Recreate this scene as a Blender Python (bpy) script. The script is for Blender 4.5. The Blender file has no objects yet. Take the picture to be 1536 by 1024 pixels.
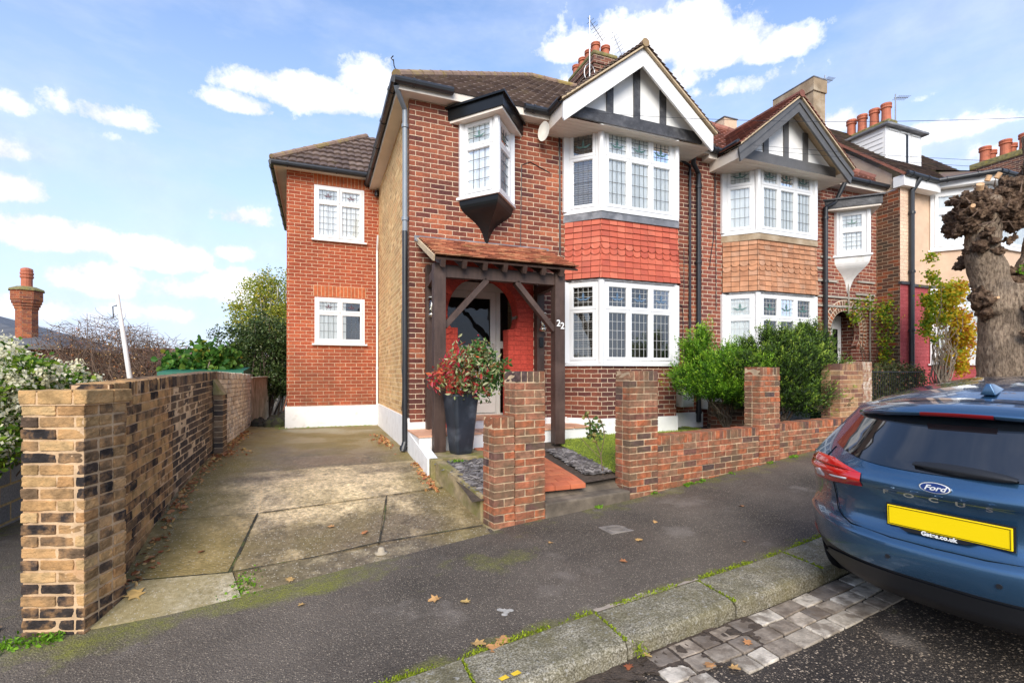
import bpy, bmesh, math, random
import numpy as np
from mathutils import Vector, Matrix
random.seed(7); rng=np.random.default_rng(11)
R=math.radians; PI=math.pi
scene=bpy.context.scene; COL=scene.collection
# ------------------------------------------------------------ site survey (eye level is z = 0)
def ip(x,pts):
    if x<=pts[0][0]: a,b=pts[0],pts[1]
    elif x>=pts[-1][0]: a,b=pts[-2],pts[-1]
    else:
        for a,b in zip(pts,pts[1:]):
            if a[0]<=x<=b[0]: break
    return a[1]+(b[1]-a[1])*(x-a[0])/(b[0]-a[0])
def ipc(x,pts): return ip(min(max(x,pts[0][0]),pts[-1][0]),pts)
ZB=[(-30,-3),(-10,-2.1),(-1.4,-1.67),(1.5,-1.49),(3.3,-1.42),(7.3,-1.13),(10,-.93),(20,-.2),(60,2.2)]
zb=lambda X:ip(X,ZB)
WY=lambda X:4.436+.1459*(X-1.563)
KY=lambda X:2.54+.10*X if X<3.2 else (2.86+.02*(X-3.2)+.0 if X<3.2 else 2.86+.1*(X-3.2)+.012*min((X-3.2),3)**2)
zp=lambda X,Y:zb(X)-.02*(WY(X)-Y)
zr=lambda X,Y:zb(X)-.02*(WY(X)-KY(X))-.12+.01*max(0,min(2.5,KY(X)-Y))
def zd(X,Y):
    return ip(Y,[(WY(X),zb(X)),(5.9,-1.25),(7.3,-1.15),(11.3,-1.13)]) if Y<11.3 else -1.13
zg=lambda Y: ipc(Y,[(4.4,-1.26),(4.9,-1.17),(6.9,-.97),(8,-.97)])
# ------------------------------------------------------------ materials
M={}
class NT:
    def __init__(s,m):
        s.t=m.node_tree; s.n=s.t.nodes; s.l=s.t.links
        s.b=s.n.get('Principled BSDF')
    def new(s,ty,**k):
        n=s.n.new(ty)
        for a,v in k.items():
            if a.startswith('i_'):
                key=a[2:].replace('_',' '); n.inputs[key].default_value=v
            else: setattr(n,a,v)
        return n
    def link(s,a,b): s.l.new(a,b)
    def ramp(s,src,stops,interp='LINEAR'):
        r=s.new('ShaderNodeValToRGB'); cr=r.color_ramp; cr.interpolation=interp
        while len(cr.elements)<len(stops): cr.elements.new(.5)
        for e,(p,c) in zip(cr.elements,stops):
            e.position=p; e.color=(c,c,c,1) if isinstance(c,(int,float)) else (*c,1)
        s.link(src,r.inputs[0]); return r.outputs[0]
    def mix(s,f,a,b,mode='MIX'):
        m=s.new('ShaderNodeMix',data_type='RGBA',blend_type=mode)
        for i,v in ((0,f),(6,a),(7,b)):
            if isinstance(v,(int,float)): m.inputs[i].default_value=v if i==0 else (v,v,v,1)
            elif isinstance(v,tuple): m.inputs[i].default_value=(*v,1)
            else: s.link(v,m.inputs[i])
        return m.outputs[2]
    def math(s,op,a,b=0,c=None):
        m=s.new('ShaderNodeMath',operation=op)
        for i,v in enumerate((a,b,c)):
            if v is None: continue
            if isinstance(v,(int,float)): m.inputs[i].default_value=v
            else: s.link(v,m.inputs[i])
        return m.outputs[0]
    def pos(s):
        return s.new('ShaderNodeNewGeometry').outputs['Position']
    def noise(s,vec,scale,detail=4,rough=.55,stretch=None):
        if stretch:
            mp=s.new('ShaderNodeMapping'); mp.inputs['Scale'].default_value=stretch; s.link(vec,mp.inputs[0]); vec=mp.outputs[0]
        n=s.new('ShaderNodeTexNoise',i_Scale=scale,i_Detail=detail,i_Roughness=rough); s.link(vec,n.inputs['Vector']); return n.outputs[0]
    def bump(s,h,strength,dist=.01,nrm=None):
        b=s.new('ShaderNodeBump'); b.inputs['Strength'].default_value=strength; b.inputs['Distance'].default_value=dist
        s.link(h,b.inputs['Height'])
        if nrm: s.link(nrm,b.inputs['Normal'])
        return b.outputs[0]
def newmat(name,rough=.6,metal=0,spec=.5):
    m=bpy.data.materials.new(name); m.use_nodes=True; t=NT(m); M[name]=m
    t.b.inputs['Roughness'].default_value=rough; t.b.inputs['Metallic'].default_value=metal
    t.b.inputs['Specular IOR Level'].default_value=spec
    return m,t
def sh(c,k): return tuple(min(1,x*k) for x in c)
def gen(name,col,rough=.6,var=.25,nscale=6,bump=.2,bscale=60,bdist=.003,metal=0,spec=.5,stain=None,sscale=1.5,sth=(.5,.7),rnd=None,coat=0,stretch=None,samt=1.0):
    """surface with cloudy tone variation, optional per-piece tone (rnd), stain patches and fine bump"""
    m,t=newmat(name,rough,metal,spec); P=t.pos()
    n=t.noise(P,nscale,5,stretch=stretch)
    if rnd:
        a=t.new('ShaderNodeAttribute',attribute_name='rnd'); base=t.ramp(a.outputs['Fac'],rnd)
    else: base=(col[0],col[1],col[2])
    f=t.ramp(n,[(.25,1-var),(.75,1+var)])
    c=t.mix(1.0,base,f,'MULTIPLY')
    if stain:
        sn=t.noise(P,sscale,6,.6); sf=t.math('MULTIPLY',t.ramp(sn,[(sth[0],0.),(sth[1],1.)]),samt)
        c=t.mix(sf,c,stain)
    t.link(c,t.b.inputs['Base Color'])
    if bump:
        h=t.noise(P,bscale,4,stretch=stretch); t.link(t.bump(h,bump,bdist),t.b.inputs['Normal'])
    if coat:
        t.b.inputs['Coat Weight'].default_value=coat; t.b.inputs['Coat Roughness'].default_value=.03
    return m
def brick(name,cols,mortar,bw=.225,rh=.075,ms=.006,stain=None,sscale=.8,sth=(.45,.7),off=.5,samt=.6,lowstain=None,bumpd=.006,off_v=0.):
    m,t=newmat(name,.85,0,.25); P=t.pos()
    uv=t.new('ShaderNodeUVMap').outputs[0]
    nz=t.noise(P,14,3); 
    ds=t.new('ShaderNodeVectorMath',operation='SCALE'); 
    dn=t.new('ShaderNodeTexNoise',i_Scale=9,i_Detail=2); t.link(P,dn.inputs['Vector'])
    sb=t.new('ShaderNodeVectorMath',operation='SUBTRACT'); t.link(dn.outputs['Color'],sb.inputs[0]); sb.inputs[1].default_value=(.5,.5,.5)
    t.link(sb.outputs[0],ds.inputs[0]); ds.inputs['Scale'].default_value=.012
    ad=t.new('ShaderNodeVectorMath',operation='ADD'); t.link(uv,ad.inputs[0]); t.link(ds.outputs[0],ad.inputs[1])
    br=t.new('ShaderNodeTexBrick',offset=off,offset_frequency=2,i_Scale=1,i_Mortar_Size=ms,i_Mortar_Smooth=.25,i_Brick_Width=bw,i_Row_Height=rh)
    br.inputs['Color1'].default_value=(0,0,0,1); br.inputs['Color2'].default_value=(1,1,1,1); br.inputs['Mortar'].default_value=(.5,.5,.5,1)
    t.link(ad.outputs[0],br.inputs['Vector'])
    k=len(cols); bc=t.ramp(br.outputs['Color'],[((i+.5)/k,c) for i,c in enumerate(cols)])
    bc=t.mix(1.0,bc,t.ramp(t.noise(P,38,5,.65),[(.25,.62),(.75,1.4)]),'MULTIPLY')
    bc=t.mix(1.0,bc,t.ramp(t.noise(P,.9,3),[(.3,.8),(.7,1.2)]),'MULTIPLY')
    if stain:
        sf=t.math('MULTIPLY',t.ramp(t.noise(P,sscale,6,.6),[(sth[0],0.),(sth[1],1.)]),samt)
        bc=t.mix(sf,bc,stain)
    mc=t.mix(1.0,mortar,t.ramp(t.noise(P,22,4),[(.3,.7),(.7,1.2)]),'MULTIPLY')
    c=t.mix(br.outputs['Fac'],bc,mc)
    if lowstain:  # soot and damp rising from the ground: colour, height from, to
        sx=t.new('ShaderNodeSeparateXYZ'); t.link(P,sx.inputs[0])
        mr=t.new('ShaderNodeMapRange'); t.link(sx.outputs[2],mr.inputs[0]); mr.inputs[1].default_value=lowstain[1]; mr.inputs[2].default_value=lowstain[2]; mr.inputs[3].default_value=1; mr.inputs[4].default_value=0
        f=t.math('MULTIPLY',mr.outputs[0],t.ramp(t.noise(P,2.2,5),[(.35,.0),(.6,.8)])); c=t.mix(f,c,lowstain[0])
    t.link(c,t.b.inputs['Base Color'])
    h=t.math('ADD',t.math('MULTIPLY',br.outputs['Fac'],-1.0),t.math('MULTIPLY',t.noise(P,90,3),.35))
    t.link(t.bump(h,.8,bumpd),t.b.inputs['Normal'])
    return m
# bricks of the fronts
brick('brick_red',[(.12,.038,.03),(.21,.062,.036),(.28,.08,.042),(.34,.1,.048),(.19,.056,.036),(.37,.12,.06)],(.66,.51,.36),ms=.0055,stain=(.075,.032,.03),sscale=.7,sth=(.40,.62),samt=.8)
brick('brick_red_neighbour',[(.18,.06,.045),(.26,.08,.05),(.32,.1,.055),(.24,.075,.05)],(.68,.54,.4),stain=(.12,.05,.045),samt=.4)
brick('brick_orange',[(.33,.075,.034),(.38,.088,.038),(.29,.065,.032),(.41,.105,.045)],(.68,.46,.3),ms=.0055,stain=(.30,.065,.032),samt=.5,lowstain=((.11,.06,.035),-1.4,1.1))
brick('brick_stock',[(.62,.38,.16),(.7,.46,.2),(.52,.3,.12),(.66,.36,.15),(.46,.26,.11),(.78,.52,.24)],(.85,.62,.34),ms=.007,stain=(.36,.22,.11),samt=.35)
brick('brick_flank',[(.13,.055,.035),(.2,.08,.04),(.36,.09,.035),(.1,.05,.035)],(.4,.3,.2),stain=(.06,.05,.035),sth=(.4,.6),samt=.75)
brick('brick_painted_red',[(.42,.055,.035),(.46,.06,.038)],(.36,.045,.032),ms=.004,bumpd=.004)
brick('brick_painted_maroon',[(.36,.07,.075),(.4,.085,.09)],(.3,.055,.06),ms=.004,bumpd=.004)
brick('brick_painted_beige',[(.72,.5,.35),(.75,.54,.38)],(.62,.42,.3),ms=.005,bumpd=.004)
brick('brick_chimney',[(.13,.06,.045),(.2,.08,.055),(.26,.1,.06),(.1,.05,.045)],(.5,.4,.28),stain=(.07,.055,.045),samt=.5)
brick('brick_far',[(.4,.1,.04),(.32,.08,.04),(.22,.07,.05),(.48,.14,.05)],(.42,.25,.14),stain=(.1,.06,.045),samt=.4)
brick('block_concrete',[(.28,.29,.31),(.36,.37,.38),(.22,.23,.25)],(.5,.38,.2),bw=.45,rh=.225,ms=.016,stain=(.2,.22,.16),samt=.4)
gen('mortar',(.60,.44,.27),.9,.3,9,.6,80,.006,stain=(.3,.22,.15),sscale=2)
gen('mortar_orange',(.56,.38,.22),.9,.3,9,.8,60,.008,stain=(.5,.27,.12),sscale=3)
gen('mortar_dark',(.3,.24,.18),.9,.3,9,.6,60,.008,stain=(.12,.1,.08),sscale=2)
RC=[(0,(.09,.06,.055)),(.12,(.15,.075,.06)),(.3,(.33,.11,.055)),(.5,(.43,.13,.055)),(.7,(.36,.14,.08)),(.88,(.27,.15,.09)),(1,(.46,.17,.09))]
gen('loose_red_brick',None,.88,.5,18,.9,100,.006,rnd=RC,spec=.2,stain=(.14,.10,.06),sscale=4.2,sth=(.42,.64),samt=.8)
YC=[(0,(.035,.03,.029)),(.16,(.07,.052,.044)),(.3,(.17,.11,.065)),(.45,(.32,.195,.095)),(.62,(.46,.29,.13)),(.76,(.38,.2,.085)),(.9,(.52,.35,.17)),(1,(.42,.22,.11))]
gen('loose_stock_brick',None,.9,.6,9,1.,70,.009,rnd=YC,spec=.15,stain=(.52,.28,.11),sscale=9,sth=(.47,.66),samt=.6)
YD=[(0,(.05,.042,.038)),(.3,(.09,.07,.055)),(.5,(.18,.12,.075)),(.7,(.27,.175,.1)),(.85,(.34,.22,.12)),(1,(.14,.1,.07))]
gen('loose_dark_stock_brick',None,.9,.4,16,.85,90,.007,rnd=YD,spec=.15,stain=(.06,.05,.045),sscale=1.2,sth=(.46,.66),samt=.6)
gen('brick_whitewashed',None,.9,.3,10,.8,70,.007,rnd=[(0,(.6,.52,.42)),(.5,(.74,.66,.54)),(1,(.5,.42,.33))],stain=(.28,.2,.13),sscale=4,sth=(.5,.7),samt=.7)
gen('concrete_panel',(.42,.35,.25),.92,.35,5,.7,50,.006,stain=(.17,.15,.08),sscale=2.2,sth=(.45,.7))
gen('white_render',(.84,.83,.80),.7,.08,5,.4,30,.006,stain=(.5,.46,.38),sscale=4,sth=(.56,.74),samt=.6)
gen('white_plastic',(.80,.80,.79),.3,.02,3,0)
gen('white_paint',(.80,.79,.77),.5,.03,4,.1,30)
gen('gable_panel',(.84,.83,.80),.7,.05,3,.2,60,stain=(.62,.58,.5),sscale=2,sth=(.6,.85),samt=.4)
gen('black_timber',(.05,.05,.055),.55,.5,8,.8,26,.01,stain=(.13,.13,.135),sscale=7,sth=(.5,.7),samt=.7)
gen('grey_timber',(.10,.097,.095),.5,.2,6,.3,40,.004)
gen('black_gloss',(.010,.011,.012),.3,.2,4,0,spec=.3)
gen('black_plastic',(.022,.024,.028),.35,.2,4,0)
gen('soffit_board',(.74,.66,.57),.6,.08,3,.1,30)
gen('grey_pipe',(.22,.25,.28),.35,.1,4,0)
gen('lead_sheet',(.16,.165,.18),.6,.3,6,.5,14,.01,stain=(.3,.3,.31),sscale=5)
gen('brown_timber',(.058,.034,.026),.55,.35,5,.6,40,.006,spec=.35,stretch=(6,6,.6),stain=(.1,.062,.048),sscale=2)
TB=[(0,(.09,.06,.05)),(.5,(.14,.095,.075)),(1,(.19,.135,.105))]
gen('roof_tile_brown',None,.85,.3,8,.4,60,.005,rnd=TB,stain=(.22,.17,.07),sscale=1.6,sth=(.56,.72),samt=.5)
gen('roof_tile_clay',None,.8,.3,9,.4,60,.004,rnd=[(0,(.14,.055,.04)),(.5,(.24,.085,.055)),(1,(.3,.12,.08))],stain=(.1,.06,.05),sscale=1.3,sth=(.45,.7),samt=.6)
gen('roof_tile_dark',None,.85,.3,8,.4,60,.005,rnd=[(0,(.07,.05,.045)),(.5,(.12,.08,.065)),(1,(.17,.11,.09))],stain=(.14,.12,.06),sscale=2)
gen('porch_tile',None,.8,.35,14,.5,60,.004,rnd=[(0,(.22,.07,.04)),(.4,(.42,.15,.08)),(.7,(.54,.22,.12)),(1,(.6,.32,.17))],stain=(.42,.3,.12),sscale=4,sth=(.54,.7),samt=.5)
gen('hung_tile_red',None,.55,.12,6,.25,60,.003,rnd=[(0,(.43,.085,.048)),(.6,(.53,.115,.06)),(1,(.60,.16,.09))],spec=.35,stain=(.36,.1,.06),sscale=4,sth=(.5,.75),samt=.5)
gen('hung_tile_orange',None,.8,.25,9,.4,60,.003,rnd=[(0,(.38,.17,.085)),(.6,(.50,.235,.12)),(1,(.46,.25,.15))],stain=(.27,.16,.1),sscale=5,sth=(.52,.72),samt=.6)
gen('ridge_tile',(.26,.17,.12),.85,.3,7,.4,50,.005,stain=(.34,.25,.06),sscale=3,sth=(.5,.65),samt=.8)
gen('clay_pot',(.48,.14,.07),.7,.2,8,.2,50,stain=(.22,.08,.05),sscale=5,sth=(.55,.75))
gen('moss_cap',(.22,.19,.08),.95,.5,9,.9,40,.02,stain=(.3,.24,.05),sscale=8)
gen('render_beige',(.58,.44,.28),.95,.2,3,.9,90,.012,stain=(.42,.33,.22),sscale=1.1,sth=(.5,.75),samt=.6)
gen('roughcast',(.58,.44,.32),.95,.12,6,1.,120,.014)
gen('roughcast_pale',(.68,.48,.33),.95,.1,5,.9,110,.01)
gen('render_brown',(.33,.24,.15),.95,.3,4,.6,40,.006,stain=(.46,.37,.26),sscale=2.5,sth=(.5,.66))
gen('door_paint',(.62,.60,.55),.4,.03,4,0)
gen('terracotta',None,.6,.2,7,.2,50,.002,rnd=[(0,(.5,.14,.06)),(.6,(.62,.19,.08)),(1,(.46,.12,.055))],stain=(.32,.12,.07),sscale=3,sth=(.5,.75),samt=.5)
gen('step_tile',None,.6,.15,6,.2,50,.002,rnd=[(0,(.6,.3,.17)),(1,(.72,.4,.25))])
gen('step_concrete',(.20,.16,.115),.92,.4,7,.7,60,.008,stain=(.07,.055,.04),sscale=2.4,sth=(.42,.62),samt=.8)
gen('mossy_concrete',(.3,.23,.13),.95,.45,8,.8,50,.01,stain=(.16,.15,.03),sscale=3,sth=(.42,.62),samt=.9)
gen('slate_chip',None,.55,.2,10,.2,50,.003,rnd=[(0,(.06,.052,.05)),(.6,(.17,.155,.15)),(1,(.34,.31,.29))],spec=.5)
gen('soil',(.085,.06,.042),.95,.5,20,1.,90,.02)
gen('planter_glaze',(.022,.028,.038),.35,.4,7,.3,60,.003,stain=(.10,.115,.14),sscale=4,sth=(.5,.8),stretch=(1,1,.3))
gen('turf_base',(.12,.17,.02),.95,.2,10,.6,90)
gen('turf_blade',None,.8,.1,10,0,rnd=[(0,(.2,.26,.015)),(.6,(.36,.44,.04)),(1,(.48,.52,.08))])
gen('iron_rail',(.02,.02,.022),.5,.2,4,0)
gen('meter_plastic',(.62,.6,.56),.5,.12,5,0,stain=(.4,.37,.3),sscale=6,sth=(.55,.75),samt=.5)
gen('aerial_metal',(.4,.4,.4),.4,.1,4,0,metal=.8)
gen('dish_paint',(.78,.75,.66),.4,.03,4,0)
gen('green_sheet',(.02,.14,.085),.45,.15,4,0)
gen('bin_green',(.02,.2,.08),.45,.1,4,0)
gen('weathered_board',(.17,.11,.09),.85,.35,5,.5,40,stretch=(1,1,1))
gen('pole_wood',(.68,.64,.58),.7,.15,5,.3,30)
gen('slate_roof_far',(.11,.115,.125),.7,.3,3,.3,20,.02)
gen('tile_roof_far',None,.85,.35,4,.3,20,.02,rnd=[(0,(.14,.075,.06)),(1,(.24,.13,.1))])
gen('curtain_net',(.84,.85,.83),.9,.12,1.5,0,stretch=(9,9,.2))
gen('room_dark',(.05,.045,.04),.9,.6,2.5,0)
gen('blind_slat',(.5,.47,.42),.6,.1,3,0)
gen('lead_came',(.09,.095,.1),.5,.1,4,0)
gen('came_bright',(.5,.5,.48),.5,.1,4,0)
gen('motif_green',(.10,.2,.18),.4,.1,4,0)
gen('motif_blue',(.1,.17,.26),.4,.1,4,0)
gen('motif_plum',(.12,.03,.045),.4,.1,4,0)
gen('lamp_metal',(.5,.45,.38),.25,.1,4,0,metal=.9)
gen('bulb_glass',(.7,.66,.55),.15,.1,4,0)
gen('number_paint',(.85,.85,.82),.4,.02,4,0)
gen('trellis_wood',(.4,.36,.3),.85,.2,6,.3,30)
gen('setts',None,.75,.4,14,.7,70,.008,rnd=[(0,(.17,.14,.115)),(.3,(.26,.21,.16)),(.55,(.42,.36,.28)),(.85,(.60,.53,.43)),(1,(.34,.27,.2))],stain=(.13,.095,.065),sscale=9,sth=(.46,.6),samt=.75)
gen('yellow_line',(.75,.5,.03),.7,.3,20,.3,60)
gen('road_paint_worn',(.42,.39,.34),.8,.3,30,.3,60)
gen('iron_cover',(.24,.21,.18),.75,.3,12,.8,90,.006,metal=.1)
LF=[(0,(.25,.07,.025)),(.4,(.42,.17,.06)),(.75,(.5,.27,.1)),(1,(.56,.38,.12))]
gen('dead_leaf',None,.7,.2,20,0,rnd=LF)
def leafmat(name,stops,trans=.35,rough=.5):
    m,t=newmat(name,rough,0,.3)
    a=t.new('ShaderNodeAttribute',attribute_name='rnd'); c=t.ramp(a.outputs['Fac'],stops)
    t.link(c,t.b.inputs['Base Color'])
    tr=t.new('ShaderNodeBsdfTranslucent'); t.link(c,tr.inputs[0])
    mx=t.new('ShaderNodeMixShader'); mx.inputs[0].default_value=trans
    t.link(t.b.outputs[0],mx.inputs[1]); t.link(tr.outputs[0],mx.inputs[2])
    t.link(mx.outputs[0],t.n['Material Output'].inputs[0]); return m
leafmat('leaf_conifer_bright',[(0,(.012,.035,.004)),(.4,(.05,.14,.01)),(.75,(.17,.36,.02)),(1,(.34,.52,.04))],.25)
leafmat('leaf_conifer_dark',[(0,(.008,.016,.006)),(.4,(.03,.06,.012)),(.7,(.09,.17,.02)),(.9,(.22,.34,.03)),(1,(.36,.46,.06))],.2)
leafmat('leaf_photinia',[(0,(.04,.13,.025)),(.22,(.13,.24,.05)),(.36,(.55,.55,.3)),(.48,(.2,.22,.06)),(.6,(.35,.05,.03)),(.8,(.5,.03,.07)),(1,(.6,.14,.05))],.3,.35)
leafmat('leaf_birch',[(0,(.14,.2,.03)),(.5,(.36,.42,.06)),(.85,(.6,.56,.1)),(1,(.65,.48,.07))],.45)
leafmat('leaf_evergreen',[(0,(.015,.035,.01)),(.5,(.05,.09,.02)),(.9,(.12,.17,.05)),(1,(.25,.28,.15))],.25)
leafmat('leaf_fig',[(0,(.03,.1,.015)),(.6,(.09,.22,.03)),(.9,(.2,.32,.05)),(1,(.45,.38,.05))],.35)
leafmat('leaf_climber',[(0,(.03,.08,.01)),(.5,(.13,.26,.02)),(1,(.36,.46,.05))],.4)
leafmat('blossom',[(0,(.75,.7,.45)),(1,(.92,.88,.7))],.4)
leafmat('leaf_autumn',[(0,(.08,.18,.015)),(.35,(.3,.42,.03)),(.6,(.66,.56,.03)),(.85,(.8,.5,.03)),(1,(.6,.2,.04))],.45)
leafmat('leaf_rose',[(0,(.05,.12,.03)),(.6,(.14,.22,.06)),(1,(.4,.3,.1))],.35)
leafmat('leaf_hedge',[(0,(.03,.04,.015)),(.6,(.1,.12,.04)),(.85,(.2,.2,.06)),(1,(.35,.14,.1))],.25)
leafmat('leaf_weed',[(0,(.08,.2,.01)),(1,(.25,.45,.03))],.35)
leafmat('moss_tuft',[(0,(.12,.16,.01)),(1,(.34,.42,.02))],.2,.9)
gen('twig',(.17,.11,.075),.9,.3,9,.4,50)
gen('twig_pale',(.32,.25,.18),.9,.3,9,.4,50)
gen('bark_dark',(.1,.075,.055),.95,.5,6,1.,30,.02)
gen('birch_bark',(.5,.46,.4),.8,.5,6,.4,30)
def plane_bark():
    m,t=newmat('plane_bark',.95,0,.2); P=t.pos()
    n=t.noise(P,34,6,.75,stretch=(1,1,.28)); n2=t.noise(P,2.2,3); n3=t.noise(P,60,4,.6)
    c=t.ramp(n,[(.3,(.05,.036,.027)),(.42,(.2,.145,.1)),(.56,(.4,.3,.21)),(.75,(.55,.43,.31))])
    c=t.mix(1.,c,t.ramp(n2,[(.3,.65),(.7,1.25)]),'MULTIPLY'); t.link(c,t.b.inputs['Base Color'])
    v=t.new('ShaderNodeTexVoronoi',feature='F1',i_Scale=26.); mp=t.new('ShaderNodeMapping'); mp.inputs['Scale'].default_value=(1,1,.4); t.link(P,mp.inputs[0]); t.link(mp.outputs[0],v.inputs['Vector'])
    b=t.bump(n,.9,.05); b=t.bump(v.outputs['Distance'],.6,.02,b); b=t.bump(n3,.6,.008,b); t.link(b,t.b.inputs['Normal'])
    k,t=newmat('plane_burr',.95,0,.2); P=t.pos()
    n=t.noise(P,18,6,.7)
    c=t.ramp(n,[(.3,(.035,.024,.018)),(.48,(.14,.085,.055)),(.62,(.3,.2,.13)),(.78,(.46,.32,.21))]); t.link(c,t.b.inputs['Base Color'])
    b=t.bump(n,1.,.06); b=t.bump(t.noise(P,55,4,.7),.8,.015,b); t.link(b,t.b.inputs['Normal'])
plane_bark()
gen('cut_wood',(.62,.38,.2),.8,.2,20,.2,40)
# ground surfaces
def ground_mats():
    def stones(t,P,scale,lo,hi):
        v=t.new('ShaderNodeTexVoronoi',i_Scale=scale); t.link(P,v.inputs['Vector'])
        sp=t.new('ShaderNodeSeparateColor'); t.link(v.outputs['Color'],sp.inputs[0])
        on=t.math('MULTIPLY',t.math('GREATER_THAN',sp.outputs[0],hi),t.math('LESS_THAN',v.outputs['Distance'],lo))
        return on,sp.outputs[1],v.outputs['Distance']
    for name,base,agg,sc,thr in (('asphalt_pavement',(.096,.078,.060),(.5,.41,.3),92,.70),('asphalt_road',(.032,.026,.021),(.5,.39,.28),62,.64)):
        m,t=newmat(name,.85,0,.35); P=t.pos()
        on,r,d=stones(t,P,sc,.36,thr); on2,r2,d2=stones(t,P,sc*2.1,.4,.62)
        c=t.mix(1.,base,t.ramp(t.noise(P,.9,5,.6),[(.3,.6),(.7,1.5)]),'MULTIPLY')
        c=t.mix(1.,c,t.ramp(t.noise(P,240,2),[(.3,.6),(.7,1.5)]),'MULTIPLY')
        st=t.mix(1.,agg,t.ramp(r,[(0,.35),(1,1.1)]),'MULTIPLY')
        c=t.mix(t.math('MULTIPLY',on,.72 if 'road' not in name else .9),c,st); c=t.mix(t.math('MULTIPLY',on2,.4),c,st)
        # pale worn patches, moss by painted attribute
        c=t.mix(t.math('MULTIPLY',t.ramp(t.noise(P,1.7,6,.6),[(.57,0.),(.68,1.)]),.5),c,(.27,.23,.19))
        a=t.new('ShaderNodeAttribute',attribute_name='moss')
        mf=t.math('MULTIPLY',t.ramp(t.math('ADD',t.noise(P,5,6,.65),t.math('MULTIPLY',a.outputs['Fac'],.5)),[(.66,0.),(1.,1.)]),.85)
        mf=t.math('MULTIPLY',mf,t.ramp(t.noise(P,60,4),[(.3,.35),(.6,1.)]))
        c=t.mix(mf,c,t.mix(t.noise(P,30,2),(.10,.11,.014),(.3,.3,.035)))
        t.link(c,t.b.inputs['Base Color'])
        h=t.math('ADD',t.math('MULTIPLY',d,-1.),t.math('MULTIPLY',t.noise(P,180,3),.6)); t.link(t.bump(h,.8,.008),t.b.inputs['Normal'])
        t.link(t.ramp(t.noise(P,1.3,4),[(.35,.55),(.65,.9)]),t.b.inputs['Roughness'])
    # driveway concrete
    for name,base,st1,rib in (('drive_concrete',(.68,.51,.29),0,0),('drive_concrete_ribbed',(.60,.43,.215),0,1),('drive_concrete_pale',(.84,.75,.60),0,0),('drive_apron',(.50,.40,.24),0,0)):
        m,t=newmat(name,.85,0,.4); P=t.pos()
        n1=t.noise(P,.75,6,.62); n2=t.noise(P,2.6,6,.65); n3=t.noise(P,26,6,.8)
        c=t.mix(1.,base,t.ramp(n3,[(.3,.4),(.5,1.),(.72,1.55)]),'MULTIPLY')
        c=t.mix(1.,c,t.ramp(t.noise(P,6.5,6,.7),[(.3,.5),(.5,.95),(.7,1.35)]),'MULTIPLY')
        dk=(.075,.058,.04) if name!='drive_concrete_pale' else (.3,.25,.17)
        dist=t.new('ShaderNodeAttribute',attribute_name='wear')
        f=t.ramp(t.math('ADD',n2,t.math('MULTIPLY',dist.outputs['Fac'],.5)),[(.42,0.),(.70,1.)])
        c=t.mix(t.math('MULTIPLY',f,.85),c,t.mix(1.,dk,t.ramp(n3,[(.3,.6),(.7,2.)]),'MULTIPLY'))
        a=t.new('ShaderNodeAttribute',attribute_name='moss')
        g=t.ramp(t.math('ADD',n1,t.math('MULTIPLY',a.outputs['Fac'],.42)),[(.56,0.),(.85,1.)])
        c=t.mix(t.math('MULTIPLY',g,.62),c,t.mix(n2,(.17,.13,.025),(.34,.25,.06)))
        v=t.new('ShaderNodeTexVoronoi',i_Scale=70.); t.link(P,v.inputs['Vector']); sp=t.new('ShaderNodeSeparateColor'); t.link(v.outputs['Color'],sp.inputs[0])
        on=t.math('MULTIPLY',t.math('GREATER_THAN',sp.outputs[0],.86),t.math('LESS_THAN',v.outputs['Distance'],.4))
        c=t.mix(t.math('MULTIPLY',on,.6),c,(.6,.54,.43)); t.link(c,t.b.inputs['Base Color'])
        h=t.math('ADD',n3,t.math('MULTIPLY',t.noise(P,120,3),.5))
        if rib:
            w=t.new('ShaderNodeTexWave',bands_direction='Y',i_Scale=15.,i_Distortion=7.,i_Detail=5.); t.link(P,w.inputs['Vector']); h=t.math('ADD',h,t.math('MULTIPLY',w.outputs['Fac'],.45))
        t.link(t.bump(h,.9,.012),t.b.inputs['Normal'])
        t.link(t.ramp(t.noise(P,1.1,3),[(.4,.35),(.6,.85)]),t.b.inputs['Roughness'])
    m,t=newmat('granite_kerb',.75,0,.4); P=t.pos()
    n=t.noise(P,95,3,.75); c=t.ramp(n,[(.35,(.085,.075,.05)),(.5,(.24,.21,.14)),(.65,(.54,.49,.39))])
    c=t.mix(t.math('MULTIPLY',t.ramp(t.noise(P,3.5,6,.7),[(.36,0.),(.62,1.)]),.7),c,(.13,.11,.045))
    c=t.mix(1.,c,t.ramp(t.noise(P,9,4),[(.3,.75),(.7,1.2)]),'MULTIPLY')
    c=t.mix(t.math('MULTIPLY',t.ramp(t.noise(P,40,3),[(.6,0.),(.7,1.)]),.5),c,(.5,.48,.44)); t.link(c,t.b.inputs['Base Color'])
    t.link(t.bump(t.math('ADD',n,t.math('MULTIPLY',t.noise(P,25,4),2.)),.8,.008),t.b.inputs['Normal'])
ground_mats()
gen('earth',(.13,.12,.06),.95,.4,1.5,.5,20,.02)
gen('joint_dirt',(.035,.03,.02),.95,.4,10,.5,60,.005,stain=(.08,.1,.015),sscale=4)
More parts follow.
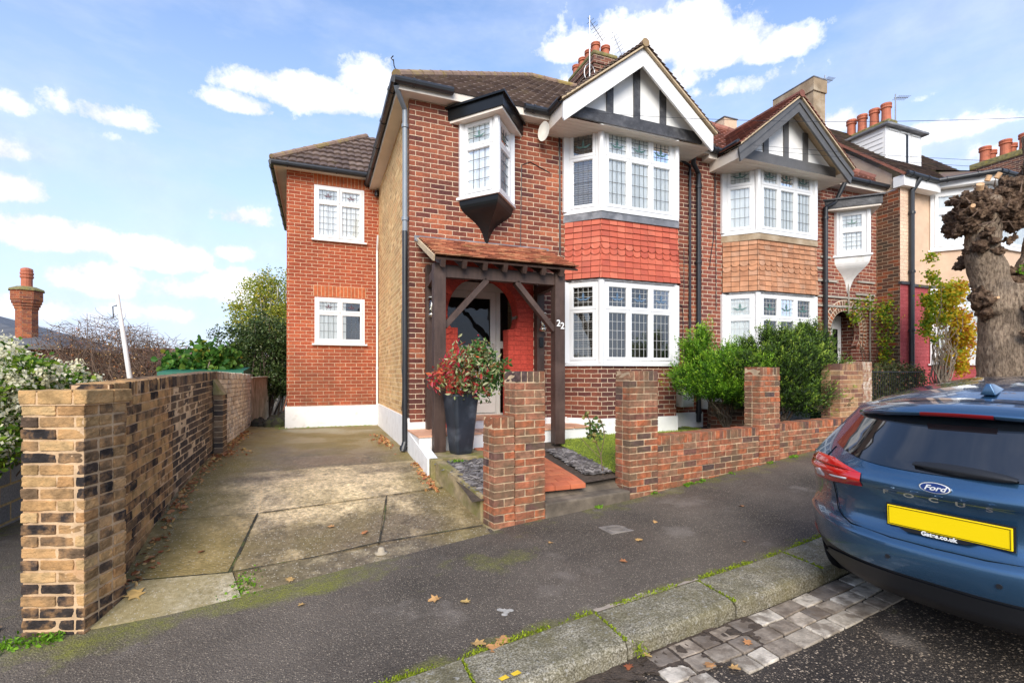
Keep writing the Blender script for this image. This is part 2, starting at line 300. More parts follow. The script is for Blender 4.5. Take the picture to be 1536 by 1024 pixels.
def glass(name,fac,tint=(.8,.85,.85),rough=.02):
    m=bpy.data.materials.new(name); m.use_nodes=True; t=NT(m); M[name]=m
    g=t.new('ShaderNodeBsdfGlossy'); g.inputs[0].default_value=(.95,.97,1,1); g.inputs['Roughness'].default_value=rough
    tr=t.new('ShaderNodeBsdfTransparent'); tr.inputs[0].default_value=(*tint,1)
    fr=t.new('ShaderNodeFresnel'); fr.inputs[0].default_value=1.5
    f=t.math('ADD',fr.outputs[0],fac); mx=t.new('ShaderNodeMixShader'); t.link(f,mx.inputs[0]); t.link(tr.outputs[0],mx.inputs[1]); t.link(g.outputs[0],mx.inputs[2])
    h=t.noise(t.pos(),2.5,2); t.link(t.bump(h,.12,.05),g.inputs['Normal'])
    t.link(mx.outputs[0],t.n['Material Output'].inputs[0])
glass('window_glass',.10,(.93,.95,.95)); glass('window_glass_clear',.0,(.6,.62,.62)); glass('lantern_glass',.05,(.95,.95,.9))
# car
def carpaint():
    m,t=newmat('car_paint_blue',.25,.7,.5); P=t.pos()
    c=t.mix(t.ramp(t.noise(P,900,1),[(.45,0.),(.6,1.)]),(.03,.088,.175),(.06,.15,.265)); t.link(c,t.b.inputs['Base Color'])
    t.b.inputs['Coat Weight'].default_value=1; t.b.inputs['Coat Roughness'].default_value=.03
    n,t=newmat('car_glass_black',.04,0,.8); t.b.inputs['Base Color'].default_value=(.006,.007,.009,1); t.b.inputs['Coat Weight'].default_value=1
    n,t=newmat('lamp_red',.12,0,.6); t.b.inputs['Base Color'].default_value=(.55,.008,.006,1); t.b.inputs['Coat Weight'].default_value=1
    n,t=newmat('lamp_clear',.15,0,.6); t.b.inputs['Base Color'].default_value=(.72,.66,.66,1); t.b.inputs['Coat Weight'].default_value=1
    n,t=newmat('lamp_dark_red',.15,0,.6); t.b.inputs['Base Color'].default_value=(.2,.005,.008,1)
    n,t=newmat('plate_yellow',.4,0,.4); t.b.inputs['Base Color'].default_value=(.95,.68,.0,1)
    n,t=newmat('badge_blue',.2,0,.5); t.b.inputs['Base Color'].default_value=(.02,.05,.2,1)
    n,t=newmat('chrome',.12,1,.5); t.b.inputs['Base Color'].default_value=(.75,.76,.78,1)
    n,t=newmat('rubber',.8,0,.3); t.b.inputs['Base Color'].default_value=(.012,.012,.013,1)
    n,t=newmat('car_trim_black',.45,0,.4); t.b.inputs['Base Color'].default_value=(.014,.015,.018,1)
    n,t=newmat('seam_black',.8,0,.1); t.b.inputs['Base Color'].default_value=(.003,.004,.006,1)
carpaint()
# ------------------------------------------------------------ mesh helper
class MB:
    def __init__(s): s.v=[]; s.f=[]; s.r=[]; s.m=[]; s.cm=0
    def quad(s,*p,r=None):
        i=len(s.v); s.v+= [tuple(q) for q in p]; s.f.append(tuple(range(i,i+len(p)))); s.r.append(random.random() if r is None else r); s.m.append(s.cm)
    def hexa(s,c,r=None,skip=()):
        """8 corners: bottom ring 0-3, top ring 4-7"""
        if r is None: r=random.random()
        i=len(s.v); s.v+=[tuple(q) for q in c]
        for k,q in enumerate([(3,2,1,0),(4,5,6,7),(0,1,5,4),(1,2,6,5),(2,3,7,6),(3,0,4,7)]):
            if k in skip: continue
            s.f.append(tuple(i+j for j in q)); s.r.append(r); s.m.append(s.cm)
    def box(s,x0,x1,y0,y1,z0,z1,r=None):
        if x0>x1:x0,x1=x1,x0
        if y0>y1:y0,y1=y1,y0
        if z0>z1:z0,z1=z1,z0
        s.hexa([(x0,y0,z0),(x1,y0,z0),(x1,y1,z0),(x0,y1,z0),(x0,y0,z1),(x1,y0,z1),(x1,y1,z1),(x0,y1,z1)],r)
    def fbox(s,F,u0,u1,v0,v1,w0,w1,r=None):
        """box in frame F=(origin, right, up, outward)"""
        O,d,up,n=F
        P=lambda u,v,w:O+d*u+up*v+n*w
        s.hexa([P(u0,v0,w1),P(u1,v0,w1),P(u1,v0,w0),P(u0,v0,w0),P(u0,v1,w1),P(u1,v1,w1),P(u1,v1,w0),P(u0,v1,w0)],r)
    def bar(s,a,b,w,h,up=(0,0,1),r=None):
        a=Vector(a);b=Vector(b);d=(b-a).normalized();u=Vector(up); sd=d.cross(u)
        if sd.length<1e-4: sd=d.cross(Vector((1,0,0)))
        sd.normalize(); u=sd.cross(d)
        c=[]
        for p in (a,b):
            c.append([p-sd*w/2-u*h/2,p+sd*w/2-u*h/2,p+sd*w/2+u*h/2,p-sd*w/2+u*h/2])
        A,B=c; s.hexa([A[0],A[1],B[1],B[0],A[3],A[2],B[2],B[3]],r)
    def tube(s,pts,rad,n=10,caps=True,r=None):
        if r is None: r=random.random()
        pts=[Vector(p) for p in pts]; k=len(pts)
        if not isinstance(rad,(list,tuple)): rad=[rad]*k
        base=len(s.v); pu=None
        for i,p in enumerate(pts):
            d=(pts[min(i+1,k-1)]-pts[max(i-1,0)]).normalized()
            u=pu if pu is not None else (Vector((0,0,1)) if abs(d.z)<.9 else Vector((1,0,0)))
            sd=d.cross(u).normalized(); u=sd.cross(d).normalized(); pu=u
            for j in range(n):
                a=2*PI*j/n; s.v.append(tuple(p+sd*math.cos(a)*rad[i]+u*math.sin(a)*rad[i]))
        for i in range(k-1):
            for j in range(n):
                a=base+i*n+j;b=base+i*n+(j+1)%n; s.f.append((a,b,b+n,a+n)); s.r.append(r); s.m.append(s.cm)
        if caps:
            s.f.append(tuple(base+j for j in range(n-1,-1,-1))); s.r.append(r); s.m.append(s.cm)
            s.f.append(tuple(base+(k-1)*n+j for j in range(n))); s.r.append(r); s.m.append(s.cm)
    def lathe(s,c,prof,n=20,r=None,axis='z'):
        c=Vector(c); 
        if r is None: r=random.random()
        base=len(s.v)
        for (ra,h) in prof:
            for j in range(n):
                a=2*PI*j/n
                if axis=='z': s.v.append(tuple(c+Vector((ra*math.cos(a),ra*math.sin(a),h))))
                elif axis=='y': s.v.append(tuple(c+Vector((ra*math.cos(a),h,ra*math.sin(a)))))
                else: s.v.append(tuple(c+Vector((h,ra*math.cos(a),ra*math.sin(a)))))
        for i in range(len(prof)-1):
            for j in range(n):
                a=base+i*n+j;b=base+i*n+(j+1)%n; s.f.append((a,b,b+n,a+n)); s.r.append(r); s.m.append(s.cm)
        s.f.append(tuple(base+j for j in range(n-1,-1,-1))); s.r.append(r); s.m.append(s.cm)
        s.f.append(tuple(base+(len(prof)-1)*n+j for j in range(n))); s.r.append(r); s.m.append(s.cm)
    def prism(s,poly,z0,z1,r=None):
        """polygon (x,y) list extruded vertically"""
        n=len(poly); i=len(s.v)
        if r is None: r=random.random()
        s.v+=[(x,y,z0) for x,y in poly]+[(x,y,z1) for x,y in poly]
        F=[tuple(range(i+n-1,i-1,-1)),tuple(range(i+n,i+2*n))]+[(i+j,i+(j+1)%n,i+n+(j+1)%n,i+n+j) for j in range(n)]
        for f in F: s.f.append(f); s.r.append(r); s.m.append(s.cm)
    def ext(s,poly,dv,r=None):
        """planar 3-D polygon extruded by the vector dv"""
        n=len(poly); i=len(s.v); dv=Vector(dv)
        if r is None: r=random.random()
        s.v+=[tuple(p) for p in poly]+[tuple(Vector(p)+dv) for p in poly]
        F=[tuple(range(i+n-1,i-1,-1)),tuple(range(i+n,i+2*n))]+[(i+j,i+(j+1)%n,i+n+(j+1)%n,i+n+j) for j in range(n)]
        for f in F: s.f.append(f); s.r.append(r); s.m.append(s.cm)
def worg(p):
    v=Vector((0,0,0))
    while p is not None: v+=p.location; p=p.parent
    return v
def mesh_obj(name,v,f,mats,parent=None,rnd=None,mi=None,smooth=False,attrs=None,normals_fix=True,uv=True,keep=False):
    v=np.array(v,dtype=np.float64).reshape(-1,3)
    o0=worg(parent) if parent is not None else (Vector((0,0,0)) if keep else Vector(((v[:,0].min()+v[:,0].max())/2,(v[:,1].min()+v[:,1].max())/2,v[:,2].min())))
    vl=v-np.array(o0)
    me=bpy.data.meshes.new(name); me.from_pydata(vl.tolist(),[],f)
    if isinstance(mats,str): mats=[mats]
    for m in mats: me.materials.append(M[m])
    if mi is not None and len(mats)>1: me.polygons.foreach_set('material_index',mi)
    if normals_fix:
        bm=bmesh.new(); bm.from_mesh(me); bmesh.ops.recalc_face_normals(bm,faces=bm.faces); bm.to_mesh(me); bm.free()
    if uv:
        nl=len(me.loops); fn=np.empty(len(me.polygons)*3); me.polygons.foreach_get('normal',fn); fn=fn.reshape(-1,3)
        ls=np.empty(len(me.polygons),dtype=np.int32); me.polygons.foreach_get('loop_total',ls)
        lv=np.empty(nl,dtype=np.int32); me.loops.foreach_get('vertex_index',lv)
        N=np.repeat(fn,ls,axis=0); P=v[lv]
        flat=np.abs(N[:,2])>.985
        tx=np.stack([-N[:,1],N[:,0],np.zeros(nl)],1); L=np.linalg.norm(tx,axis=1,keepdims=True); L[L<1e-6]=1; tx/=L
        tx[flat]=(1,0,0); bx=np.cross(N,tx); bx[flat]=(0,1,0)
        U=np.stack([(P*tx).sum(1),(P*bx).sum(1)],1)
        ul=me.uv_layers.new(name='UVMap'); ul.data.foreach_set('uv',U.ravel())
    if rnd is not None:
        a=me.attributes.new('rnd','FLOAT','FACE'); a.data.foreach_set('value',np.array(rnd,dtype=np.float32))
    if attrs:
        for k,val in attrs.items():
            a=me.attributes.new(k,'FLOAT','POINT'); a.data.foreach_set('value',np.array(val,dtype=np.float32))
    if smooth: me.polygons.foreach_set('use_smooth',[True]*len(me.polygons))
    o=bpy.data.objects.new(name,me); COL.objects.link(o); o.parent=parent; 
    if parent is None: o.location=o0
    return o
def put(mb,name,mats,parent=None,smooth=False,keep=False,attrs=None,bevel=0,autos=None):
    o=mesh_obj(name,mb.v,mb.f,mats,parent,mb.r,mb.m,smooth,attrs,keep=keep)
    if bevel:
        b=o.modifiers.new('bevel','BEVEL'); b.width=bevel; b.segments=2; b.limit_method='ANGLE'; b.angle_limit=R(40)
    return o
def puts(mb,name,mats,parent=None,tol=.06,**k):
    """like put, but every separate cluster of geometry becomes an object of its own"""
    n=len(mb.f); par=list(range(len(mb.v)))
    def fd(i):
        while par[i]!=i: par[i]=par[par[i]]; i=par[i]
        return i
    for f in mb.f:
        for q in f[1:]: par[fd(q)]=fd(f[0])
    comp={}
    for i,v in enumerate(mb.v): comp.setdefault(fd(i),[]).append(i)
    bx=[]
    for r,ids in comp.items():
        P=[mb.v[i] for i in ids]; bx.append([[min(p[a] for p in P)-tol/2 for a in range(3)],[max(p[a] for p in P)+tol/2 for a in range(3)],[r]])
    ch=True
    while ch:
        ch=False
        for i in range(len(bx)):
            for j in range(i+1,len(bx)):
                A,B=bx[i],bx[j]
                if all(A[0][a]<=B[1][a] and B[0][a]<=A[1][a] for a in range(3)):
                    bx[i]=[[min(A[0][a],B[0][a]) for a in range(3)],[max(A[1][a],B[1][a]) for a in range(3)],A[2]+B[2]]; bx.pop(j); ch=True; break
            if ch: break
    out=[]
    for b in bx:
        rs=set(b[2]); m2=MB(); mp={}
        for f,r,m in zip(mb.f,mb.r,mb.m):
            if fd(f[0]) in rs:
                for q in f:
                    if q not in mp: mp[q]=len(m2.v); m2.v.append(mb.v[q])
                m2.f.append(tuple(mp[q] for q in f)); m2.r.append(r); m2.m.append(m)
        out.append(put(m2,name,mats,parent,**k))
    return out
def tag(o,label,cat,group=None,kind=None):
    if label: o['label']=label
    if cat: o['category']=cat
    if group: o['group']=group
    if kind: o['kind']=kind
    return o
def empty(name,loc,label,cat,group=None):
    o=bpy.data.objects.new(name,None); o.empty_display_size=.2; COL.objects.link(o); o.location=loc
    return tag(o,label,cat,group)
def struct(o): o['kind']='structure'; return o
def frame(O,d):
    d=Vector((d[0],d[1],0)).normalized(); up=Vector((0,0,1)); return (Vector(O),d,up,d.cross(up))
def off(F,u=0,v=0,w=0): return (F[0]+F[1]*u+F[2]*v+F[3]*w,F[1],F[2],F[3])
# smooth-shade helper for tube-like parts
def text_mesh(txt,size,ext_,parent,name,mat_,Mx,shear=0,space=1.0,bold=0):
    cu=bpy.data.curves.new('t','FONT'); cu.body=txt; cu.size=size; cu.extrude=ext_; cu.align_x='CENTER'; cu.align_y='CENTER'; cu.shear=shear; cu.space_character=space; cu.offset=bold
    ob=bpy.data.objects.new('t',cu); COL.objects.link(ob); dg=bpy.context.evaluated_depsgraph_get()
    me=bpy.data.meshes.new_from_object(ob.evaluated_get(dg)); bpy.data.objects.remove(ob); me.name=name
    me.transform(Mx); me.materials.clear(); me.materials.append(M[mat_])
    o=bpy.data.objects.new(name,me); COL.objects.link(o); o.parent=parent; return o
# ------------------------------------------------------------ building kit
def window(parent,F,W,H,ncol,th,inner='net',motif='motif_green',grid=(4,4),tgrid=(4,3),fr=.045,sash=.042,came='lead_came',sill=True,glassm='window_glass',name='window',leaded=True,blank_top=False):
    """casement window: F lower left corner on the outer face; th = height of the top light"""
    mb=MB(); f=fr
    mb.fbox(F,0,W,0,f,-.06,0); mb.fbox(F,0,W,H-f,H,-.06,0); mb.fbox(F,0,f,f,H-f,-.06,0); mb.fbox(F,W-f,W,f,H-f,-.06,0)
    cw=(W-2*f)/ncol; ty=H-f-th
    cells=[]
    for c in range(ncol):
        u0=f+c*cw; u1=u0+cw
        if th>0: cells.append((u0,u1,ty,H-f,True))
        cells.append((u0,u1,f,ty if th>0 else H-f,False))
    g=MB(); le=MB(); mo=MB()
    for (u0,u1,v0,v1,top) in cells:
        e=.003; a,b,c_,d_=u0+e,u1-e,v0+e,v1-e
        mb.fbox(F,a,b,c_,c_+sash,-.045,.012); mb.fbox(F,a,b,d_-sash,d_,-.045,.012)
        mb.fbox(F,a,a+sash,c_+sash,d_-sash,-.045,.0118); mb.fbox(F,b-sash,b,c_+sash,d_-sash,-.045,.0118)
        # glazing bead, a small inner step
        ga,gb,gc,gd=a+sash,b-sash,c_+sash,d_-sash
        bd=.008
        mb.fbox(F,ga,gb,gc,gc+bd,-.04,.004); mb.fbox(F,ga,gb,gd-bd,gd,-.04,.004); mb.fbox(F,ga,ga+bd,gc+bd,gd-bd,-.04,.0038); mb.fbox(F,gb-bd,gb,gc+bd,gd-bd,-.04,.0038)
        O,dd,up,n=F; P=lambda u,v,w=-.018:O+dd*u+up*v+n*w
        g.quad(P(ga,gc),P(gb,gc),P(gb,gd),P(ga,gd))
        if leaded:
            gx,gy=(tgrid if top else grid); lw=.0032
            for i in range(1,gx):
                u=ga+(gb-ga)*i/gx; le.fbox(F,u-lw,u+lw,gc,gd,-.016,-.012)
            for i in range(1,gy):
                v=gc+(gd-gc)*i/gy; le.fbox(F,ga,gb,v-lw,v+lw,-.0159,-.0115)
            if top and motif:
                uc=(ga+gb)/2; vc=gc+(gd-gc)*.42; s=min(gb-ga,gd-gc)*.5
                for sg in (-1,1):   # two curled leaves and a bud
                    pts=[(0,-.12),(.25,-.2),(.55,-.05),(.8,.16),(.5,.08),(.25,-.02),(0,.02)]
                    mo.quad(*[P(uc+sg*x*s,vc+y*s,-.0105) for x,y in pts])
                mo.quad(*[P(uc+x*s,vc+y*s,-.0100) for x,y in [(0,-.05),(.13,.2),(.1,.42),(0,.68),(-.1,.42),(-.13,.2)]])
    o=put(mb,name,'white_plastic',parent)
    gl=put(g,'glass',glassm,o)
    if leaded: put(le,'leading',came,o)
    if motif and leaded: puts(mo,'stained_motif',motif,o,tol=.02)
    if sill:
        s=MB(); s.fbox(F,-.05,W+.05,-.035,-.001,-.02,.055); put(s,'sill','white_plastic',o)
    O,dd,up,n=F; P=lambda u,v,w:O+dd*u+up*v+n*w
    if inner in('net','net_split'):
        c=MB(); k=24*ncol; pts=[]
        for i in range(k+1):
            u=.02+(W-.04)*i/k; pts.append((u,-.036+.007*math.sin(i*1.9)+.006*math.sin(i*.7)))
        for (u0,w0),(u1,w1) in zip(pts,pts[1:]):
            if inner=='net_split' and u0>W*.62: continue
            c.quad(P(u0,.03,w0),P(u1,.03,w1),P(u1,H-.03,w1),P(u0,H-.03,w0))
        put(c,'curtain','curtain_net',o,smooth=True)
    if inner in('blind','blind_half'):
        c=MB(); v=.05; top=H-.05
        while v<top:
            if inner=='blind' or v<H*.7: c.fbox(F,.03,W-.03,v,v+.006,-.13,-.08)
            v+=.036
        put(c,'blind','blind_slat',o)
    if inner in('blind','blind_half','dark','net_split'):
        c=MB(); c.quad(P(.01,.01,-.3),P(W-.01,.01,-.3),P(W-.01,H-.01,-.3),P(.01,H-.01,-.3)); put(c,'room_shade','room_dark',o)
    return o
def plain_tiles(mb,O,U,S,Nn,rows,rh,tw,th=.012,lim=None,lift=.018,jit=.004,scal=(),gapw=.0015):
    """rows of plain tiles; O lower-left, U along the eaves, S up the slope, Nn outward"""
    for i in range(rows):
        s=i*rh; u0,u1=lim(s+rh*.5)
        if u1-u0<.02: continue
        u=u0-(tw*.5 if i%2 else 0)
        while u<u1-.001:
            a=max(u,u0)+gapw; b=min(u+tw,u1)-gapw
            if b-a>.012:
                j=random.uniform(-jit,jit); l=lift+random.uniform(0,jit)
                P=lambda x,y,w:O+U*x+S*y+Nn*w
                r=random.random()
                if i in scal and b-a>tw*.5:
                    n=7; bot=[(a+(b-a)*(.5-.5*math.cos(PI*k/n)), s+j+ rh*.45*(1-math.sin(PI*k/n)) -rh*.1) for k in range(n+1)]
                    outl=bot+[(b,s+rh*1.15),(a,s+rh*1.15)]
                    w=[l+th]*(n+1)+[th,th]
                    tp=[P(x,y,ww) for (x,y),ww in zip(outl,w)]; lo=[P(x,y,ww-th) for (x,y),ww in zip(outl,w)]
                    mb.quad(*tp,r=r)
                    for k in range(n): mb.quad(lo[k],lo[k+1],tp[k+1],tp[k],r=r)
                else:
                    y0=s+j; y1=s+rh*1.2
                    mb.hexa([P(a,y0,l),P(b,y0,l),P(b,y1,0),P(a,y1,0),P(a,y0,l+th),P(b,y0,l+th),P(b,y1,th),P(a,y1,th)],r)
            u+=tw
def wave_tiles(mb,O,U,S,Nn,rows,rh,lim,amp=.022,pitch=.15):
    """interlocking double roll tiles: corrugated courses that step up at every row"""
    du=pitch/6
    for i in range(rows):
        s=i*rh; 
        a0,b0=lim(s); a1,b1=lim(s+rh)
        u0=min(a0,a1); u1=max(b0,b1)
        n=max(2,int((u1-u0)/du)); prev=None
        for k in range(n+1):
            u=u0+(u1-u0)*k/n; ph=(u%pitch)/pitch
            w=amp*(abs(math.sin(ph*PI))**.7)
            ul=min(max(u,a0),b0); uu=min(max(u,a1),b1)
            P=lambda x,y,z:O+U*x+S*y+Nn*z
            cur=(P(ul,s,-.004),P(ul,s,w+.046),P(uu,s+rh*1.02,w*.9+.004)); 
            r=(hash((i,int(u/(pitch*2))))%97)/97
            if prev and (cur[0]-prev[0]).length+(cur[2]-prev[2]).length>1e-4:
                mb.quad(prev[0],cur[0],cur[1],prev[1],r=r); mb.quad(prev[1],cur[1],cur[2],prev[2],r=r)
            prev=cur
def ridge(mb,a,b,rad=.1,step=.32):
    a=Vector(a);b=Vector(b);L=(b-a).length;n=max(1,int(L/step)); d=(b-a)/n
    for i in range(n):
        p=a+d*i; q=p+d*.985
        mb.tube([p,p+d*.02,q],[rad*1.06,rad*1.0,rad*.97],10)
def gutter(mb,a,b,r=.055,brk=1.0):
    mb.tube([a,b],r,10)
    a=Vector(a);b=Vector(b);L=(b-a).length;n=int(L/brk)
    for i in range(n+1):
        p=a+(b-a)*((i+.3)/(n+1)); d=(b-a).normalized()
        mb.tube([p,p+d*.03],r*1.18,10)
def chimney_pot(parent,x,y,z,r=.1,h=.3,name='chimney_pot'):
    mb=MB(); mb.lathe((x,y,z),[(r*1.05,0),(r*1.0,.05),(r*.92,h*.35),(r*.9,h*.72),(r*1.12,h*.76),(r*1.12,h*.83),(r*.98,h*.85),(r*1.12,h*.92),(r*1.1,h),(r*.85,h),(r*.8,h*.8)],18)
    return put(mb,name,'clay_pot',parent,smooth=False)
def pipe(parent,pts,r=.034,m='black_plastic',name='downpipe',collars=1.2):
    mb=MB(); mb.tube(pts,r,12); p0=Vector(pts[-2]); p1=Vector(pts[-1]); L=(p1-p0).length; k=int(L/collars)
    for i in range(k+1):
        q=p0+(p1-p0)*((i+.15)/(k+.3)); mb.tube([q,q+(p1-p0).normalized()*.05],r*1.3,12)
    return put(mb,name,m,parent,smooth=False)
def soldier(mb,F,u0,u1,v0,h=.215,w=.0765,pr=.004):
    n=round((u1-u0)/w); w=(u1-u0)/n
    for i in range(n): mb.fbox(F,u0+i*w+.005,u0+(i+1)*w-.005,v0,v0+h,-.01,pr)
# ============================================================ the house at number 22
HX,FY=1.26,7.33; PX=6.73; EZ=4.08   # corner, front plane, party line, soffit
house=empty('semi_detached_house',(HX,FY,-1.14),'red brick house with white bargeboards, red hung tiles and timber porch beside the driveway','house')
mb=MB()
D=14.6
# front wall pieces round the porch opening
x0,x1=1.64,3.26; zt=1.75
mb.quad((HX,FY,-1.2),(x0,FY,-1.2),(x0,FY,EZ+.1),(HX,FY,EZ+.1))
mb.quad((x0,FY,zt),(x1,FY,zt),(x1,FY,EZ+.1),(x0,FY,EZ+.1))
mb.quad((x1,FY,-1.2),(PX,FY,-1.2),(PX,FY,EZ+.3),(x1,FY,EZ+.3))
mb.quad((HX,FY,-1.2),(HX,FY+.115,-1.2),(HX,FY+.115,EZ+.1),(HX,FY,EZ+.1))
put(mb,'front_wall','brick_red',house)
mb=MB(); mb.quad((HX,FY+.115,-1.2),(HX,D,-1.2),(HX,D,EZ+.1),(HX,FY+.115,EZ+.1)); mb.quad((HX,D,-1.2),(PX,D,-1.2),(PX,D,EZ+.1),(HX,D,EZ+.1)); put(mb,'side_wall','brick_stock',house)
# keyhole arch of painted brick
mb=MB(); cx,cz,r_=2.41,.93,.575; jw=.415; zs=.70; zb0=-.9
def span(x):
    dx=abs(x-cx)
    if dx>=r_: return None
    h=math.sqrt(r_*r_-dx*dx); top=cz+h
    return (zb0 if dx<jw else max(zs,cz-h),top)
xs=sorted(set([x0,x1,cx-jw-1e-4,cx-jw+1e-4,cx+jw-1e-4,cx+jw+1e-4]+[cx+r_*math.sin(PI/2*k/14) for k in range(-14,15)]))
TH=.24
for a,b in zip(xs,xs[1:]):
    m_=(a+b)/2; s_=span(m_)
    if not s_: mb.quad((a,FY,zb0),(b,FY,zb0),(b,FY,zt),(a,FY,zt)); continue
    sa=span(a if span(a) else m_); sb=span(b if span(b) else m_)
    if (abs(m_-cx)<jw): la=lb=zb0
    else: la,lb=max(zs,sa[0]),max(zs,sb[0])
    ta=sa[1] if span(a) else cz; tb=sb[1] if span(b) else cz
    mb.quad((a,FY,ta),(b,FY,tb),(b,FY,zt),(a,FY,zt)); mb.quad((a,FY,ta),(b,FY,tb),(b,FY+TH,tb),(a,FY+TH,ta))
    if abs(m_-cx)>jw:
        mb.quad((a,FY,zb0),(b,FY,zb0),(b,FY,lb),(a,FY,la)); mb.quad((a,FY,la),(b,FY,lb),(b,FY+TH,lb),(a,FY+TH,la))
for sg in (-1,1):
    x=cx+sg*jw; mb.quad((x,FY,zb0),(x,FY+TH,zb0),(x,FY+TH,zs),(x,FY,zs))
# inner porch box
mb.quad((1.7,FY+TH,zb0),(1.7,8.0,zb0),(1.7,8.0,zt),(1.7,FY+TH,zt)); mb.quad((3.3,FY+TH,zb0),(3.3,8.0,zb0),(3.3,8.0,zt),(3.3,FY+TH,zt)); mb.quad((1.7,FY+TH,zt),(3.3,FY+TH,zt),(3.3,8.0,zt),(1.7,8.0,zt))
# raised painted surround running round the arch
for k in range(22):
    a0=PI*(-.17+1.34*k/22); a1=PI*(-.17+1.34*(k+1)/22)-.02
    P=lambda a,rr,y:(cx+rr*math.cos(a),y,cz+rr*math.sin(a))
    mb.hexa([P(a0,r_+.01,FY-.014),P(a1,r_+.01,FY-.014),P(a1,r_+.01,FY+.01),P(a0,r_+.01,FY+.01),P(a0,r_+.115,FY-.014),P(a1,r_+.115,FY-.014),P(a1,r_+.115,FY+.01),P(a0,r_+.115,FY+.01)])
put(mb,'entrance_arch','brick_painted_red',house)
# front door in its frame
DY=7.78; F=frame((1.78,DY,-.66),(1,0)); mb=MB()
mb.fbox(F,0,1.36,2.02,2.16,-.06,.0); mb.fbox(F,0,.06,0,2.02,-.06,0); mb.fbox(F,1.0,1.07,0,2.36,-.06,0.001); mb.fbox(F,1.3,1.36,0,2.02,-.06,0); mb.fbox(F,0,1.36,-.05,0,-.06,.03); mb.fbox(F,0.3,.34,2.16,2.4,-.06,0)
mb.fbox(F,1.07,1.3,1.08,1.2,-.05,-.005)
door_f=put(mb,'door_frame','door_paint',house)
g=MB(); O,dd,up,n=F; P=lambda u,v,w:O+dd*u+up*v+n*w
g.quad(P(1.07,0,-.03),P(1.3,0,-.03),P(1.3,2.02,-.03),P(1.07,2.02,-.03)); put(g,'side_light','window_glass_clear',door_f)
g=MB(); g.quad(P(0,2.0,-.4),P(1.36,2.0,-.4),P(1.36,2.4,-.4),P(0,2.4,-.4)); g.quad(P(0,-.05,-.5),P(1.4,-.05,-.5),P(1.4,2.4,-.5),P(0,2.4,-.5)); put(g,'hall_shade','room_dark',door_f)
mb=MB(); mb.fbox(F,.065,.995,.01,1.12,-.05,-.008); mb.fbox(F,.065,.995,1.9,2.015,-.05,-.008); mb.fbox(F,.065,.16,1.12,1.9,-.05,-.008); mb.fbox(F,.9,.995,1.12,1.9,-.05,-.008)
for (a,b,c,d_) in ((.18,.48,.18,.95),(.58,.88,.18,.95)):
    for q in ((a,b,c,c+.025),(a,b,d_-.025,d_),(a,a+.025,c,d_),(b-.025,b,c,d_)): mb.fbox(F,*q,-.01,.006)
    mb.fbox(F,a+.06,b-.06,c+.06,d_-.06,-.01,.002)
door=put(mb,'front_door','door_paint',house)
g=MB(); g.quad(P(.16,1.12,-.02),P(.9,1.12,-.02),P(.9,1.9,-.02),P(.16,1.9,-.02)); put(g,'door_glass','window_glass_clear',door)
g=MB(); g.fbox(F,.38,.68,1.0,1.06,-.01,.008); put(g,'letter_plate','black_gloss',door)
g=MB(); g.tube([P(.93,.95,.0),P(.93,.95,.04),P(.93,1.15,.04),P(.93,1.15,0)],.012,8); put(g,'door_handle','lamp_metal',door)
# plinth and steps
mb=MB()
mb.box(HX-.03,HX-.0,FY-.02,11.27,-1.4,-.66); 
mb.box(HX-.03,1.66,FY-.03,FY-.0,-1.3,-.72); mb.box(3.24,3.86,FY-.03,FY,-1.2,-.72)
mb.box(5.9,PX,FY-.03,FY,-1.2,-.72)
puts(mb,'plinth','white_render',house)
mb=MB(); poly=[(HX-.02,6.46),(3.95,6.74),(3.95,FY-.032),(HX-.02,FY-.032)]
mb.prism(poly,-1.25,-.842); mb.prism([(HX-.03,5.9),(HX+.1,5.9),(HX+.1,FY-.033),(HX-.03,FY-.033)],-1.4,-.85)
mb.v=[(x,y,(z if z<-.9 else (z if y>6.4 else -1.03))) for x,y,z in mb.v]
mb.box(1.98,2.85,7.05,7.8,-.83,-.70)
st=put(mb,'entrance_step','white_render',house)
mb=MB(); nx,ny=9,3
for i in range(nx):
    for j in range(ny):
        u0,u1=i/nx,(i+1)/nx; v0,v1=j/ny,(j+1)/ny
        def Q(u,v):
            x=(HX-.045)+u*(3.97-(HX-.045)); yf=6.43+.28*u; return (x,yf+v*(FY-.034-yf))
        a=Q(u0+.004,v0+.01);b=Q(u1-.004,v0+.01);c=Q(u1-.004,v1);d_=Q(u0+.004,v1)
        mb.hexa([(a[0],a[1],-.841),(b[0],b[1],-.841),(c[0],c[1],-.841),(d_[0],d_[1],-.841),(a[0],a[1],-.82),(b[0],b[1],-.82),(c[0],c[1],-.82),(d_[0],d_[1],-.82)])
for i in range(3): mb.box(1.97+i*.295,1.97+(i+1)*.295-.006,7.03,7.77,-.699,-.68)
put(mb,'step_tiles','step_tile',st)
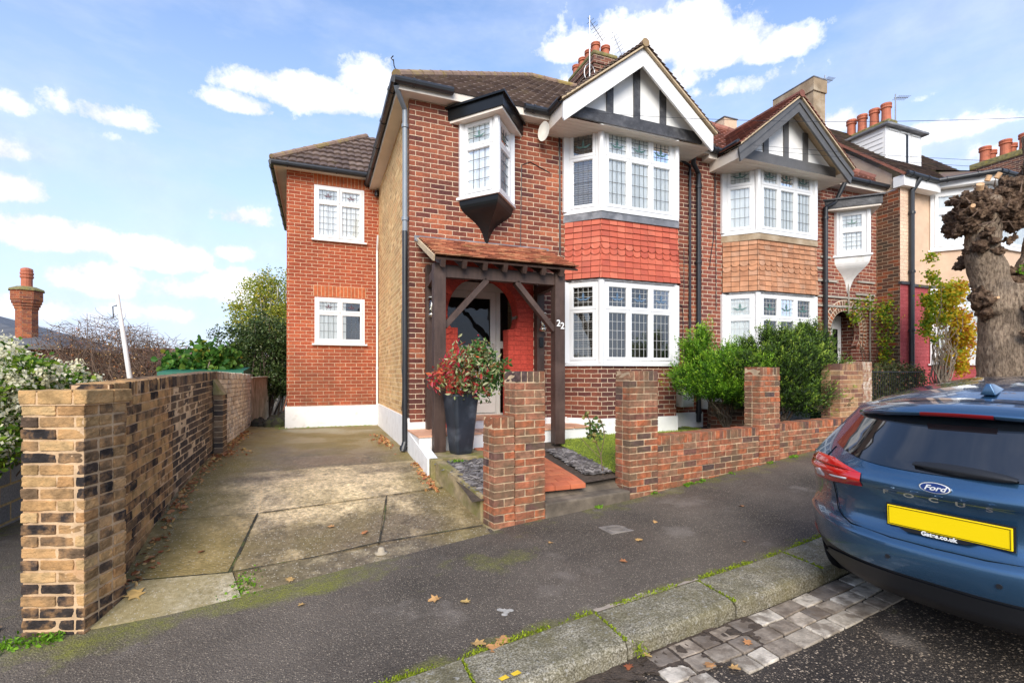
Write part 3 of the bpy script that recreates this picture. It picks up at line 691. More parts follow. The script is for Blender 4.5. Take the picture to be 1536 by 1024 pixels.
# bays ---------------------------------------------------------------
def bay(parent,xa,xb,yb,tilem,brickm,inner1,inner0,mirror=False,g2=None,basez=-1.2,motif1='motif_green',motif0='motif_blue',leadband='lead_sheet',dr=.33):
    """canted two-storey bay; xa,xb corners of its front face, yb its plane, splays run back to the wall"""
    d=FY-yb
    A=(xa-d,FY); B=(xa,yb); C=(xb,yb); E=(xb+dr,FY); path=[A,B,C,E]
    def wall_strip(z0,z1,m,name,o=0,mats=None):
        mb=MB()
        for p,q in zip(path,path[1:]):
            mb.quad((*p,z0),(*q,z0),(*q,z1),(*p,z1))
        return put(mb,name,m,parent)
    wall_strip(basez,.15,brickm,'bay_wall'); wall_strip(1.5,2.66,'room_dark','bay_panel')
    def ringpoly(o):   # outline pushed outward by o
        k=o*math.tan(PI/8)
        return [(A[0]-o*.7071-.0,FY-.0-o*.0),(B[0]-k,yb-o),(C[0]+k,yb-o),(E[0]+o*.7071,FY)]
    mb=MB(); pl=[(A[0]-.04,FY-.001),(B[0]-.0125,yb-.03),(C[0]+.0125,yb-.03),(E[0]+.04,FY-.001)]; mb.prism(pl,basez,-.73); put(mb,'bay_plinth','white_render',parent)
    mb=MB(); mb.prism(ringpoly(.05),2.50,2.60); mb.prism(ringpoly(.03),2.60,2.655); put(mb,'lead_band',leadband,parent)
    # hung tiles
    mb=MB(); rows=10; rh=.0965; z0=1.545
    for k,(p,q) in enumerate(zip(path,path[1:])):
        F=frame((p[0],p[1],0),(q[0]-p[0],q[1]-p[1])); L=(Vector(q)-Vector(p)).length
        for i in range(rows):
            fl=.035*(1-i/rows)**2   # the tiles kick outward at the foot
            ex=(.018+fl)*math.tan(PI/8)+.006
            l0=-ex if k>0 else 0; l1=L+(ex if k<2 else 0)
            plain_tiles(mb,F[0]+Vector((0,0,z0+i*rh))+F[3]*(fl+.004),F[1],F[2],F[3],1,rh,.15,.012,lambda s:(l0-(.075 if False else 0),l1),lift=.022,jit=.003,scal=(0,) if i in(4,5) else (),gapw=.0035) if i%2==0 else plain_tiles(mb,F[0]+Vector((0,0,z0+i*rh))+F[3]*(fl+.004)-F[1]*.075,F[1],F[2],F[3],1,rh,.15,.012,lambda s:(l0+.075,l1+.075),lift=.022,jit=.003,scal=(0,) if i in(4,5) else (),gapw=.0035)
    put(mb,'hung_tiles',tilem,parent)
    # windows
    for (z,h,inn,th,mo,cm,gr) in ((2.67,1.34,inner1,.42,motif1,'lead_came',(4,4)),(.17,1.34,inner0,.42,motif0,'came_bright',(4,5))):
        for k,(p,q) in enumerate(zip(path,path[1:])):
            L=(Vector(q)-Vector(p)).length; m0=.045; F=frame((p[0],p[1],z),(q[0]-p[0],q[1]-p[1])); F=off(F,m0,0,.0)
            inn_=inn if isinstance(inn,str) else inn[k]
            window(parent,F,L-2*m0,h,(1,3,1)[k],th,inn_,mo,gr,sill=False,came=cm,tgrid=(4,4))
        mb=MB(); mb.prism(ringpoly(.045),z-.045,z-.002)
        for (x,y) in (B,C): mb.lathe((x,y,z),[(.052,0),(.052,h)],8)
        for (x,y) in (A,E): mb.box(x-.05,x+.05,y-.05,y+.02,z,z+h)
        mb.prism(ringpoly(.012),z+h+.001,z+h+.03); put(mb,'bay_frame','white_plastic',parent)
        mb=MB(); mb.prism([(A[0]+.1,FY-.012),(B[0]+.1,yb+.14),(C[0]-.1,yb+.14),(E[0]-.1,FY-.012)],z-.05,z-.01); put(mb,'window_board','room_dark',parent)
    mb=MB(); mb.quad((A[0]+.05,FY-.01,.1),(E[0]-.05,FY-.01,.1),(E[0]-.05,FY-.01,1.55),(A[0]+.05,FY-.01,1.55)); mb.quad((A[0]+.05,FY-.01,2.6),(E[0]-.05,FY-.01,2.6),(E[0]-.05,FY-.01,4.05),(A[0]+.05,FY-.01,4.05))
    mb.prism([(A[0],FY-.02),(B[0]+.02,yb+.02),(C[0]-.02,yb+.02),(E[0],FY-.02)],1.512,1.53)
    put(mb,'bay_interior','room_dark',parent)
bay(house,4.27,5.77,6.90,'hung_tile_red','brick_red',('blind','net','net'),('blind','dark','blind_half'),basez=-1.25)
def gable(parent,cx,hw,yb,zap,zft,panel_y,boardm,boardw,timberm,tilem,backfn,beamz,flare=0,stud=(-.5,0.02,.55),tiles='plain',name='gable'):
    """front gable: roof slopes, bargeboards, framed panel"""
    sl=(zap-zft)/hw; ang=math.atan(sl); L=math.hypot(hw,zap-zft)
    mb=MB(); yf=yb-.06
    for sg in (-1,1):
        O=Vector((cx+sg*(hw+.06),yf,zft-.06*sl+.06)) ; S=Vector((-sg*math.cos(ang),0,math.sin(ang))); U=Vector((0,1,0)); Nn=Vector((sg*math.sin(ang),0,math.cos(ang)))
        rows=int((L+.07)/.1)+1; rh=(L+.075)/rows
        lim=lambda s:(0,backfn((L-s)*math.cos(ang))-yf)
        plain_tiles(mb,O,U,S,Nn,rows,rh,.165,.012,lim,lift=.026,jit=.004,gapw=.0025)
    put(mb,'gable_tiles',tilem,parent)
    mb=MB()
    for sg in (-1,1):
        a=Vector((cx+sg*(hw+.05),0,zft+.035)); b=Vector((cx,0,zap+.035))
        n=14; yb2=backfn(0)
        for k in range(n):
            p=a+(b-a)*(k/n); q=a+(b-a)*((k+1)/n); y1=backfn(abs(p.x-cx)); y2=backfn(abs(q.x-cx))
            mb.quad((p.x,yf+.01,p.z),(q.x,yf+.01,q.z),(q.x,y2,q.z),(p.x,y1,p.z))
            mb.quad((p.x,yf+.01,p.z-.03),(q.x,yf+.01,q.z-.03),(q.x,y2,q.z-.03),(p.x,y1,p.z-.03))
            mb.quad((p.x,yf+.01,p.z-.03),(q.x,yf+.01,q.z-.03),(q.x,yf+.01,q.z),(p.x,yf+.01,p.z))
    put(mb,'gable_roof_deck','render_beige',parent)
    mb=MB(); ridge(mb,(cx,yf-.01,zap+.055),(cx,backfn(0)+.05,zap+.055),.065); put(mb,'ridge_tiles','ridge_tile' if tiles=='plain' else 'roof_tile_clay',parent)
    # bargeboards
    mb=MB(); w=boardw/math.cos(ang)
    for sg in (-1,1):
        xo=cx+sg*hw; zo=zft
        poly=[(xo,yb,zo),(cx,yb,zap),(cx,yb,zap-w),(xo-sg*.02,yb,zo-w*.98),(xo,yb,zo-w*.86)] if not flare else [(xo+sg*.05,yb,zo-.06),(cx+sg*hw*.75,yb,zft+(zap-zft)*.22),(cx,yb,zap),(cx,yb,zap-w),(cx+sg*hw*.75,yb,zft+(zap-zft)*.22-w*.95),(xo+sg*.0,yb,zo-.06-w*.8)]
        mb.ext(poly,(0,.035,0))
    o=put(mb,'bargeboard',boardm,parent)
    if flare:
        mb=MB(); w2=w*.35
        for sg in (-1,1):
            xo=cx+sg*hw; mb.ext([(xo+sg*.07,yb-.02,zft-.05),(cx+sg*hw*.75,yb-.02,zft+(zap-zft)*.22+.03),(cx,yb-.02,zap+.03),(cx,yb-.02,zap-w2),(cx+sg*hw*.75,yb-.02,zft+(zap-zft)*.22-w2),(xo+sg*.05,yb-.02,zft-.05-w2)],(0,.018,0))
        put(mb,'bargeboard_moulding','grey_timber',parent)
    # panel, beam and studs
    py=panel_y; bz0,bz1=beamz; hwp=hw-.02
    mb=MB(); mb.quad((cx-hwp,py,bz0),(cx+hwp,py,bz0),(cx+hwp,py,zft+.02),(cx,py,zap-.02),(cx-hwp,py,zft+.02)); put(mb,'gable_panel','gable_panel',parent)
    mb=MB(); mb.box(cx-hwp+.05,cx+hwp-.05,py-.035,py-.002,bz0,bz1)
    for s in stud:
        x=cx+s; top=zap-abs(s)*sl-.03; mb.box(x-.062,x+.062,py-.028,py-.002,bz1-.005,top)
    put(mb,'timber_framing',timberm,parent)
    mb=MB(); mb.quad((cx-hw,yb+.036,zft-w*.72),(cx+hw,yb+.036,zft-w*.72),(cx+hw,FY,zft-w*.72),(cx-hw,FY,zft-w*.72))
    for k in range(1,7):
        y=yb+.04+k*(FY-yb-.05)/7; mb.box(cx-hw+.02,cx+hw-.02,y-.003,y+.003,zft-w*.72-.004,zft-w*.72+.001)
    mb.box(cx-hw,cx-hw+.02,yb+.036,FY+.1,zft-w*.72-.002,zft); mb.box(cx+hw-.02,cx+hw,yb+.036,FY+.1,zft-w*.72-.002,zft)
    put(mb,'gable_soffit','soffit_board',parent)
PITCH=.78; E0=4.17; OV=.22   # main roof pitch, height at the gutter, overhang
roofz=lambda y:E0+(y-(FY-OV))*PITCH
def backy(zap,sl): return lambda dx: FY-OV+(zap-sl*dx+.05-E0)/PITCH+.03
gable(house,4.904,1.45,6.65,5.26,4.11,6.87,'white_paint',.225,'black_timber','roof_tile_brown',backy(5.26,.793),(4.03,4.215))
# main roof, hipped to the left
ex=HX-OV; ey=FY-OV; ax,ay=4.77,10.84; H_=3.71
n_f=Vector((0,-math.sin(math.atan(PITCH)),math.cos(math.atan(PITCH)))); s_f=Vector((0,math.cos(math.atan(PITCH)),math.sin(math.atan(PITCH))))
SL=H_/math.cos(math.atan(PITCH)); ca=math.cos(math.atan(PITCH))
mb=MB(); wave_tiles(mb,Vector((ex,ey,E0)),Vector((1,0,0)),s_f,n_f,16,SL/16,lambda s:(s*ca,PX-ex+.1))
wave_tiles(mb,Vector((ex,14.9,E0)),Vector((0,-1,0)),Vector((s_f.y,0,s_f.z)),Vector((n_f.y,0,n_f.z)),16,SL/16,lambda s:(0,14.9-ey-s*ca))
put(mb,'main_roof','roof_tile_brown',house)
mb=MB(); ridge(mb,(ex,ey,E0+.05),(ax,ay,roofz(ay)+.04),.08); ridge(mb,(ax,ay,roofz(ay)+.04),(PX,ay,roofz(ay)+.04),.08); put(mb,'hip_and_ridge_tiles','ridge_tile',house)
mb=MB(); mb.tube([(ex+.03,ey+.02,E0+.05),(ex-.04,ey-.04,E0+.16),(ex-.05,ey-.05,E0+.24)],.008,6); mb.tube([(ex-.05,ey-.05,E0+.22),(ex-.08,ey-.03,E0+.26),(ex-.05,ey-.05,E0+.29)],.008,6); put(mb,'hip_iron','iron_rail',house)
# eaves: soffit, fascia, gutters
mb=MB(); mb.box(ex+.03,3.45,ey+.04,FY+.02,EZ-.02,EZ); mb.box(ex+.03,HX+.02,ey+.04,14.8,EZ-.019,EZ-.001); mb.box(6.36,PX,ey+.04,FY+.02,EZ-.02,EZ)
mb.box(ex+.02,3.45,ey+.02,ey+.04,EZ-.03,EZ+.1); mb.box(ex+.02,ex+.04,ey+.041,14.8,EZ-.03,EZ+.1); mb.box(6.36,PX,ey+.02,ey+.04,EZ-.03,EZ+.1)
puts(mb,'soffit','soffit_board',house)
mb=MB(); gutter(mb,(ex-.03,ey-.03,EZ+.075),(1.86,ey-.03,EZ+.075)); gutter(mb,(3.0,ey-.03,EZ+.07),(3.5,ey-.03,EZ+.07)); gutter(mb,(ex-.03,ey-.03,EZ+.075),(ex-.03,14.8,EZ+.075)); gutter(mb,(6.4,ey-.03,EZ+.05),(PX+.02,ey-.03,EZ+.05)); mb.tube([(3.42,ey-.05,EZ+.07),(3.42,6.7,EZ+.07)],.05,10)
puts(mb,'gutter','black_plastic',house)
pipe(house,[(ex+.0,ey+.02,EZ+.02),(ex+.02,ey+.06,EZ-.02),(HX-.06,FY+.03,EZ-.2),(HX-.06,FY+.03,2.1)],.038,'grey_pipe')
pipe(house,[(HX-.06,FY+.03,2.1),(HX-.06,FY+.03,-1.0),(HX-.1,FY+.0,-1.14)],.042,'black_plastic')
pipe(house,[(HX-.05,11.2,4.02),(HX-.05,11.2,3.9)],.04,'black_plastic')
pipe(house,[(HX-.04,11.05,3.0),(HX-.04,11.12,2.85),(HX-.04,11.2,2.7),(HX-.04,11.2,.3),(HX-.04,11.2,-1.1)],.022,'white_plastic','waste_pipe')
pipe(house,[(6.36,ey,4.03),(6.42,FY-.12,3.86),(6.6,FY-.06,3.7),(6.6,FY-.06,-.9)],.045,'black_plastic')
pipe(house,[(6.2,FY-.03,3.93),(6.42,FY-.03,3.85),(6.42,FY-.03,3.7),(6.42,FY-.03,-.3)],.024,'black_plastic','waste_pipe')
mb=MB(); mb.tube([(3.72,FY-.01,4.0),(3.73,FY-.01,3.2),(3.73,FY-.01,2.0)],.008,6); mb.tube([(3.74,FY-.01,4.0),(3.75,FY-.01,1.95)],.006,6)
mb.tube([(3.55,FY-.008,3.3),(3.2,FY-.008,3.42),(3.05,FY-.008,3.35),(3.03,FY-.008,2.0)],.006,6); mb.tube([(6.0,FY-.01,1.3),(6.25,FY-.01,1.25),(6.28,FY-.01,1.1),(6.28,FY-.01,-.3)],.007,6); mb.tube([(6.3,FY-.01,2.3),(6.3,FY-.01,1.35)],.006,6)
mb.tube([(HX-.01,8.0,1.0),(HX-.01,8.05,.2),(HX-.01,7.85,-.2),(HX-.01,8.0,-.6)],.005,6)
puts(mb,'wall_cable','black_plastic',house,tol=.001)
# oriel window over the porch
def oriel(parent,xc,hw,dep,z0,z1,canm,corbm,capz,inner,tipz,canhw=.62,cdep=.78,mot='motif_green'):
    A=(xc-hw,FY);B=(xc,FY-dep);C=(xc+hw,FY); L=math.hypot(hw,dep)
    for p,q in ((A,B),(B,C)):
        F=frame((p[0],p[1],z0),(q[0]-p[0],q[1]-p[1])); window(parent,off(F,.035),L-.07,z1-z0,1,.36,inner,mot,(4,4),sill=False)
    mb=MB(); mb.lathe((B[0],B[1]+.02,z0),[(.05,0),(.05,z1-z0)],8); mb.box(A[0]-.03,A[0]+.05,FY-.06,FY,z0,z1); mb.box(C[0]-.05,C[0]+.03,FY-.06,FY,z0,z1)
    mb.prism([(A[0]-.07,FY-.001),(B[0],B[1]-.08),(C[0]+.07,FY-.001)],z0-.04,z0-.001); put(mb,'oriel_frame','white_plastic',parent)
    mb=MB(); mb.prism([(xc-canhw,FY-.001),(xc,FY-cdep),(xc+canhw,FY-.001)],capz-.165,capz); mb.prism([(xc-canhw-.05,FY-.001),(xc,FY-cdep-.06),(xc+canhw+.05,FY-.001)],capz-.001,capz+.03); put(mb,'oriel_canopy',canm,parent)
    mb=MB(); mb.prism([(xc-canhw+.03,FY-.002),(xc,FY-cdep+.03),(xc+canhw-.03,FY-.002)],capz-.205,capz-.166); put(mb,'canopy_soffit','soffit_board',parent)
    mb=MB(); n=16; prev=None
    for k in range(n+1):
        t=k/n; e=max(.03,(1-t)**1.0*(.5+.5*math.cos(PI*t))**.45 if t<1 else 0.03); e=max(.045,1-math.sin(t*PI/2)**1.25) if t>.0 else 1
        e=[1,1,.985,.95,.885,.79,.67,.55,.44,.345,.27,.215,.17,.135,.105,.08,.055][k]
        z=z0-.041-t*(z0-.04-tipz); cur=[(xc-(hw+.02)*e,FY-.001,z),(xc,FY-(dep+.03)*e,z),(xc+(hw+.02)*e,FY-.001,z)]
        if prev: mb.quad(prev[0],cur[0],cur[1],prev[1]); mb.quad(prev[1],cur[1],cur[2],prev[2])
        prev=cur
    put(mb,'oriel_corbel',corbm,parent)
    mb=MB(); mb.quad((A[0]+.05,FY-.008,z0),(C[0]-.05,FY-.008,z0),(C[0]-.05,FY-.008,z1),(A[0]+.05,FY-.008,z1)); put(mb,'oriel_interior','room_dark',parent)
oriel(house,2.46,.42,.50,2.68,3.83,'black_gloss','black_gloss',4.0,'net',2.03,cdep=.74)
# porch -------------------------------------------------------------
mb=MB(); lx,rx=1.485,3.235; pf=6.40
mb.box(lx-.075,rx+.09,pf-.05,pf+.05,1.265,1.43)      # front beam
mb.bar((lx-.02,pf+.05,1.33),(lx-.02+.1,FY-.02,1.33),.1,.13); mb.bar((rx+.02,pf+.05,1.33),(rx+.1,FY-.02,1.33),.1,.13)
porch=put(mb,'porch','brown_timber',house,bevel=.004)
for x in (lx,rx):
    p=MB(); zb1=-1.03 if x<2 else -1.01; p.box(x-.078,x+.078,pf-.078,pf+.078,zb1,1.264 if False else 1.44); put(p,'post','brown_timber',porch,bevel=.006)
for xa_,xb_ in ((1.49,1.63),(3.27,3.40)):
    p=MB(); p.box(xa_,xb_,FY-.13,FY-.004,-.82,1.6); put(p,'wall_post','brown_timber',porch,bevel=.005)
for x,sg in ((lx,1),(rx,-1)):
    p=MB(); a=Vector((x+sg*.07,pf,.62)); b=Vector((x+sg*.66,pf,1.27)); p.bar(a,b,.075,.1,(0,1,0)); put(p,'brace','brown_timber',porch,bevel=.004)
p=MB(); sl=(1.94-1.44)/(FY-6.2); 
for k in range(7):
    x=1.5+k*.285; p.bar((x,6.21,1.415),(x,FY-.01,1.415+sl*(FY-6.21)),.06,.10)
put(p,'rafters','brown_timber',porch)
p=MB(); an=math.atan(sl); Ls=(FY-6.18)/math.cos(an); O=Vector((1.385,6.18,1.475)); S=Vector((0,math.cos(an),math.sin(an))); Nn=Vector((0,-math.sin(an),math.cos(an)))
plain_tiles(p,O,Vector((1,0,0)),S,Nn,12,Ls/12,.165,.013,lambda s:(0,2.07),lift=.046,jit=.005,gapw=.003)
put(p,'porch_roof_tiles','porch_tile',porch)
p=MB(); P=lambda u,v,w:O+Vector((1,0,0))*u+S*v+Nn*w
p.hexa([P(0,0.02,-.025),P(2.07,.02,-.025),P(2.07,Ls,-.025),P(0,Ls,-.025),P(0,.02,-.002),P(2.07,.02,-.002),P(2.07,Ls,-.002),P(0,Ls,-.002)]); put(p,'roof_boards','brown_timber',porch)
p=MB(); p.bar(P(-.012,0,-.01),P(-.012,Ls,-.01),.022,.075,tuple(Nn)); put(p,'verge_board','render_beige',porch)
p=MB(); p.fbox(frame((1.33,FY-.002,1.96),(1,0)),0,2.2,0,.085,-.001,.012); p.hexa([(1.33,FY-.12,1.93),(3.53,FY-.12,1.93),(3.53,FY-.002,2.0),(1.33,FY-.002,2.0),(1.33,FY-.12,1.945),(3.53,FY-.12,1.945),(3.53,FY-.002,2.015),(1.33,FY-.002,2.015)]); put(p,'lead_flashing','lead_sheet',porch)
for q,(dx_,dz_) in enumerate(((-.032,.015),(.03,-.02))): text_mesh('2',.13,.004,porch,'house_number','number_paint',Matrix.Translation(Vector((rx+dx_,pf-.084,.70+dz_))-worg(porch))@Matrix.Rotation(PI/2,4,'X'),bold=.002)
# side extension -------------------------------------------------------
EX,EY=-.60,11.27
mb=MB(); 
def holed(mb,x0,x1,z0,z1,y,holes):
    xs=sorted({x0,x1,*[h[0] for h in holes],*[h[1] for h in holes]}); zs=sorted({z0,z1,*[h[2] for h in holes],*[h[3] for h in holes]})
    for a,b in zip(xs,xs[1:]):
        for c,d in zip(zs,zs[1:]):
            if not any(h[0]<=(a+b)/2<=h[1] and h[2]<=(c+d)/2<=h[3] for h in holes): mb.quad((a,y,c),(b,y,c),(b,y,d),(a,y,d))
holed(mb,EX,HX,-1.25,4.4,EY,[(-.06,.94,2.87,4.0),(-.05,.95,.65,1.61)]); mb.quad((EX,EY,-1.25),(EX,16,-1.25),(EX,16,4.4),(EX,EY,4.4)); mb.quad((EX,16,-1.25),(HX,16,-1.25),(HX,16,4.4),(EX,16,4.4))
ew=put(mb,'extension_wall','brick_orange',house)
F=frame((0,EY,0),(1,0)); mb=MB(); soldier(mb,F,-.08,.98,4.035,.22); soldier(mb,F,-.08,.98,1.65,.22)
sm=MB(); sm.fbox(F,-.085,.985,4.03,4.26,-.01,.0015); sm.fbox(F,-.085,.985,1.645,1.875,-.01,.0015); puts(sm,'soldier_mortar','mortar',ew)
gen('brick_soldier',None,.88,.3,18,.6,120,.004,rnd=[(0,(.40,.10,.035)),(1,(.5,.13,.045))]); puts(mb,'soldier_course','brick_soldier',ew)
mb=MB(); mb.box(EX-.03,HX-.031,EY-.03,EY,-1.4,-.69); mb.box(EX-.03,EX,EY+.001,16,-1.4,-.69); put(mb,'extension_plinth','white_render',house)
window(house,frame((-.07,EY-.012,2.855),(1,0)),1.02,1.15,2,.31,'net','motif_plum',(4,5),tgrid=(5,2),came='lead_came')
window(house,frame((-.06,EY-.012,.64),(1,0)),1.02,.98,2,.28,'net_split','motif_plum',(4,3),tgrid=(5,2),came='lead_came')
ang=math.atan(.84); ca2=math.cos(ang); s2=Vector((0,math.cos(ang),math.sin(ang))); n2=Vector((0,-math.sin(ang),math.cos(ang)))
ox,oy,oz=EX-.25,EY-.25,4.29
mb=MB(); wave_tiles(mb,Vector((ox,oy,oz)),Vector((1,0,0)),s2,n2,9,.3,lambda s:(s*ca2,max(s*ca2,2.9)),.026,.15)
wave_tiles(mb,Vector((ox,16.2,oz)),Vector((0,-1,0)),Vector((s2.y,0,s2.z)),Vector((n2.y,0,n2.z)),9,.3,lambda s:(0,max(0,16.2-oy-s*ca2)),.026,.15)
put(mb,'extension_roof','roof_tile_brown',house)
mb=MB(); k=2.0; ridge(mb,(ox,oy,oz+.05),(ox+k,oy+k,oz+k*.84+.04),.08); put(mb,'extension_hip_tiles','ridge_tile',house)
mb=MB(); mb.box(ox+.03,HX,oy+.05,EY,4.24,4.26); mb.box(ox+.03,EX,oy+.05,16,4.239,4.259); mb.box(ox+.02,HX-.2,oy+.03,oy+.05,4.2,4.34); mb.box(ox+.02,ox+.04,oy+.051,16,4.2,4.34); put(mb,'extension_soffit','soffit_board',house)
mb=MB(); gutter(mb,(ox-.02,oy-.02,oz-.03),(HX-.25,oy-.02,oz-.03)); gutter(mb,(ox-.02,oy-.02,oz-.03),(ox-.02,16,oz-.03)); put(mb,'extension_gutter','black_plastic',house)
# chimney
def stack(parent,x0,x1,y0,y1,z0,z1,m,cap=.12,pots=(),potr=.1,poth=.3,corb=True,capm='moss_cap'):
    mb=MB(); mb.box(x0,x1,y0,y1,z0,z1)
    if corb:
        for k,o in enumerate((.03,.06,.03)): mb.box(x0-o,x1+o,y0-o,y1+o,z1-.34+k*.11,z1-.34+(k+1)*.11-.002)
    ch=put(mb,'chimney',m,parent)
    mb=MB(); mb.box(x0-.04,x1+.04,y0-.04,y1+.04,z1+.001,z1+cap); o=put(mb,'chimney_cap',capm,ch,bevel=.03)
    for x,y in pots: chimney_pot(ch,x,y,z1+cap-.02,potr,poth)
    return ch
stack(house,6.37,7.0,10.62,11.9,6.6,7.9,'brick_chimney',.1,[(6.52,10.8),(6.82,10.82),(6.52,11.12),(6.52,11.45),(6.52,11.78)],.11,.32)
gen('pale_mortar',(.7,.56,.42),.9,.15,9,.4,60,.004)
# ============================================================ the attached neighbour
nb=empty('semi_detached_house',(9.2,FY,-1.1),'attached brick house with dark grey timber gable, orange hung tiles and white corbel','house')
NXE=11.7
mb=MB(); ax0,ax1=10.06,11.30; 
mb.quad((PX,FY,-1.3),(ax0,FY,-1.3),(ax0,FY,EZ+.3),(PX,FY,EZ+.3)); mb.quad((ax1,FY,-1.3),(NXE,FY,-1.3),(NXE,FY,EZ+.3),(ax1,FY,EZ+.3)); mb.quad((ax0,FY,1.6),(ax1,FY,1.6),(ax1,FY,EZ+.3),(ax0,FY,EZ+.3))
acx,acz,ar=10.68,.90,.46
def span2(x):
    dx=abs(x-acx)
    if dx>=ar: return None
    h=math.sqrt(ar*ar-dx*dx); return (-1.3 if dx<.36 else max(.55,acz-h),acz+h)
xs=sorted(set([ax0,ax1,acx-.3601,acx-.3599,acx+.3599,acx+.3601]+[acx+ar*math.sin(PI/2*k/12) for k in range(-12,13)]))
for a,b in zip(xs,xs[1:]):
    m_=(a+b)/2; s_=span2(m_)
    if not s_: mb.quad((a,FY,-1.3),(b,FY,-1.3),(b,FY,1.6),(a,FY,1.6)); continue
    ta=(span2(a) or (0,acz))[1]; tb=(span2(b) or (0,acz))[1]; la=(span2(a) or (acz,0))[0]; lb=(span2(b) or (acz,0))[0]
    mb.quad((a,FY,ta),(b,FY,tb),(b,FY,1.6),(a,FY,1.6)); mb.quad((a,FY,ta),(b,FY,tb),(b,FY+.12,tb),(a,FY+.12,ta))
    if abs(m_-acx)>.36: mb.quad((a,FY,-1.3),(b,FY,-1.3),(b,FY,max(.55,lb)),(a,FY,max(.55,la))); mb.quad((a,FY,la),(b,FY,lb),(b,FY+.12,lb),(a,FY+.12,la))
for sg in (-1,1): x=acx+sg*.36; mb.quad((x,FY,-1.3),(x,FY+.12,-1.3),(x,FY+.12,.55),(x,FY,.55))
mb.quad((10.2,FY+.12,-1.3),(10.2,8.1,-1.3),(10.2,8.1,1.6),(10.2,FY+.12,1.6)); mb.quad((11.22,FY+.12,-1.3),(11.22,8.1,-1.3),(11.22,8.1,1.6),(11.22,FY+.12,1.6)); mb.quad((10.2,FY+.12,1.6),(11.22,FY+.12,1.6),(11.22,8.1,1.6),(10.2,8.1,1.6))
put(mb,'front_wall','brick_red_neighbour',nb)
mb=MB()
for ring,(ra,rb) in enumerate(((ar+.012,ar+.10),(ar+.125,ar+.215))):
    n=int(2*PI*ra*.72/.075)
    for k in range(n):
        a0=PI*(-.2)+PI*1.4*k/n; a1=PI*(-.2)+PI*1.4*(k+1)/n-.05
        P=lambda a,rr,y:(acx+rr*math.cos(a),y,acz+rr*math.sin(a)); yy=FY-.012-.004*ring
        mb.hexa([P(a0,ra,yy),P(a1,ra,yy),P(a1,ra,FY+.01),P(a0,ra,FY+.01),P(a0,rb,yy),P(a1,rb,yy),P(a1,rb,FY+.01),P(a0,rb,FY+.01)])
put(mb,'arch_bricks','loose_red_brick',nb)
mb=MB()
for k in range(40):
    a0=PI*(-.2)+PI*1.4*k/40; a1=PI*(-.2)+PI*1.4*(k+1)/40; P=lambda a,rr,y:(acx+rr*math.cos(a),y,acz+rr*math.sin(a))
    mb.quad(P(a0,ar,FY-.006),P(a1,ar,FY-.006),P(a1,ar+.235,FY-.006),P(a0,ar+.235,FY-.006))
put(mb,'arch_mortar','pale_mortar',nb)
F=frame((10.38,7.70,-.75),(1,0)); mb=MB(); mb.fbox(F,0,.70,0,2.05,-.05,0); d2=put(mb,'front_door','white_paint',nb); g=MB(); g.fbox(F,.12,.28,.95,1.75,-.01,.005); g.fbox(F,.42,.58,.95,1.75,-.01,.005); put(g,'door_glass','black_gloss',d2)
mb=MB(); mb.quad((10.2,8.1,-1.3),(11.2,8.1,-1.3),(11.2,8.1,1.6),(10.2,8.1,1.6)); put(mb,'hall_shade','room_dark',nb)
bay(nb,7.66,9.17,6.90,'hung_tile_orange','brick_red_neighbour',('net','net','net'),('net','blind','net_split'),basez=-1.25,leadband='render_brown',motif0='motif_green')
gable(nb,8.33,1.42,6.58,5.12,3.99,6.87,'grey_timber',.2,'grey_timber','roof_tile_clay',backy(5.12,.796),(3.93,4.12),flare=1,stud=(-.52,0.0,.52),tiles='clay')
mb=MB(); ex2=NXE-.42
apx=ex2-3.71
def mirror_tiles():
    wave_tiles(mb,Vector((PX+.1,ey,E0)),Vector((1,0,0)),s_f,n_f,16,SL/16,lambda s:(0,ex2-PX-.1-s*ca))
    wave_tiles(mb,Vector((ex2,ey,E0)),Vector((0,1,0)),Vector((-s_f.y,0,s_f.z)),Vector((-n_f.y,0,n_f.z)),16,SL/16,lambda s:(s*ca,9.0))
mirror_tiles(); put(mb,'main_roof','roof_tile_clay',nb)
mb=MB(); ridge(mb,(ex2,ey,E0+.06),(apx,ay,roofz(ay)+.07),.09); ridge(mb,(PX,ay,roofz(ay)+.07),(apx,ay,roofz(ay)+.07),.09); put(mb,'hip_and_ridge_tiles','roof_tile_clay',nb)
mb=MB(); mb.box(PX,6.93,ey+.04,FY,EZ-.1,EZ); mb.box(9.7,NXE,ey+.04,FY,EZ-.1,EZ-.08); mb.box(9.7,NXE,ey+.02,ey+.04,EZ-.1,EZ+.08); puts(mb,'soffit','soffit_board',nb)
mb=MB(); gutter(mb,(PX+.03,ey-.03,EZ+.03),(6.98,ey-.03,EZ+.03)); gutter(mb,(9.75,ey-.03,EZ+.03),(NXE,ey-.03,EZ+.03)); mb.tube([(6.96,ey-.05,EZ+.02),(6.9,6.62,EZ-.0)],.05,10); puts(mb,'gutter','black_plastic',nb)
pipe(nb,[(10.3,ey-.03,4.0),(10.2,ey+.1,3.62),(9.97,FY-.07,3.5),(9.97,FY-.07,-.9)],.045,'black_plastic')
oriel(nb,10.76,.40,.45,2.52,3.45,'black_timber','white_render',3.66,'net',1.75,canhw=.72,cdep=.72)
mb=MB()
for (a,b,z) in ((9.55,9.97,2.2),(11.05,11.62,2.0),(9.6,10.4,1.95),(11.0,11.62,1.72),(9.6,11.62,1.62),(9.6,11.62,1.42),(9.9,10.2,2.45)): mb.box(a,b,FY-.03,FY-.008,z,z+.045)
mb.box(11.42,11.46,FY-.045,FY-.031,-.6,1.7); mb.box(10.72,10.75,FY-.045,FY-.031,1.3,2.0)
puts(mb,'wall_trellis','trellis_wood',nb,tol=.01)
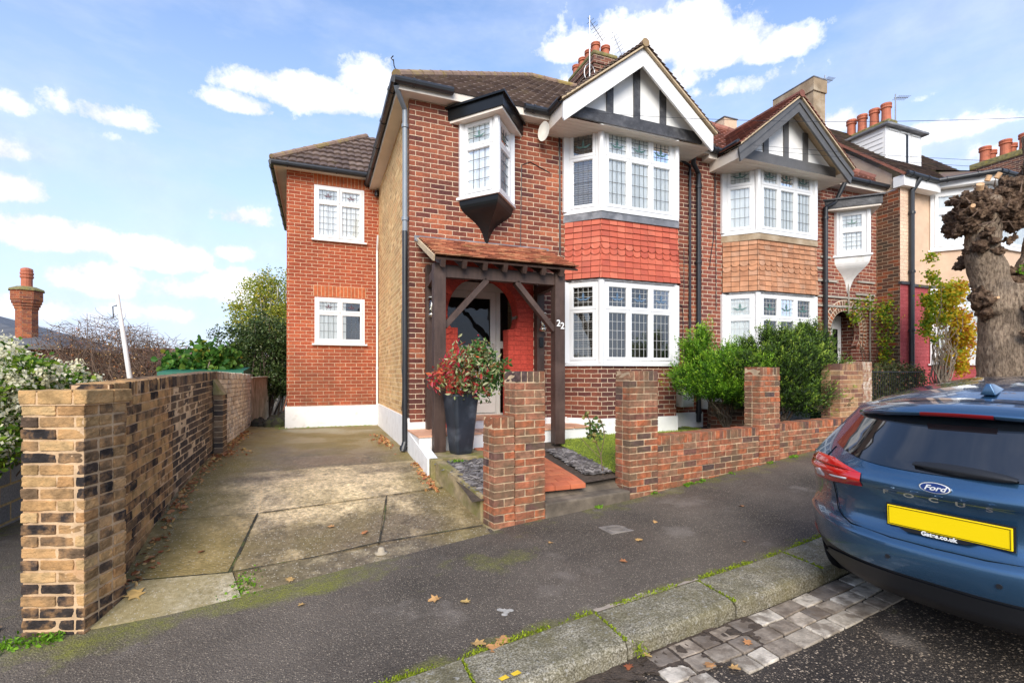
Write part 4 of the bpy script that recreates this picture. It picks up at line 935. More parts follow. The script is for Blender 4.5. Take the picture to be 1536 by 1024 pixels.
mb=MB(); mb.tube([(6.98,6.6,4.02),(7.02,FY-.02,3.8),(7.0,FY-.02,2.6),(6.92,FY-.02,2.2),(6.9,FY-.02,2.0)],.007,6); mb.tube([(7.05,FY-.015,3.7),(7.06,FY-.015,1.2)],.007,6); puts(mb,'wall_cable','black_plastic',nb,tol=.001)
ch=stack(nb,11.25,11.66,8.5,9.6,4.5,7.2,'render_brown',.05,(),corb=False,capm='lead_sheet'); mb=MB(); mb.box(11.22,11.69,8.47,9.63,6.9,7.2); put(mb,'chimney_band','render_brown',ch)
ch=stack(nb,13.9,14.5,14.0,14.6,6.5,9.4,'roughcast_pale',.05,(),corb=False,capm='lead_sheet')
# ============================================================ the rendered terrace house
th=empty('terraced_house',(14,6.84,-.6),'beige roughcast house with maroon painted brick and white dormer, behind the pollarded tree','house')
TY=6.84; TX=11.7; zf=-.9
mb=MB(); mb.quad((TX,TY,zf-.4),(TX,15,zf-.4),(TX,15,4.0),(TX,TY,4.0)); put(mb,'flank_wall','brick_flank',th)
mb=MB(); mb.quad((TX-.004,7.0,4.001),(TX-.004,12.8,4.001),(TX-.004,9.8,6.80),(TX-.004,7.0,4.36)); mb.quad((TX-.004,TY,4.001),(TX-.004,7.0,4.001),(TX-.004,7.0,4.25),(TX-.004,TY,4.2)); put(mb,'flank_gable','roughcast',th)
mb=MB(); mb.quad((TX,TY,1.97),(12.12,TY,1.97),(12.12,TY,4.3),(TX,TY,4.3)); put(mb,'painted_pilaster','brick_painted_beige',th)
mb=MB(); mb.quad((12.12,TY+.12,1.97),(13,TY+.12,1.97),(13,TY+.12,4.3),(12.12,TY+.12,4.3)); mb.quad((12.12,TY,1.97),(12.12,TY+.12,1.97),(12.12,TY+.12,4.3),(12.12,TY,4.3)); mb.quad((16,TY,zf-.5),(20.5,TY,zf-.5),(20.5,TY,4.3),(16,TY,4.3)); mb.quad((12.92,TY+.12,1.97),(13.6,6.2,1.97),(13.6,6.2,2.78),(12.92,TY+.12,2.78)); mb.quad((13.6,6.2,1.97),(15.4,6.2,1.97),(15.4,6.2,2.78),(13.6,6.2,2.78)); mb.quad((15.4,6.2,-1),(16.1,TY,-1),(16.1,TY,4.2),(15.4,6.2,4.2)); put(mb,'roughcast_wall','roughcast_pale',th)
mb=MB(); mb.quad((TX,TY-.002,zf-.5),(12.12,TY-.002,zf-.5),(12.12,TY-.002,1.94),(TX,TY-.002,1.94)); mb.quad((12.12,TY-.002,zf-.5),(12.12,TY+.12,zf-.5),(12.12,TY+.12,1.94),(12.12,TY-.002,1.94)); mb.quad((12.12,TY+.12,zf-.5),(13,TY+.12,zf-.5),(13,TY+.12,1.94),(12.12,TY+.12,1.94)); mb.quad((12.92,TY+.12,zf-.5),(13.6,6.2,zf-.5),(13.6,6.2,.2),(12.92,TY+.12,.2)); mb.quad((13.6,6.2,zf-.5),(15.4,6.2,zf-.5),(15.4,6.2,.2),(13.6,6.2,.2)); put(mb,'painted_brick_base','brick_painted_maroon',th)
mb=MB(); mb.box(TX-.02,12.14,TY-.04,TY+.02,1.93,1.99); mb.box(12.1,12.95,TY+.08,TY+.13,1.93,1.989); mb.prism([(12.88,TY+.15),(13.58,6.16),(15.42,6.16),(15.5,6.3),(15.5,6.9)],1.93,1.985); put(mb,'string_course','black_timber',th)
for (z,h) in ((2.78,1.33),(.22,1.7)):
    for (p,q,nc) in (((12.92,TY+.12),(13.6,6.2),1),((13.6,6.2),(15.4,6.2),2)):
        L=math.hypot(q[0]-p[0],q[1]-p[1]); F=frame((p[0],p[1],z),(q[0]-p[0],q[1]-p[1])); window(th,off(F,.03),L-.06,h,nc,.4,'net',None,leaded=False,fr=.07,sash=.06)
mb=MB(); mb.prism([(12.7,TY+.1),(13.5,6.0),(15.5,6.0),(16.3,TY+.1)],4.13,4.27); mb.box(TX-.06,12.9,TY-.12,TY+.1,4.02,4.25); put(mb,'eaves_board','white_paint',th)
mb=MB(); gutter(mb,(TX-.05,TY-.16,4.27),(12.75,TY-.14,4.25)); gutter(mb,(12.75,TY-.14,4.25),(13.48,5.94,4.3)); gutter(mb,(13.48,5.94,4.3),(15.5,5.94,4.3)); put(mb,'gutter','black_plastic',th)
pipe(th,[(12.1,TY-.16,4.2),(12.0,TY-.06,3.95),(12.0,TY-.06,3.7),(12.0,TY-.06,-.5)],.05,'black_plastic')
an=math.atan(.87); s3=Vector((0,math.cos(an),math.sin(an))); n3=Vector((0,-math.sin(an),math.cos(an)))
mb=MB(); plain_tiles(mb,Vector((TX-.08,TY-.14,4.27)),Vector((1,0,0)),s3,n3,27,.15,.25,.015,lambda s:(0,5.2),lift=.03)
mb.quad((TX-.05,9.8,6.9),(16.5,9.8,6.9),(16.5,13,4.3),(TX-.05,13,4.3))
mb.quad((13.0,6.9,4.3),(13.48,6.0,4.32),(14.4,8.2,5.3),(14.0,8.2,5.3)); mb.quad((13.48,6.0,4.32),(15.5,6.0,4.32),(15.2,8.2,5.3),(14.2,8.2,5.3)); put(mb,'roof_tiles','roof_tile_dark',th)
mb=MB(); a=Vector((TX-.07,TY-.14,4.25)); b=a+s3*4.05; mb.bar(a,b,.05,.05,tuple(n3)); put(mb,'verge_tiles','roof_tile_clay',th)
mb=MB(); mb.quad((12.9,10.2,6.3),(18,10.2,6.3),(18,9.3,5.6),(12.9,9.3,5.6)); put(mb,'rear_roof','roof_tile_dark',th)
# dormer
mb=MB(); mb.box(12.4,13.74,7.56,9.4,4.9,5.8)
for k in range(7): mb.hexa([(12.385,7.6,4.98+k*.115),(12.385,7.6,4.98+k*.115),(12.385,9.3,4.98+k*.115),(12.385,9.3,4.98+k*.115),(12.399,7.6,5.09+k*.115),(12.3995,7.6,5.09+k*.115),(12.3995,9.3,5.09+k*.115),(12.399,9.3,5.09+k*.115)])
dm=put(mb,'dormer','white_paint',th)
F=frame((12.45,7.548,5.02),(1,0))
mb=MB(); 
for i,(a,b) in enumerate(((.04,.4),(.46,.82),(.88,1.2))): mb.fbox(F,a,b,.0,.68,-.01,.012); mb.fbox(F,a+.02,b-.02,.72,.74,-.01,.014)
put(mb,'dormer_shutter','white_plastic',dm); mb=MB(); mb.fbox(F,.66,.74,.0,.7,-.01,.018); put(mb,'dormer_gap','black_gloss',dm)
mb=MB(); mb.box(12.3,13.86,7.44,9.4,5.8,5.86); put(mb,'dormer_roof','lead_sheet',dm,bevel=.015)
stack(th,13.95,14.25,8.44,9.65,5.0,6.45,'brick_flank',.24,[(14.1,8.58),(14.1,8.88),(14.1,9.2),(14.1,9.5)],.115,.5,corb=False)
# ============================================================ next stack of the terrace
t2=empty('terraced_house',(22,9,0),'next terraced house up the hill, brown roof and long chimney stack of paired clay pots','house')
mb=MB(); mb.box(20.6,28,9.2,15,-.5,5.6); put(mb,'wall','roughcast_pale',t2)
mb=MB(); 
plain_tiles(mb,Vector((20.4,9.0,5.5)),Vector((1,0,0)),Vector((0,.77,.64)),Vector((0,-.64,.77)),20,.25,.3,.02,lambda s:(0,7.8),lift=.03)
mb.quad((15.6,11.0,5.6),(20.6,11.0,5.6),(20.6,13.4,7.6),(15.6,13.4,7.6)); mb.quad((15.6,10.8,5.4),(20.6,10.8,5.4),(20.6,13.2,7.45),(15.6,13.2,7.45))
put(mb,'roof_tiles','roof_tile_brown',t2)
ys=[9.2,9.75,10.3,10.9]
stack(t2,23.4,24.6,8.6,11.2,4.0,7.8,'brick_chimney',.22,[(23.7,y) for y in ys]+[(24.3,y+.1) for y in ys],.17,.62,corb=False)
# ============================================================ ground
def grid_surface(name,xs,ys,zf,mat_,attrf=None,kind=True):
    v=[];f=[];X=len(xs);Y=len(ys)
    for y in ys:
        for x in xs:
            yy=y(x) if callable(y) else y; v.append((x,yy,zf(x,yy)))
    for j in range(Y-1):
        for i in range(X-1):
            a=j*X+i; f.append((a,a+1,a+1+X,a+X))
    at={k:[fn(p[0],p[1]) for p in v] for k,fn in (attrf or {}).items()}
    o=mesh_obj(name,v,f,mat_,keep=True,attrs=at,normals_fix=False,smooth=True)
    if kind: struct(o)
    return o
lin=lambda a,b,n:[a+(b-a)*i/n for i in range(n+1)]
mb=MB(); mb.quad((-3000,-3000,-3.4),(3000,-3000,-3.4),(3000,3000,-3.4),(-3000,3000,-3.4)); struct(put(mb,'ground','earth',keep=True))
XS=lin(-12,-2.2,14)+lin(-2,4.6,110)[0:]+lin(4.8,14,46)+lin(15,45,16)
xs=sorted(set(round(x,3) for x in XS))
tt=lin(0,1,32)
def moss_p(x,y):
    q=.75*math.exp(-((x+.1)**2/.5+(y-3.93)**2/.02))+.6*math.exp(-((x-1.35)**2/.12+(y-3.75)**2/.05))+.55*math.exp(-((x+1.3)**2/.1+(y-3.75)**2/.03))
    return min(1.,q+moss_q(x,y))
def moss_q(x,y):
    dk=y-KY(x); dw=WY(x)-y
    m=max(0,1-dk/.16)*.85 + max(0,1-max(dw,0)/.45)*(.62 if x>2.6 or -3<x<.6 else .25)
    return min(1.,m+.0)
grid_surface('pavement',xs,[(lambda x,t=t:KY(x)-.02+t*(WY(x)+.25-KY(x)+.02)) for t in tt],lambda x,y:zp(x,y)-(.0 if y<WY(x)+.1 else .02),'asphalt_pavement',{'moss':moss_p})
grid_surface('road',lin(-14,45,118),[(lambda x,t=t:-14+t*(KY(x)-.26+14)) for t in lin(0,1,24)],lambda x,y:zr(x,y),'asphalt_road',{'moss':lambda x,y:0.})
# alley on the far side of the boundary wall
grid_surface('path',lin(-3.6,-1.55,20),lin(3.9,22,40),lambda x,y:-1.70-.035*(y-4)+.0,'asphalt_pavement',{'moss':lambda x,y:.55 if x<-3.2 else .2})
# driveway
def moss_d(x,y): return .22+max(0,1-abs(x+1.2)/.7)*.8+max(0,1-abs(x-1.25)/.5)*.5+max(0,(y-6.2)/4)*.8
def wear_d(x,y): # dark damp areas away from the pale scrubbed middle
    m=math.exp(-((x-.15)**2/.75+(y-6.0)**2/.35)); m2=math.exp(-((x+.15)**2/.25+(y-5.25)**2/.08)); m3=math.exp(-((x+.85)**2/.08+(y-4.7)**2/.4)); d=math.exp(-((x-.25)**2/.35+(y-4.72)**2/.05))
    return .40-.80*m-.45*m2-.42*m3+.35*d+(.42 if y>6.75 else 0)-.3*math.exp(-((x-.3)**2/.9+(y-7.4)**2/.15))
atd={'moss':moss_d,'wear':wear_d}
grid_surface('driveway',lin(-1.5,1.5,50),[(lambda x,t=t:WY(x)+t*(12.2-WY(x))) for t in lin(0,1,70)],lambda x,y:zd(x,y)-.004,'drive_concrete',atd)
bl=lambda a,b,t:(a[0]+(b[0]-a[0])*t,a[1]+(b[1]-a[1])*t)
def slab(name,A,B,C,D_,dz,m,n=26,extra=None):
    v=[];f=[]
    for j in range(n+1):
        for i in range(n+1):
            p=bl(bl(A,B,i/n),bl(D_,C,i/n),j/n); v.append((p[0],p[1],zd(p[0],p[1])+dz))
    for j in range(n):
        for i in range(n):
            a=j*(n+1)+i; f.append((a,a+1,a+n+2,a+n+1))
    # skirt
    k=len(v); edge=[i for i in range(n+1)]+[j*(n+1)+n for j in range(1,n+1)]+[n*(n+1)+i for i in range(n-1,-1,-1)]+[j*(n+1) for j in range(n-1,0,-1)]
    for e in edge: v.append((v[e][0],v[e][1],v[e][2]-.05))
    for q in range(len(edge)):
        a,b=edge[q],edge[(q+1)%len(edge)]; f.append((a,b,k+(q+1)%len(edge),k+q))
    at={kk:[fn(p[0],p[1]) for p in v] for kk,fn in atd.items()}
    o=mesh_obj(name,v,f,m,keep=True,attrs=at); struct(o); return o
slab('driveway',(-1.42,4.50),(-.655,4.40),(-.545,5.33),(-1.42,5.40),.012,'drive_concrete_ribbed')
slab('driveway',(-.63,4.42),(.50,4.50),(.68,5.44),(-.53,5.34),.008,'drive_concrete')
slab('driveway',(.52,4.50),(1.46,4.53),(1.33,5.52),(.70,5.44),.005,'drive_concrete')
slab('driveway',(-.52,5.365),(1.32,5.545),(1.27,6.75),(-.6,6.6),.010,'drive_concrete')
slab('driveway',(-1.4,4.0),(-.50,3.98),(-.62,4.385),(-1.42,4.48),.016,'drive_concrete_pale')
slab('driveway',(-.49,4.0),(1.50,4.25),(1.50,4.51),(-.60,4.39),.010,'drive_apron')
mb=MB()
def joint(pts,w=.011,dz=.018):
    for a,b in zip(pts,pts[1:]):
        n=max(1,int(math.hypot(b[0]-a[0],b[1]-a[1])/.05)); pv=None
        for i in range(n+1):
            x=a[0]+(b[0]-a[0])*i/n; y=a[1]+(b[1]-a[1])*i/n; d=Vector((b[0]-a[0],b[1]-a[1],0)).normalized(); q=Vector((-d.y,d.x,0))*(w*random.uniform(.4,1.2)); c=Vector((x,y,zd(x,y)+dz))
            if pv: mb.quad(pv[0],c-q,c+q,pv[1])
            pv=(c-q,c+q)
joint([(-.64,4.39),(-.54,5.34),(.68,5.45),(1.33,5.53)]); joint([(-1.4,4.49),(-.64,4.39),(.0,4.425),(.5,4.505),(1.48,4.525)]); joint([(.51,4.51),(.60,4.9),(.69,5.44)],.007); joint([(-1.4,5.39),(-.54,5.345)],.006); joint([(-.6,6.62),(1.27,6.77)],.004)
struct(put(mb,'driveway','joint_dirt',keep=True))
mb=MB(); mb.lathe((.505,4.33,zd(.505,4.33)+.005),[(.055,0),(.055,.012),(.03,.016),(.028,.04),(.018,.055)],16); tag(put(mb,'drain_stub','concrete_panel',smooth=True),'small pale round stub standing on the driveway edge strip','drain stub')
gen('pavement_mortar',(.42,.34,.26),.9,.3,14,.7,80,.006,stain=(.16,.14,.06),sscale=7,sth=(.5,.65))
# kerb stones
mb=MB(); joints=[-9.2,-8.2,-7.25,-6.3,-5.3,-4.3,-3.3,-2.3,-1.3,-.3,.735,1.63,2.53,3.48,4.4,5.35,6.3,7.2,8.15,9.1,10,11,12,13,14,15,16]
for a,b in zip(joints,joints[1:]):
    n=8; g=.008; xs_=lin(a+g,b-g,n); jy=random.uniform(-.006,.006); jz=random.uniform(-.004,.006)
    prof=[(-.35,-.20),(-.345,-.035),(-.325,-.010),(-.29,0),(.0,.004),(.0,-.12)]
    base=len(mb.v)
    for x in xs_:
        K=KY(x); z=zp(x,K)+.006
        for (dy,dz) in prof: mb.v.append((x,K+dy+jy,z+dz+jz+random.uniform(-.0012,.0012)))
    m_=len(prof)
    for i in range(n):
        for j in range(m_-1):
            q=base+i*m_+j; mb.f.append((q,q+1,q+m_+1,q+m_)); mb.r.append(.5); mb.m.append(0)
    mb.f.append(tuple(base+j for j in range(m_))); mb.r.append(.5); mb.m.append(0); mb.f.append(tuple(base+n*m_+j for j in range(m_))); mb.r.append(.5); mb.m.append(0)
struct(put(mb,'kerb','granite_kerb',keep=True))
mb=MB()
for k in range(60):
    def ed(u): x=1.64+.90*u; return x,.055+.012*math.sin(u*19)+.01*math.sin(u*43+1)-.03*abs(u-.5)
    (xa_,wa),(xb_,wb)=ed(k/60),ed((k+1)/60); mb.quad((xa_,KY(xa_)+.004,zp(xa_,KY(xa_))+.012),(xb_,KY(xb_)+.004,zp(xb_,KY(xb_))+.012),(xb_,KY(xb_)+wb,zp(xb_,KY(xb_)+wb)+.006),(xa_,KY(xa_)+wa,zp(xa_,KY(xa_)+wa)+.006))
struct(put(mb,'pavement','pavement_mortar',keep=True))
# setts in the gutter
mb=MB(); x=1.45
for row in range(3):
    x=1.35+random.uniform(0,.1) if row else 1.75
    x=max(x,1.45+.12*row)
    while x<13:
        w=random.uniform(.13,.24); y0=-.365-row*.135; y1=y0-.125
        if random.random()>.05 or x>2:
            tilt=random.uniform(-.004,.004); r=random.random()
            c=[]
            for zz in (-.05,None):
                for (xx,yy) in ((x,y1),(x+w-.013,y1),(x+w-.013,y0),(x,y0)):
                    K=KY(xx); z=zr(xx,K-.4)+.004
                    c.append((xx+random.uniform(-.004,.004),K+yy+random.uniform(-.005,.005),z-.06 if zz else z+.012+tilt*(1 if xx>x+.01 else -1)))
            mb.hexa(c,r)
        x+=w
o=put(mb,'gutter_setts','setts',keep=True,bevel=.006); struct(o)
mb=MB()
for i in range(420):
    x=rng.uniform(.9,2.6); K=KY(x); y=K-.36-abs(rng.normal(0,.1)); s=rng.uniform(.02,.07); z=zr(x,y)+.006+rng.uniform(0,.01); a=rng.uniform(0,6.28)
    mb.quad(*[(x+s*math.cos(a+q),y+s*.6*math.sin(a+q),z) for q in (0,1.2,2.3,3.4,4.6,5.4)])
struct(put(mb,'gutter_silt','soil',keep=True))
mb=MB()
for (x0_,x1_) in ((.905,.95),(.975,1.02)):
    mb.quad(*[(x,KY(x)+dy,zp(x,KY(x))+.014) for x,dy in ((x0_-.05,-.262),(x1_-.05,-.255),(x1_-.04,-.288),(x0_-.04,-.289))])
struct(put(mb,'road_marking','yellow_line',keep=True))
mb=MB()
for k in range(7): 
    x=1.10+rng.uniform(0,.07); y=2.93+rng.uniform(0,.1); s=.022; mb.quad(*[(x+s*math.cos(q),y+s*math.sin(q),zp(x,y)+.004) for q in (0,1.2,2.3,3.4,4.6,5.4)])
struct(put(mb,'pavement_marking','road_paint_worn',keep=True))
# ============================================================ brickwork in single bricks
def brick_run(mb,core,O,d,L,D_,z0,z1,top=True,bl_=.225,h=.075,gap=.011,jit=.003,drow=2,cap='header',phase=0,skip=None):
    """wall of individual bricks; O start corner at the front face, d along, back is to the left of d"""
    d=Vector((d[0],d[1],0)).normalized(); b=Vector((-d.y,d.x,0)); O=Vector((O[0],O[1],0))
    P=lambda u,w,z:tuple(O+d*u+b*w+Vector((0,0,z)))
    def hx(m_,u0,u1,w0,w1,a0,a1,r=None):
        j=[random.uniform(-jit,jit) for _ in range(2)]
        m_.hexa([P(u0,w0+j[0],a0),P(u1,w0+j[1],a0),P(u1,w1+j[1],a0),P(u0,w1+j[0],a0),P(u0,w0+j[0],a1),P(u1,w0+j[1],a1),P(u1,w1+j[1],a1),P(u0,w1+j[0],a1)],r)
    zt=z1
    if cap:
        ch=.107; w=.0745; n=max(1,round(L/w)); w=L/n
        for i in range(n): hx(mb,i*w+gap/2,(i+1)*w-gap/2,0,D_,z1-ch,z1+random.uniform(-.003,.003))
        zt=z1-ch-gap; hx(core,.006,L-.006,.006,D_-.006,z1-ch-gap,z1-.006)
    rw=D_/drow; c=0; z=zt
    while z>z0:
        z_=z-h+gap; 
        for rr in range(drow):
            u=0; first=True; ph=((c+phase)%2)
            while u<L-.01:
                w=bl_*.5 if (first and ph) else bl_
                if random.random()<.12 and not first: w=bl_*.5
                e=min(u+w,L)
                if L-e<.04: e=L
                if not(skip and skip(u,z)): hx(mb,u+(gap/2 if u>0 else 0),e-(gap/2 if e<L else 0),rr*rw+(gap/2 if rr else 0),(rr+1)*rw-(gap/2 if rr<drow-1 else 0),z_,z)
                u=e; first=False
        z-=h; c+=1
    hx(core,.007,L-.007,.007,D_-.007,z,zt-.004)
    return z
def rough(o,s,lv=2):
    sd=o.modifiers.new('sub','SUBSURF'); sd.subdivision_type='SIMPLE'; sd.levels=sd.render_levels=lv
    for st,sc in ((s,.05),(s*.6,.018)):
        tx=bpy.data.textures.new('t','CLOUDS'); tx.noise_scale=sc; tx.noise_depth=2; d=o.modifiers.new('d','DISPLACE'); d.texture=tx; d.strength=st; d.mid_level=.5; d.texture_coords='GLOBAL'
SD=(.98953,.1444)
SP=lambda d,e=0:(1.563+SD[0]*d-SD[1]*e,4.436+SD[1]*d+SD[0]*e)
# stepped gate pillar
gp=empty('gate_pillar',(1.85,4.6,-1.5),'stepped red brick gate pillar between the driveway edging and the terracotta path','pillar')
mb=MB();c_=MB(); brick_run(mb,c_,SP(.236),SD,.35,.235,-1.62,.023,phase=1); pb=put(mb,'tall_pier','loose_red_brick',gp,bevel=.004); rough(pb,.008); put(c_,'mortar','mortar',pb)
mb=MB();c_=MB(); brick_run(mb,c_,SP(0),SD,.231,.235,-1.62,-.42); pb=put(mb,'low_pier','loose_red_brick',gp,bevel=.004); rough(pb,.008); put(c_,'mortar','mortar',pb)
mb=MB(); f_=.02; mb.prism([SP(-.02,-.03),SP(.60,-.03),SP(.60,.25),SP(-.02,.25)],-1.62,-1.485); put(mb,'pillar_footing','mossy_concrete',gp,bevel=.012)
# front garden wall with its pillars
gw=empty('garden_wall',(5.5,5.1,-1.3),'low red brick front garden wall with brick-on-edge top and two square pillars','wall')
mb=MB();c_=MB(); brick_run(mb,c_,SP(1.725),SD,.445,.24,-1.55,.03,phase=1); pb=put(mb,'wall_pillar','loose_red_brick',gw,bevel=.004); rough(pb,.008); put(c_,'mortar','mortar',pb)
mb=MB();c_=MB(); brick_run(mb,c_,SP(4.10),SD,.46,.24,-1.4,.085); pb=put(mb,'wall_pillar','loose_red_brick',gw,bevel=.004); rough(pb,.008); put(c_,'mortar','mortar',pb)
mb=MB();c_=MB(); brick_run(mb,c_,SP(2.171,.012),SD,1.927,.225,-1.6,-.735,phase=1); brick_run(mb,c_,SP(4.561,.012),SD,3.4,.225,-1.4,-.712); pb=put(mb,'low_wall','loose_red_brick',gw,bevel=.004); rough(pb,.008,1); put(c_,'mortar','mortar',pb)
# neighbour's gate pier and next property's pier
g2=empty('gate_pillar',(8.2,5.6,-1.1),'broad yellowish-brown brick gate pillar behind the low wall by the railings','pillar')
gen('flaky_brick',None,.9,.35,15,.6,90,.004,rnd=[(0,(.45,.36,.27)),(.5,(.66,.58,.48)),(1,(.4,.24,.15))],stain=(.3,.14,.08),sscale=9,sth=(.46,.56),samt=.9)
gen('pier_brick',None,.9,.35,15,.6,90,.004,rnd=[(0,(.2,.09,.06)),(.5,(.34,.17,.085)),(1,(.42,.26,.13))],stain=(.1,.065,.05),sscale=2,sth=(.5,.7))
mb=MB();c_=MB(); brick_run(mb,c_,SP(6.42,.14),SD,.72,.3,-1.2,.16,phase=1); pb=put(mb,'pier','pier_brick',g2,bevel=.003); put(c_,'mortar','mortar',pb)
g3=empty('gate_pillar',(8.8,5.7,-1.1),'narrow pillar of flaking whitened brick beside the black railings','pillar')
mb=MB();c_=MB(); brick_run(mb,c_,SP(7.15,.16),SD,.34,.3,-1.2,.20); pb=put(mb,'pier','flaky_brick',g3,bevel=.003); put(c_,'mortar','mortar',pb)
mb=MB(); O=SP(7.15,.155)
for k in range(15):
    for q in range(2):
        if random.random()<.75:
            a=q*.17+random.uniform(.005,.03); F=frame((*SP(7.15+a,.152),-.95+k*.075),SD); mb.fbox(F,0,random.uniform(.1,.15),.006,.062,0,.004)
pass
# railings
rl=empty('railing',(9.9,5.8,-.9),'black iron railing on the front boundary between the flaking pillar and the tree','railing')
A=Vector((*SP(7.55,.2),0)); B=Vector((*SP(9.6,.2),0)); mb=MB()
for k in range(26):
    p=A+(B-A)*(k/25); mb.tube([(p.x,p.y,-.98),(p.x,p.y,.02)],.0065,6)
put(mb,'railing_bars','iron_rail',rl); mb=MB(); mb.bar(A+Vector((0,0,.03)),B+Vector((0,0,.03)),.03,.02); mb.bar(A+Vector((0,0,-.9)),B+Vector((0,0,-.9)),.03,.02); put(mb,'rail','iron_rail',rl)
bw=empty('boundary_wall',(-1.4,6,-1.6),'yellow and black stock brick boundary wall with a broad end pier, left of the driveway','wall')
P0=Vector((-1.77,4.09)); P1=Vector((-1.395,3.955)); 
mb=MB();c_=MB(); dd=(P1-P0).normalized(); 
brick_run(mb,c_,P0,dd,.40,.36,-1.75,-.205,cap=None,drow=3,jit=.006,gap=.014,h=.0765)
F=frame((P0.x-dd.x*.012+.005,P0.y-.012,-.196),dd)
w_=[.11,.225,.03,.06]; 
for (u0,u1) in ((0,.105),(.117,.33),(.342,.425)): mb.fbox(F,u0,u1,.0,.088,-.225,.0,r=.62); mb.fbox(F,u0,u1,.0,.086,-.40,-.235,r=.66)
mb.r=[q*.2 if min(mb.v[i][2] for i in f)<-1.53 else q for q,f in zip(mb.r,mb.f)]
pr=put(mb,'end_pier','loose_stock_brick',bw,bevel=.006); rough(pr,.012); c_.fbox(F,.006,.41,-.01,.075,-.39,-.006); put(c_,'mortar','mortar_orange',pr)
# run of wall going back; only its driveway face and top are seen
def wall_back(name,m,y0,y1,x,zt0,zt1,thk,zb_,drow=1,cap='header',parent=bw,jit=.004,mort='mortar',dark=1.):
    mb=MB();c_=MB(); n=max(1,int((y1-y0)/1.2)); 
    brick_run(mb,c_,(x,y0),(0,1),y1-y0,thk,zb_,zt0,cap=cap,drow=drow,jit=jit,gap=.012)
    sh_=(zt1-zt0)/(y1-y0)
    for q in (mb,c_): q.v=[(a,b,c+(b-y0)*sh_) for a,b,c in q.v]
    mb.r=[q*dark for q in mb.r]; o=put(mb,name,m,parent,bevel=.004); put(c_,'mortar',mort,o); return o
_=0
# brick_run lays its depth to the left of the direction of travel, i.e. towards -x here
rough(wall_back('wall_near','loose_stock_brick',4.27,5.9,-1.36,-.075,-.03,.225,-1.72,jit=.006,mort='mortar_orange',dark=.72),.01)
rough(wall_back('wall_far','loose_dark_stock_brick',5.902,8.3,-1.365,-.03,.03,.225,-1.6,jit=.006),.01,1)
mb=MB();c_=MB(); brick_run(mb,c_,(-1.24,7.95),(0,1),.34,.12,-1.4,-.30,cap=None,drow=1); 
pb=put(mb,'buttress','loose_dark_stock_brick',bw,bevel=.004); put(c_,'mortar','mortar',pb)
mb=MB(); mb.hexa([(-1.36,7.93,-.30),(-1.23,7.93,-.30),(-1.23,8.30,-.30),(-1.36,8.30,-.30),(-1.36,7.93,-.08),(-1.352,7.93,-.09),(-1.352,8.30,-.09),(-1.36,8.30,-.08)]); put(mb,'buttress_slope','mossy_concrete',bw)
w2=wall_back('whitewashed_wall','brick_whitewashed',8.302,12.2,-1.37,.03,-.02,.225,-1.4,parent=None,mort='mortar_dark',jit=.01)
rough(w2,.02,1)
tag(w2,'rough whitewashed brick wall between the dark brick wall and the concrete panels','wall')
w3=MB()
for k in range(10): w3.box(-1.45,-1.36,12.22+k*.42,12.22+(k+1)*.42-.02,-1.35,-.12+.0*k)
w3.box(-1.48,-1.33,12.21,16.4,-.119,-.08); tag(put(w3,'panel_wall','concrete_panel',bevel=.01),'concrete panel wall continuing past the red brick extension','wall')
# block wall beyond the alley
mb=MB(); mb.box(-3.75,-3.5,3.2,14,-2.4,-.75); tag(put(mb,'block_wall','block_concrete'),'grey concrete block wall across the alley under the flowering climber','wall')
# ------------------------------------------------- front garden
mb=MB(); 
# edging kerb along the driveway
def edging(pts,w,z0s,z1s):
    m_=MB()
    for (a,b,za,zb_,ta,tb) in pts: 
        d=Vector((b[0]-a[0],b[1]-a[1],0)).normalized(); s=Vector((d.y,-d.x,0))*w   # to the right
        A=Vector((*a,0));B=Vector((*b,0)); up=lambda p,z:(p.x,p.y,z)
        m_.hexa([up(A,za),up(A+s,za),up(B+s,zb_),up(B,zb_),up(A,ta),up(A+s,ta),up(B+s,tb),up(B,tb)])
    return m_
m_=edging([((1.29,5.86),(1.505,4.66),-1.5,-1.7,-1.03,-1.205)],-.12,0,0)
tag(put(m_,'edging_kerb','mossy_concrete',bevel=.012),'mossy concrete edging between driveway and slate chippings','kerb')
m_=MB(); m_.box(1.25,1.40,5.80,5.90,-1.4,-1.022); m_.box(1.28,2.35,5.9,6.46,-1.3,-1.028); tag(put(m_,'mossy_slab','mossy_concrete',bevel=.01),'mossy concrete slab below the white porch step','slab')
grid_surface('front_garden_soil',lin(1.4,6.9,40),[(lambda x,t=t:WY(x)+.2+t*(7.31-WY(x)-.2)) for t in lin(0,1,16)],lambda x,y:zg(y)-.03,'soil')
m_=MB(); q=[SP(.585,-.01),SP(1.73,-.01),SP(1.73,.30),SP(.585,.30)]
m_.prism(q,-1.6,-1.315); m_.hexa([(1.95,4.66,-1.6),(3.3,4.86,-1.6),(3.3,5.0,-1.6),(1.95,4.85,-1.6),(1.95,4.66,-1.318),(3.3,4.86,-1.318),(3.3,5.05,-1.21),(1.95,4.9,-1.21)]); tag(put(m_,'threshold_step','step_concrete',bevel=.018),'stained concrete step at the foot of the path between the two pillars','step')
m_=MB()
rows=16; cols=4; x0_,x1_=1.98,2.73; y0_,y1_=4.72,6.45
